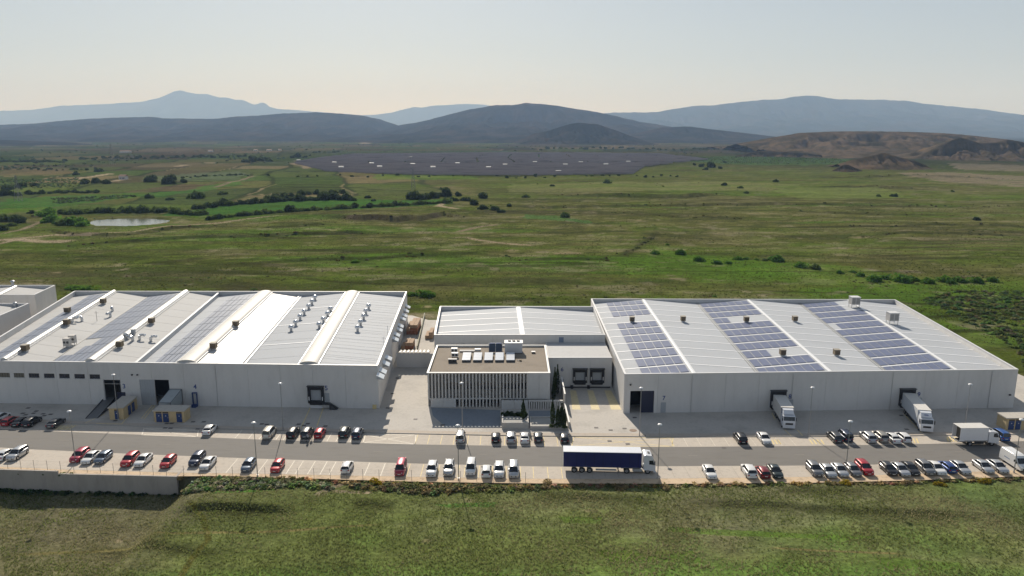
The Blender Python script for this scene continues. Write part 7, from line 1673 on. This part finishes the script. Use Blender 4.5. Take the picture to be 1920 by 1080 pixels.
# cypresses and hedge at the office
def cypress(x, y, h, label, z):
    r = np.random.default_rng(int(x)); n = 900; t_ = r.uniform(0, 1, n) ** .8; an = r.uniform(0, 6.28, n); rr_ = (.42 * np.sin(np.clip(t_ * 1.02 + .12, 0, 1) * pi) ** .7 + .05) * r.uniform(.6, 1.08, n)
    P_ = np.stack([np.cos(an) * rr_, np.sin(an) * rr_, .15 + t_ * h], 1); u = r.normal(size=(n, 3)); u /= np.linalg.norm(u, axis=1)[:, None]; v = np.cross(u, r.normal(size=(n, 3))); v /= np.linalg.norm(v, axis=1)[:, None]
    p = px(x, y, z); S = empty('cypress', p, label, 'tree', 'cypresses at the office')
    me = quads_mesh('crown', P_, u * .10, v * .08); me.materials.append(LEAFD); o = bpy.data.objects.new('crown', me); C.objects.link(o); o.parent = S
    MB().cyl((0, 0, -.2), (0, 0, h * .8), .07, .02, n=6).build('trunk', BARK, S, local=True)
cypress(981, 786, 4.2, 'single slim cypress in the square planter', 1.1)
for x, y, h, l in ((1036, 796, 5.3, 'tallest cypress of the clump in the low planter'), (1046, 799, 4.2, 'middle cypress of the clump in the low planter'), (1053, 797, 4.6, 'slender cypress of the clump nearest the garden wall'), (1058, 800, 3.6, 'short cypress leaning on the garden wall')): cypress(x, y, h, l, .5)
for x, y, h, l in ((1040, 741, 6.6, 'tall dark cypress between office and dock yard'), (1045, 738, 6.9, 'second tall cypress behind the fin screen'), (1038, 752, 5.0, 'lower cypress close to the office end')): cypress(x, y, h, l, 0)
hx0, hx1 = plx0 + .35, plx1 - .6
for k in range(7): bush(lerp(hx0, hx1, k / 6), px(960, 789).y + random.uniform(-.2, .5), .85, .95, 'dark', 'shrub', 'dark hedge bush in the square planter', 'shrub', 'hedge in the planter', z=1.05)
for k in range(4): bush(px(1034 + k * 8, 800, .5).x, px(1040, 801, .5).y + random.uniform(-.3, .6), .8, .9, 'shrub', 'shrub', 'leafy bush under the cypress clump', 'shrub', 'bushes under the cypresses', z=.5)
for x, r, h in ((895, 1.6, 3.6), (905, 1.8, 4.4), (920, 2.2, 5.2), (932, 1.6, 4.2), (842, 1.0, 3.6), (852, 1.0, 3.4)): q = at(x, 645, mfl.y - 2.4); bush(q.x, mfl.y - 2.4, r, h * 1.5, 'green', 'tree', 'leafy tree in the gap behind the office roof', 'tree', 'trees behind the office', z=0)

# grass: blades in tufts over the foreground field and the meadow behind
def tufts(name, label, N, posfn, hlo, hhi, wd, cols, seed, nb=4):
    r = np.random.default_rng(seed); pts = posfn(r, N); z = ground_zs(pts); b = np.repeat(np.concatenate([pts, z[:, None]], 1), nb, 0); n = len(b); b[:, :2] += r.normal(0, wd * 1.2, (n, 2))
    h = r.uniform(hlo, hhi, n); an = r.uniform(0, 6.28, n); dx = np.stack([np.cos(an), np.sin(an), np.zeros(n)], 1) * (wd * r.uniform(.6, 1.4, n))[:, None]; lean = np.stack([r.normal(0, .35, n), r.normal(0, .35, n), np.ones(n)], 1) * h[:, None]
    co = np.stack([b - dx, b + dx, b + lean], 1).reshape(-1, 3).astype(np.float32); me = bpy.data.meshes.new(name); me.vertices.add(3 * n); me.vertices.foreach_set('co', co.ravel()); me.loops.add(3 * n); me.loops.foreach_set('vertex_index', np.arange(3 * n, dtype=np.int32)); me.polygons.add(n); me.polygons.foreach_set('loop_start', np.arange(n, dtype=np.int32) * 3); me.polygons.foreach_set('loop_total', np.full(n, 3, np.int32)); me.update()
    patch = fbm(pts[:, 0], pts[:, 1], 12, 88, 3); k = np.clip(((patch + .5) * len(cols) + r.normal(0, .8, len(pts))), 0, len(cols) - 1).astype(int)
    c = np.repeat(np.array(cols)[k], nb, 0) * r.uniform(.7, 1.25, (n, 1)); a_ = me.color_attributes.new('blade_colour', 'FLOAT_COLOR', 'POINT'); a_.data.foreach_set('color', np.concatenate([np.repeat(c, 3, 0), np.ones((3 * n, 1))], 1).astype(np.float32).ravel())
    me.materials.append(GRASSM); o = bpy.data.objects.new(name, me); C.objects.link(o); o['kind'] = 'stuff'; tag(o, label, 'grass'); return o
def fg_pos(r, N):
    Y = r.uniform(84, 121, N * 2); X = r.uniform(-.76, .76, N * 2) * Y; k = Y < field_edge_Y(X) - .6; g = fbm(X, Y, 6, 91, 3); k &= g > r.uniform(-.6, .35, N * 2); return np.stack([X[k], Y[k]], 1)[:N]
GC = [(.150, .168, .060), (.160, .182, .064), (.165, .205, .058), (.19, .205, .08), (.22, .215, .10), (.28, .255, .14)]
tufts('grass', 'rough green and straw grass of the field in front of the parking', 42000, fg_pos, .10, .34, .05, GC, 15)
def mid_pos(r, N):
    t_ = r.uniform(0, 1, N * 2); Y = 205 + 420 * t_ ** 1.3; X = r.uniform(-.78, .78, N * 2) * Y; k = ~((Y < 246) & (X > -165) & (X < 124)); g = fbm(X, Y, 14, 93, 3); k &= g > r.uniform(-.6, .4, N * 2); return np.stack([X[k], Y[k]], 1)[:N]
tufts('grass', 'low tufts and weeds of the meadow behind the halls', 45000, mid_pos, .12, .42, .14, [(.045, .055, .016), (.055, .07, .018), (.07, .085, .022), (.085, .09, .03), (.12, .11, .05)], 17, 3)
# distant woods, orchards and solar farm
def far_pos(r, N):
    Y = 1250 * np.exp(r.uniform(0, 1.3, N * 3)); X = r.uniform(-.8, .8, N * 3) * Y; g = fbm(X, Y * .5, 300, 95, 4); k = (g > r.uniform(-.05, .5, N * 3)) & ((X < .15 * Y) | (Y > 2000)); k &= ~in_poly(X, Y, pl([(535, 308), (640, 288), (960, 284), (1260, 286), (1350, 302), (1260, 332), (900, 336), (600, 328)])); k &= ~((X > .42 * Y) & (Y < 2800)); return np.stack([X[k], Y[k]], 1)[:N]
scatter_mass('distant_trees', 'dark distant trees and groves dotted over the far plain', 'trees', 1300, far_pos, 2.0, 5.0, .7, [(.032, .043, .020), (.040, .052, .024), (.028, .040, .020)], 26, .32, 21)
def orch_pos(r, N):
    o = []
    for (poly, sx, sy) in (([(0, 338), (150, 334), (150, 352), (0, 356)], 8, 9), ([(1250, 294), (1560, 295), (1590, 306), (1380, 308), (1290, 303)], 9, 14), ([(90, 372), (250, 366), (240, 372), (110, 384)], 5, 6), ([(620, 285), (760, 283), (900, 285), (900, 289), (620, 292)], 14, 26)):
        P = pl(poly); X, Y = np.meshgrid(np.arange(P[:, 0].min(), P[:, 0].max(), sx), np.arange(P[:, 1].min(), P[:, 1].max(), sy)); X = X.ravel(); Y = Y.ravel(); k = in_poly(X, Y, P); o.append(np.stack([X[k], Y[k]], 1))
    a_ = np.concatenate(o); a_ += r.normal(0, .5, a_.shape); return a_[r.uniform(size=len(a_)) < .9][:2600]
scatter_mass('orchard', 'rows of small orchard trees in the far fields', 'orchard', 0, orch_pos, 1.3, 2.3, .8, [(.04, .06, .026), (.05, .075, .03)], 18, .34, 22)
fm_ = MB(); SP = pl([(548, 306), (600, 297), (660, 290), (960, 287), (1240, 289), (1330, 300), (1290, 304), (1210, 314), (1190, 328), (960, 331), (760, 329), (610, 323)])
yrow = SP[:, 1].min()
while yrow < SP[:, 1].max():
    xs_ = []
    for i in range(len(SP)):
        (x0, y0), (x1, y1) = SP[i], SP[(i + 1) % len(SP)]
        if (y0 > yrow) != (y1 > yrow): xs_.append(x0 + (x1 - x0) * (yrow - y0) / (y1 - y0))
    xs_.sort()
    gap = any(abs(yrow - g) < 26 for g in (px(900, 306).y, px(900, 293).y))
    if len(xs_) >= 2 and not gap:
        x = xs_[0]
        while x < xs_[-1] - 20:
            L2 = min(70, xs_[-1] - x - 2); fm_.hexa([(x, yrow, .8), (x + L2, yrow, .8), (x + L2, yrow + 3.6, .8 - .0), (x, yrow + 3.6, .8)], [(x, yrow, 3.0), (x + L2, yrow, 3.0), (x + L2, yrow + 3.6, 1.0), (x, yrow + 3.6, 1.0)]); x += L2 + 5
    yrow += 10
o = fm_.build('solar_farm_rows', mat('farm_panel_back', (.27, .240, .245), .85, var=.25, vscale=.02, spec=0), kind='stuff'); tag(o, 'dark rows of the far solar farm across the plain', 'solar farm')
zmx = max(0, float(ground_zs(SP).max())); 
for v_ in (o,): v_.location.z = zmx * .6
CABW = mat('cabin_white', (.62, .60, .56), .6)
for x, y in ((640, 318), (712, 317), (774, 311), (697, 310), (627, 308.5), (660, 299.5), (716, 300.5), (770, 296.5), (812, 318), (858, 309.5), (916, 317.5), (947, 312), (1003, 305.5), (1060, 312), (1089, 306), (1136, 312), (1047, 324), (1178, 306.5), (560, 302), (870, 295)):
    p = px(x, y); S = empty('inverter_cabin', (p.x, p.y, ground_z(p.x, p.y)), 'small white inverter cabin standing between the dark solar rows', 'cabin', 'inverter cabins in the solar farm')
    MB().box(-4, 4, -1.6, 1.6, -.5, 3.6).build('wall', CABW, S, local=True); MB().hexa([(-4.3, -1.9, 3.603), (4.3, -1.9, 3.603), (4.3, 1.9, 3.603), (-4.3, 1.9, 3.603)], [(-4.0, -.2, 4.4), (4.0, -.2, 4.4), (4.0, .2, 4.4), (-4.0, .2, 4.4)]).build('roof', CABW, S, local=True); MB().box(-.8, .8, -1.65, -1.603, 0, 2.4).build('door', DOORG, S, local=True)
for x, y, L2, l in ((236, 286, 34, 'long white farm shed below the blue hills'), (395, 284, 14, 'small white farmhouse on the far left plain'), (480, 284, 12, 'white farmhouse left in a small group beyond the trees'), (505, 283, 16, 'white barn in the small group beyond the trees'), (525, 282, 10, 'low white outhouse in the small group beyond the trees'), (870, 258, 18, 'pale house at the foot of the central hill'), (1422, 279, 16, 'pale hut near the badlands edge'), (1300, 240, 20, 'white house at the foot of the far blue range'), (232, 338, 8, 'tiny white hut beside a pale track')):
    p = px(x, y) if y > 262 else at(x, y, 6200); zz = ground_z(p.x, p.y) if y > 262 else p.z; S = empty('farm_building', (p.x, p.y, zz), l, 'building'); h2 = L2 / 2; d2 = min(h2, 5)
    MB().box(-h2, h2, -d2, d2, -1.5, 4).build('wall', CABW, S, local=True); MB().hexa([(-h2 - .4, -d2 - .4, 4.003), (h2 + .4, -d2 - .4, 4.003), (h2 + .4, d2 + .4, 4.003), (-h2 - .4, d2 + .4, 4.003)], [(-h2 - .4, -.2, 6.2), (h2 + .4, -.2, 6.2), (h2 + .4, .2, 6.2), (-h2 - .4, .2, 6.2)]).build('roof', mat('tile_roof', (.33, .20, .14), .85), S, local=True)
    for k in (-.5, .1, .55): MB().box(k * h2 - .6, k * h2 + .6, -d2 - .05, -d2 - .003, 1.2, 2.6).build('window', GLASS, S, local=True)
def pylon(x, yb, yt, label):
    p = px(x, yb); H_ = (yb - yt) * p.length / F_PX; S = empty('pylon', (p.x, p.y, ground_z(p.x, p.y)), label, 'pylon', 'pylons'); b_ = H_ * .10; PMt = mat('pylon_steel', (.20, .20, .21), .6, metal=.3)
    for sx in (-1, 1):
        for sy in (-1, 1): MB().cyl((sx * b_, sy * b_, -.5), (sx * .35, sy * .35, H_), .16, .1, n=5).build('leg', PMt, S, local=True)
    m = MB()
    for k in range(6):
        z0_, z1_ = H_ * k / 6, H_ * (k + 1) / 6; w0_, w1_ = lerp(b_, .35, k / 6), lerp(b_, .35, (k + 1) / 6)
        for sy in (-1, 1): m.cyl((-w0_, sy * w0_, z0_), (w1_, sy * w1_, z1_), .07, n=4); m.cyl((w0_, sy * w0_, z0_), (-w1_, sy * w1_, z1_), .07, n=4)
    m.build('brace', PMt, S, local=True, kind='stuff')
    for k, L2 in ((.78, .22), (.88, .18), (.97, .14)): MB().cyl((-H_ * L2, 0, H_ * k), (H_ * L2, 0, H_ * k), .1, n=5).build('crossarm', PMt, S, local=True)
pylon(35, 376, 336, 'faint lattice pylon among the far left fields'); pylon(775, 352, 316, 'faint lattice pylon in front of the solar farm'); pylon(211, 308, 274, 'faint lattice pylon below the left hills')
# pond water
wp = pl(POND); wz = -.45
m_ = MB(); m_.add([(a_, b_, wz) for a_, b_ in wp], [tuple(range(len(wp) - 1, -1, -1))] if False else [tuple(range(len(wp)))])
m, t, b = newmat('pond_water'); b.inputs['Base Color'].default_value = (.075, .080, .040, 1); b.inputs['Roughness'].default_value = .14; b.inputs['Specular IOR Level'].default_value = .6
n = t.nodes.new('ShaderNodeTexNoise'); n.inputs['Scale'].default_value = .8; bp = t.nodes.new('ShaderNodeBump'); bp.inputs['Strength'].default_value = .25; t.links.new(n.outputs['Fac'], bp.inputs['Height']); t.links.new(bp.outputs[0], b.inputs['Normal'])
pond = m_.build('pond', m, kind='structure')
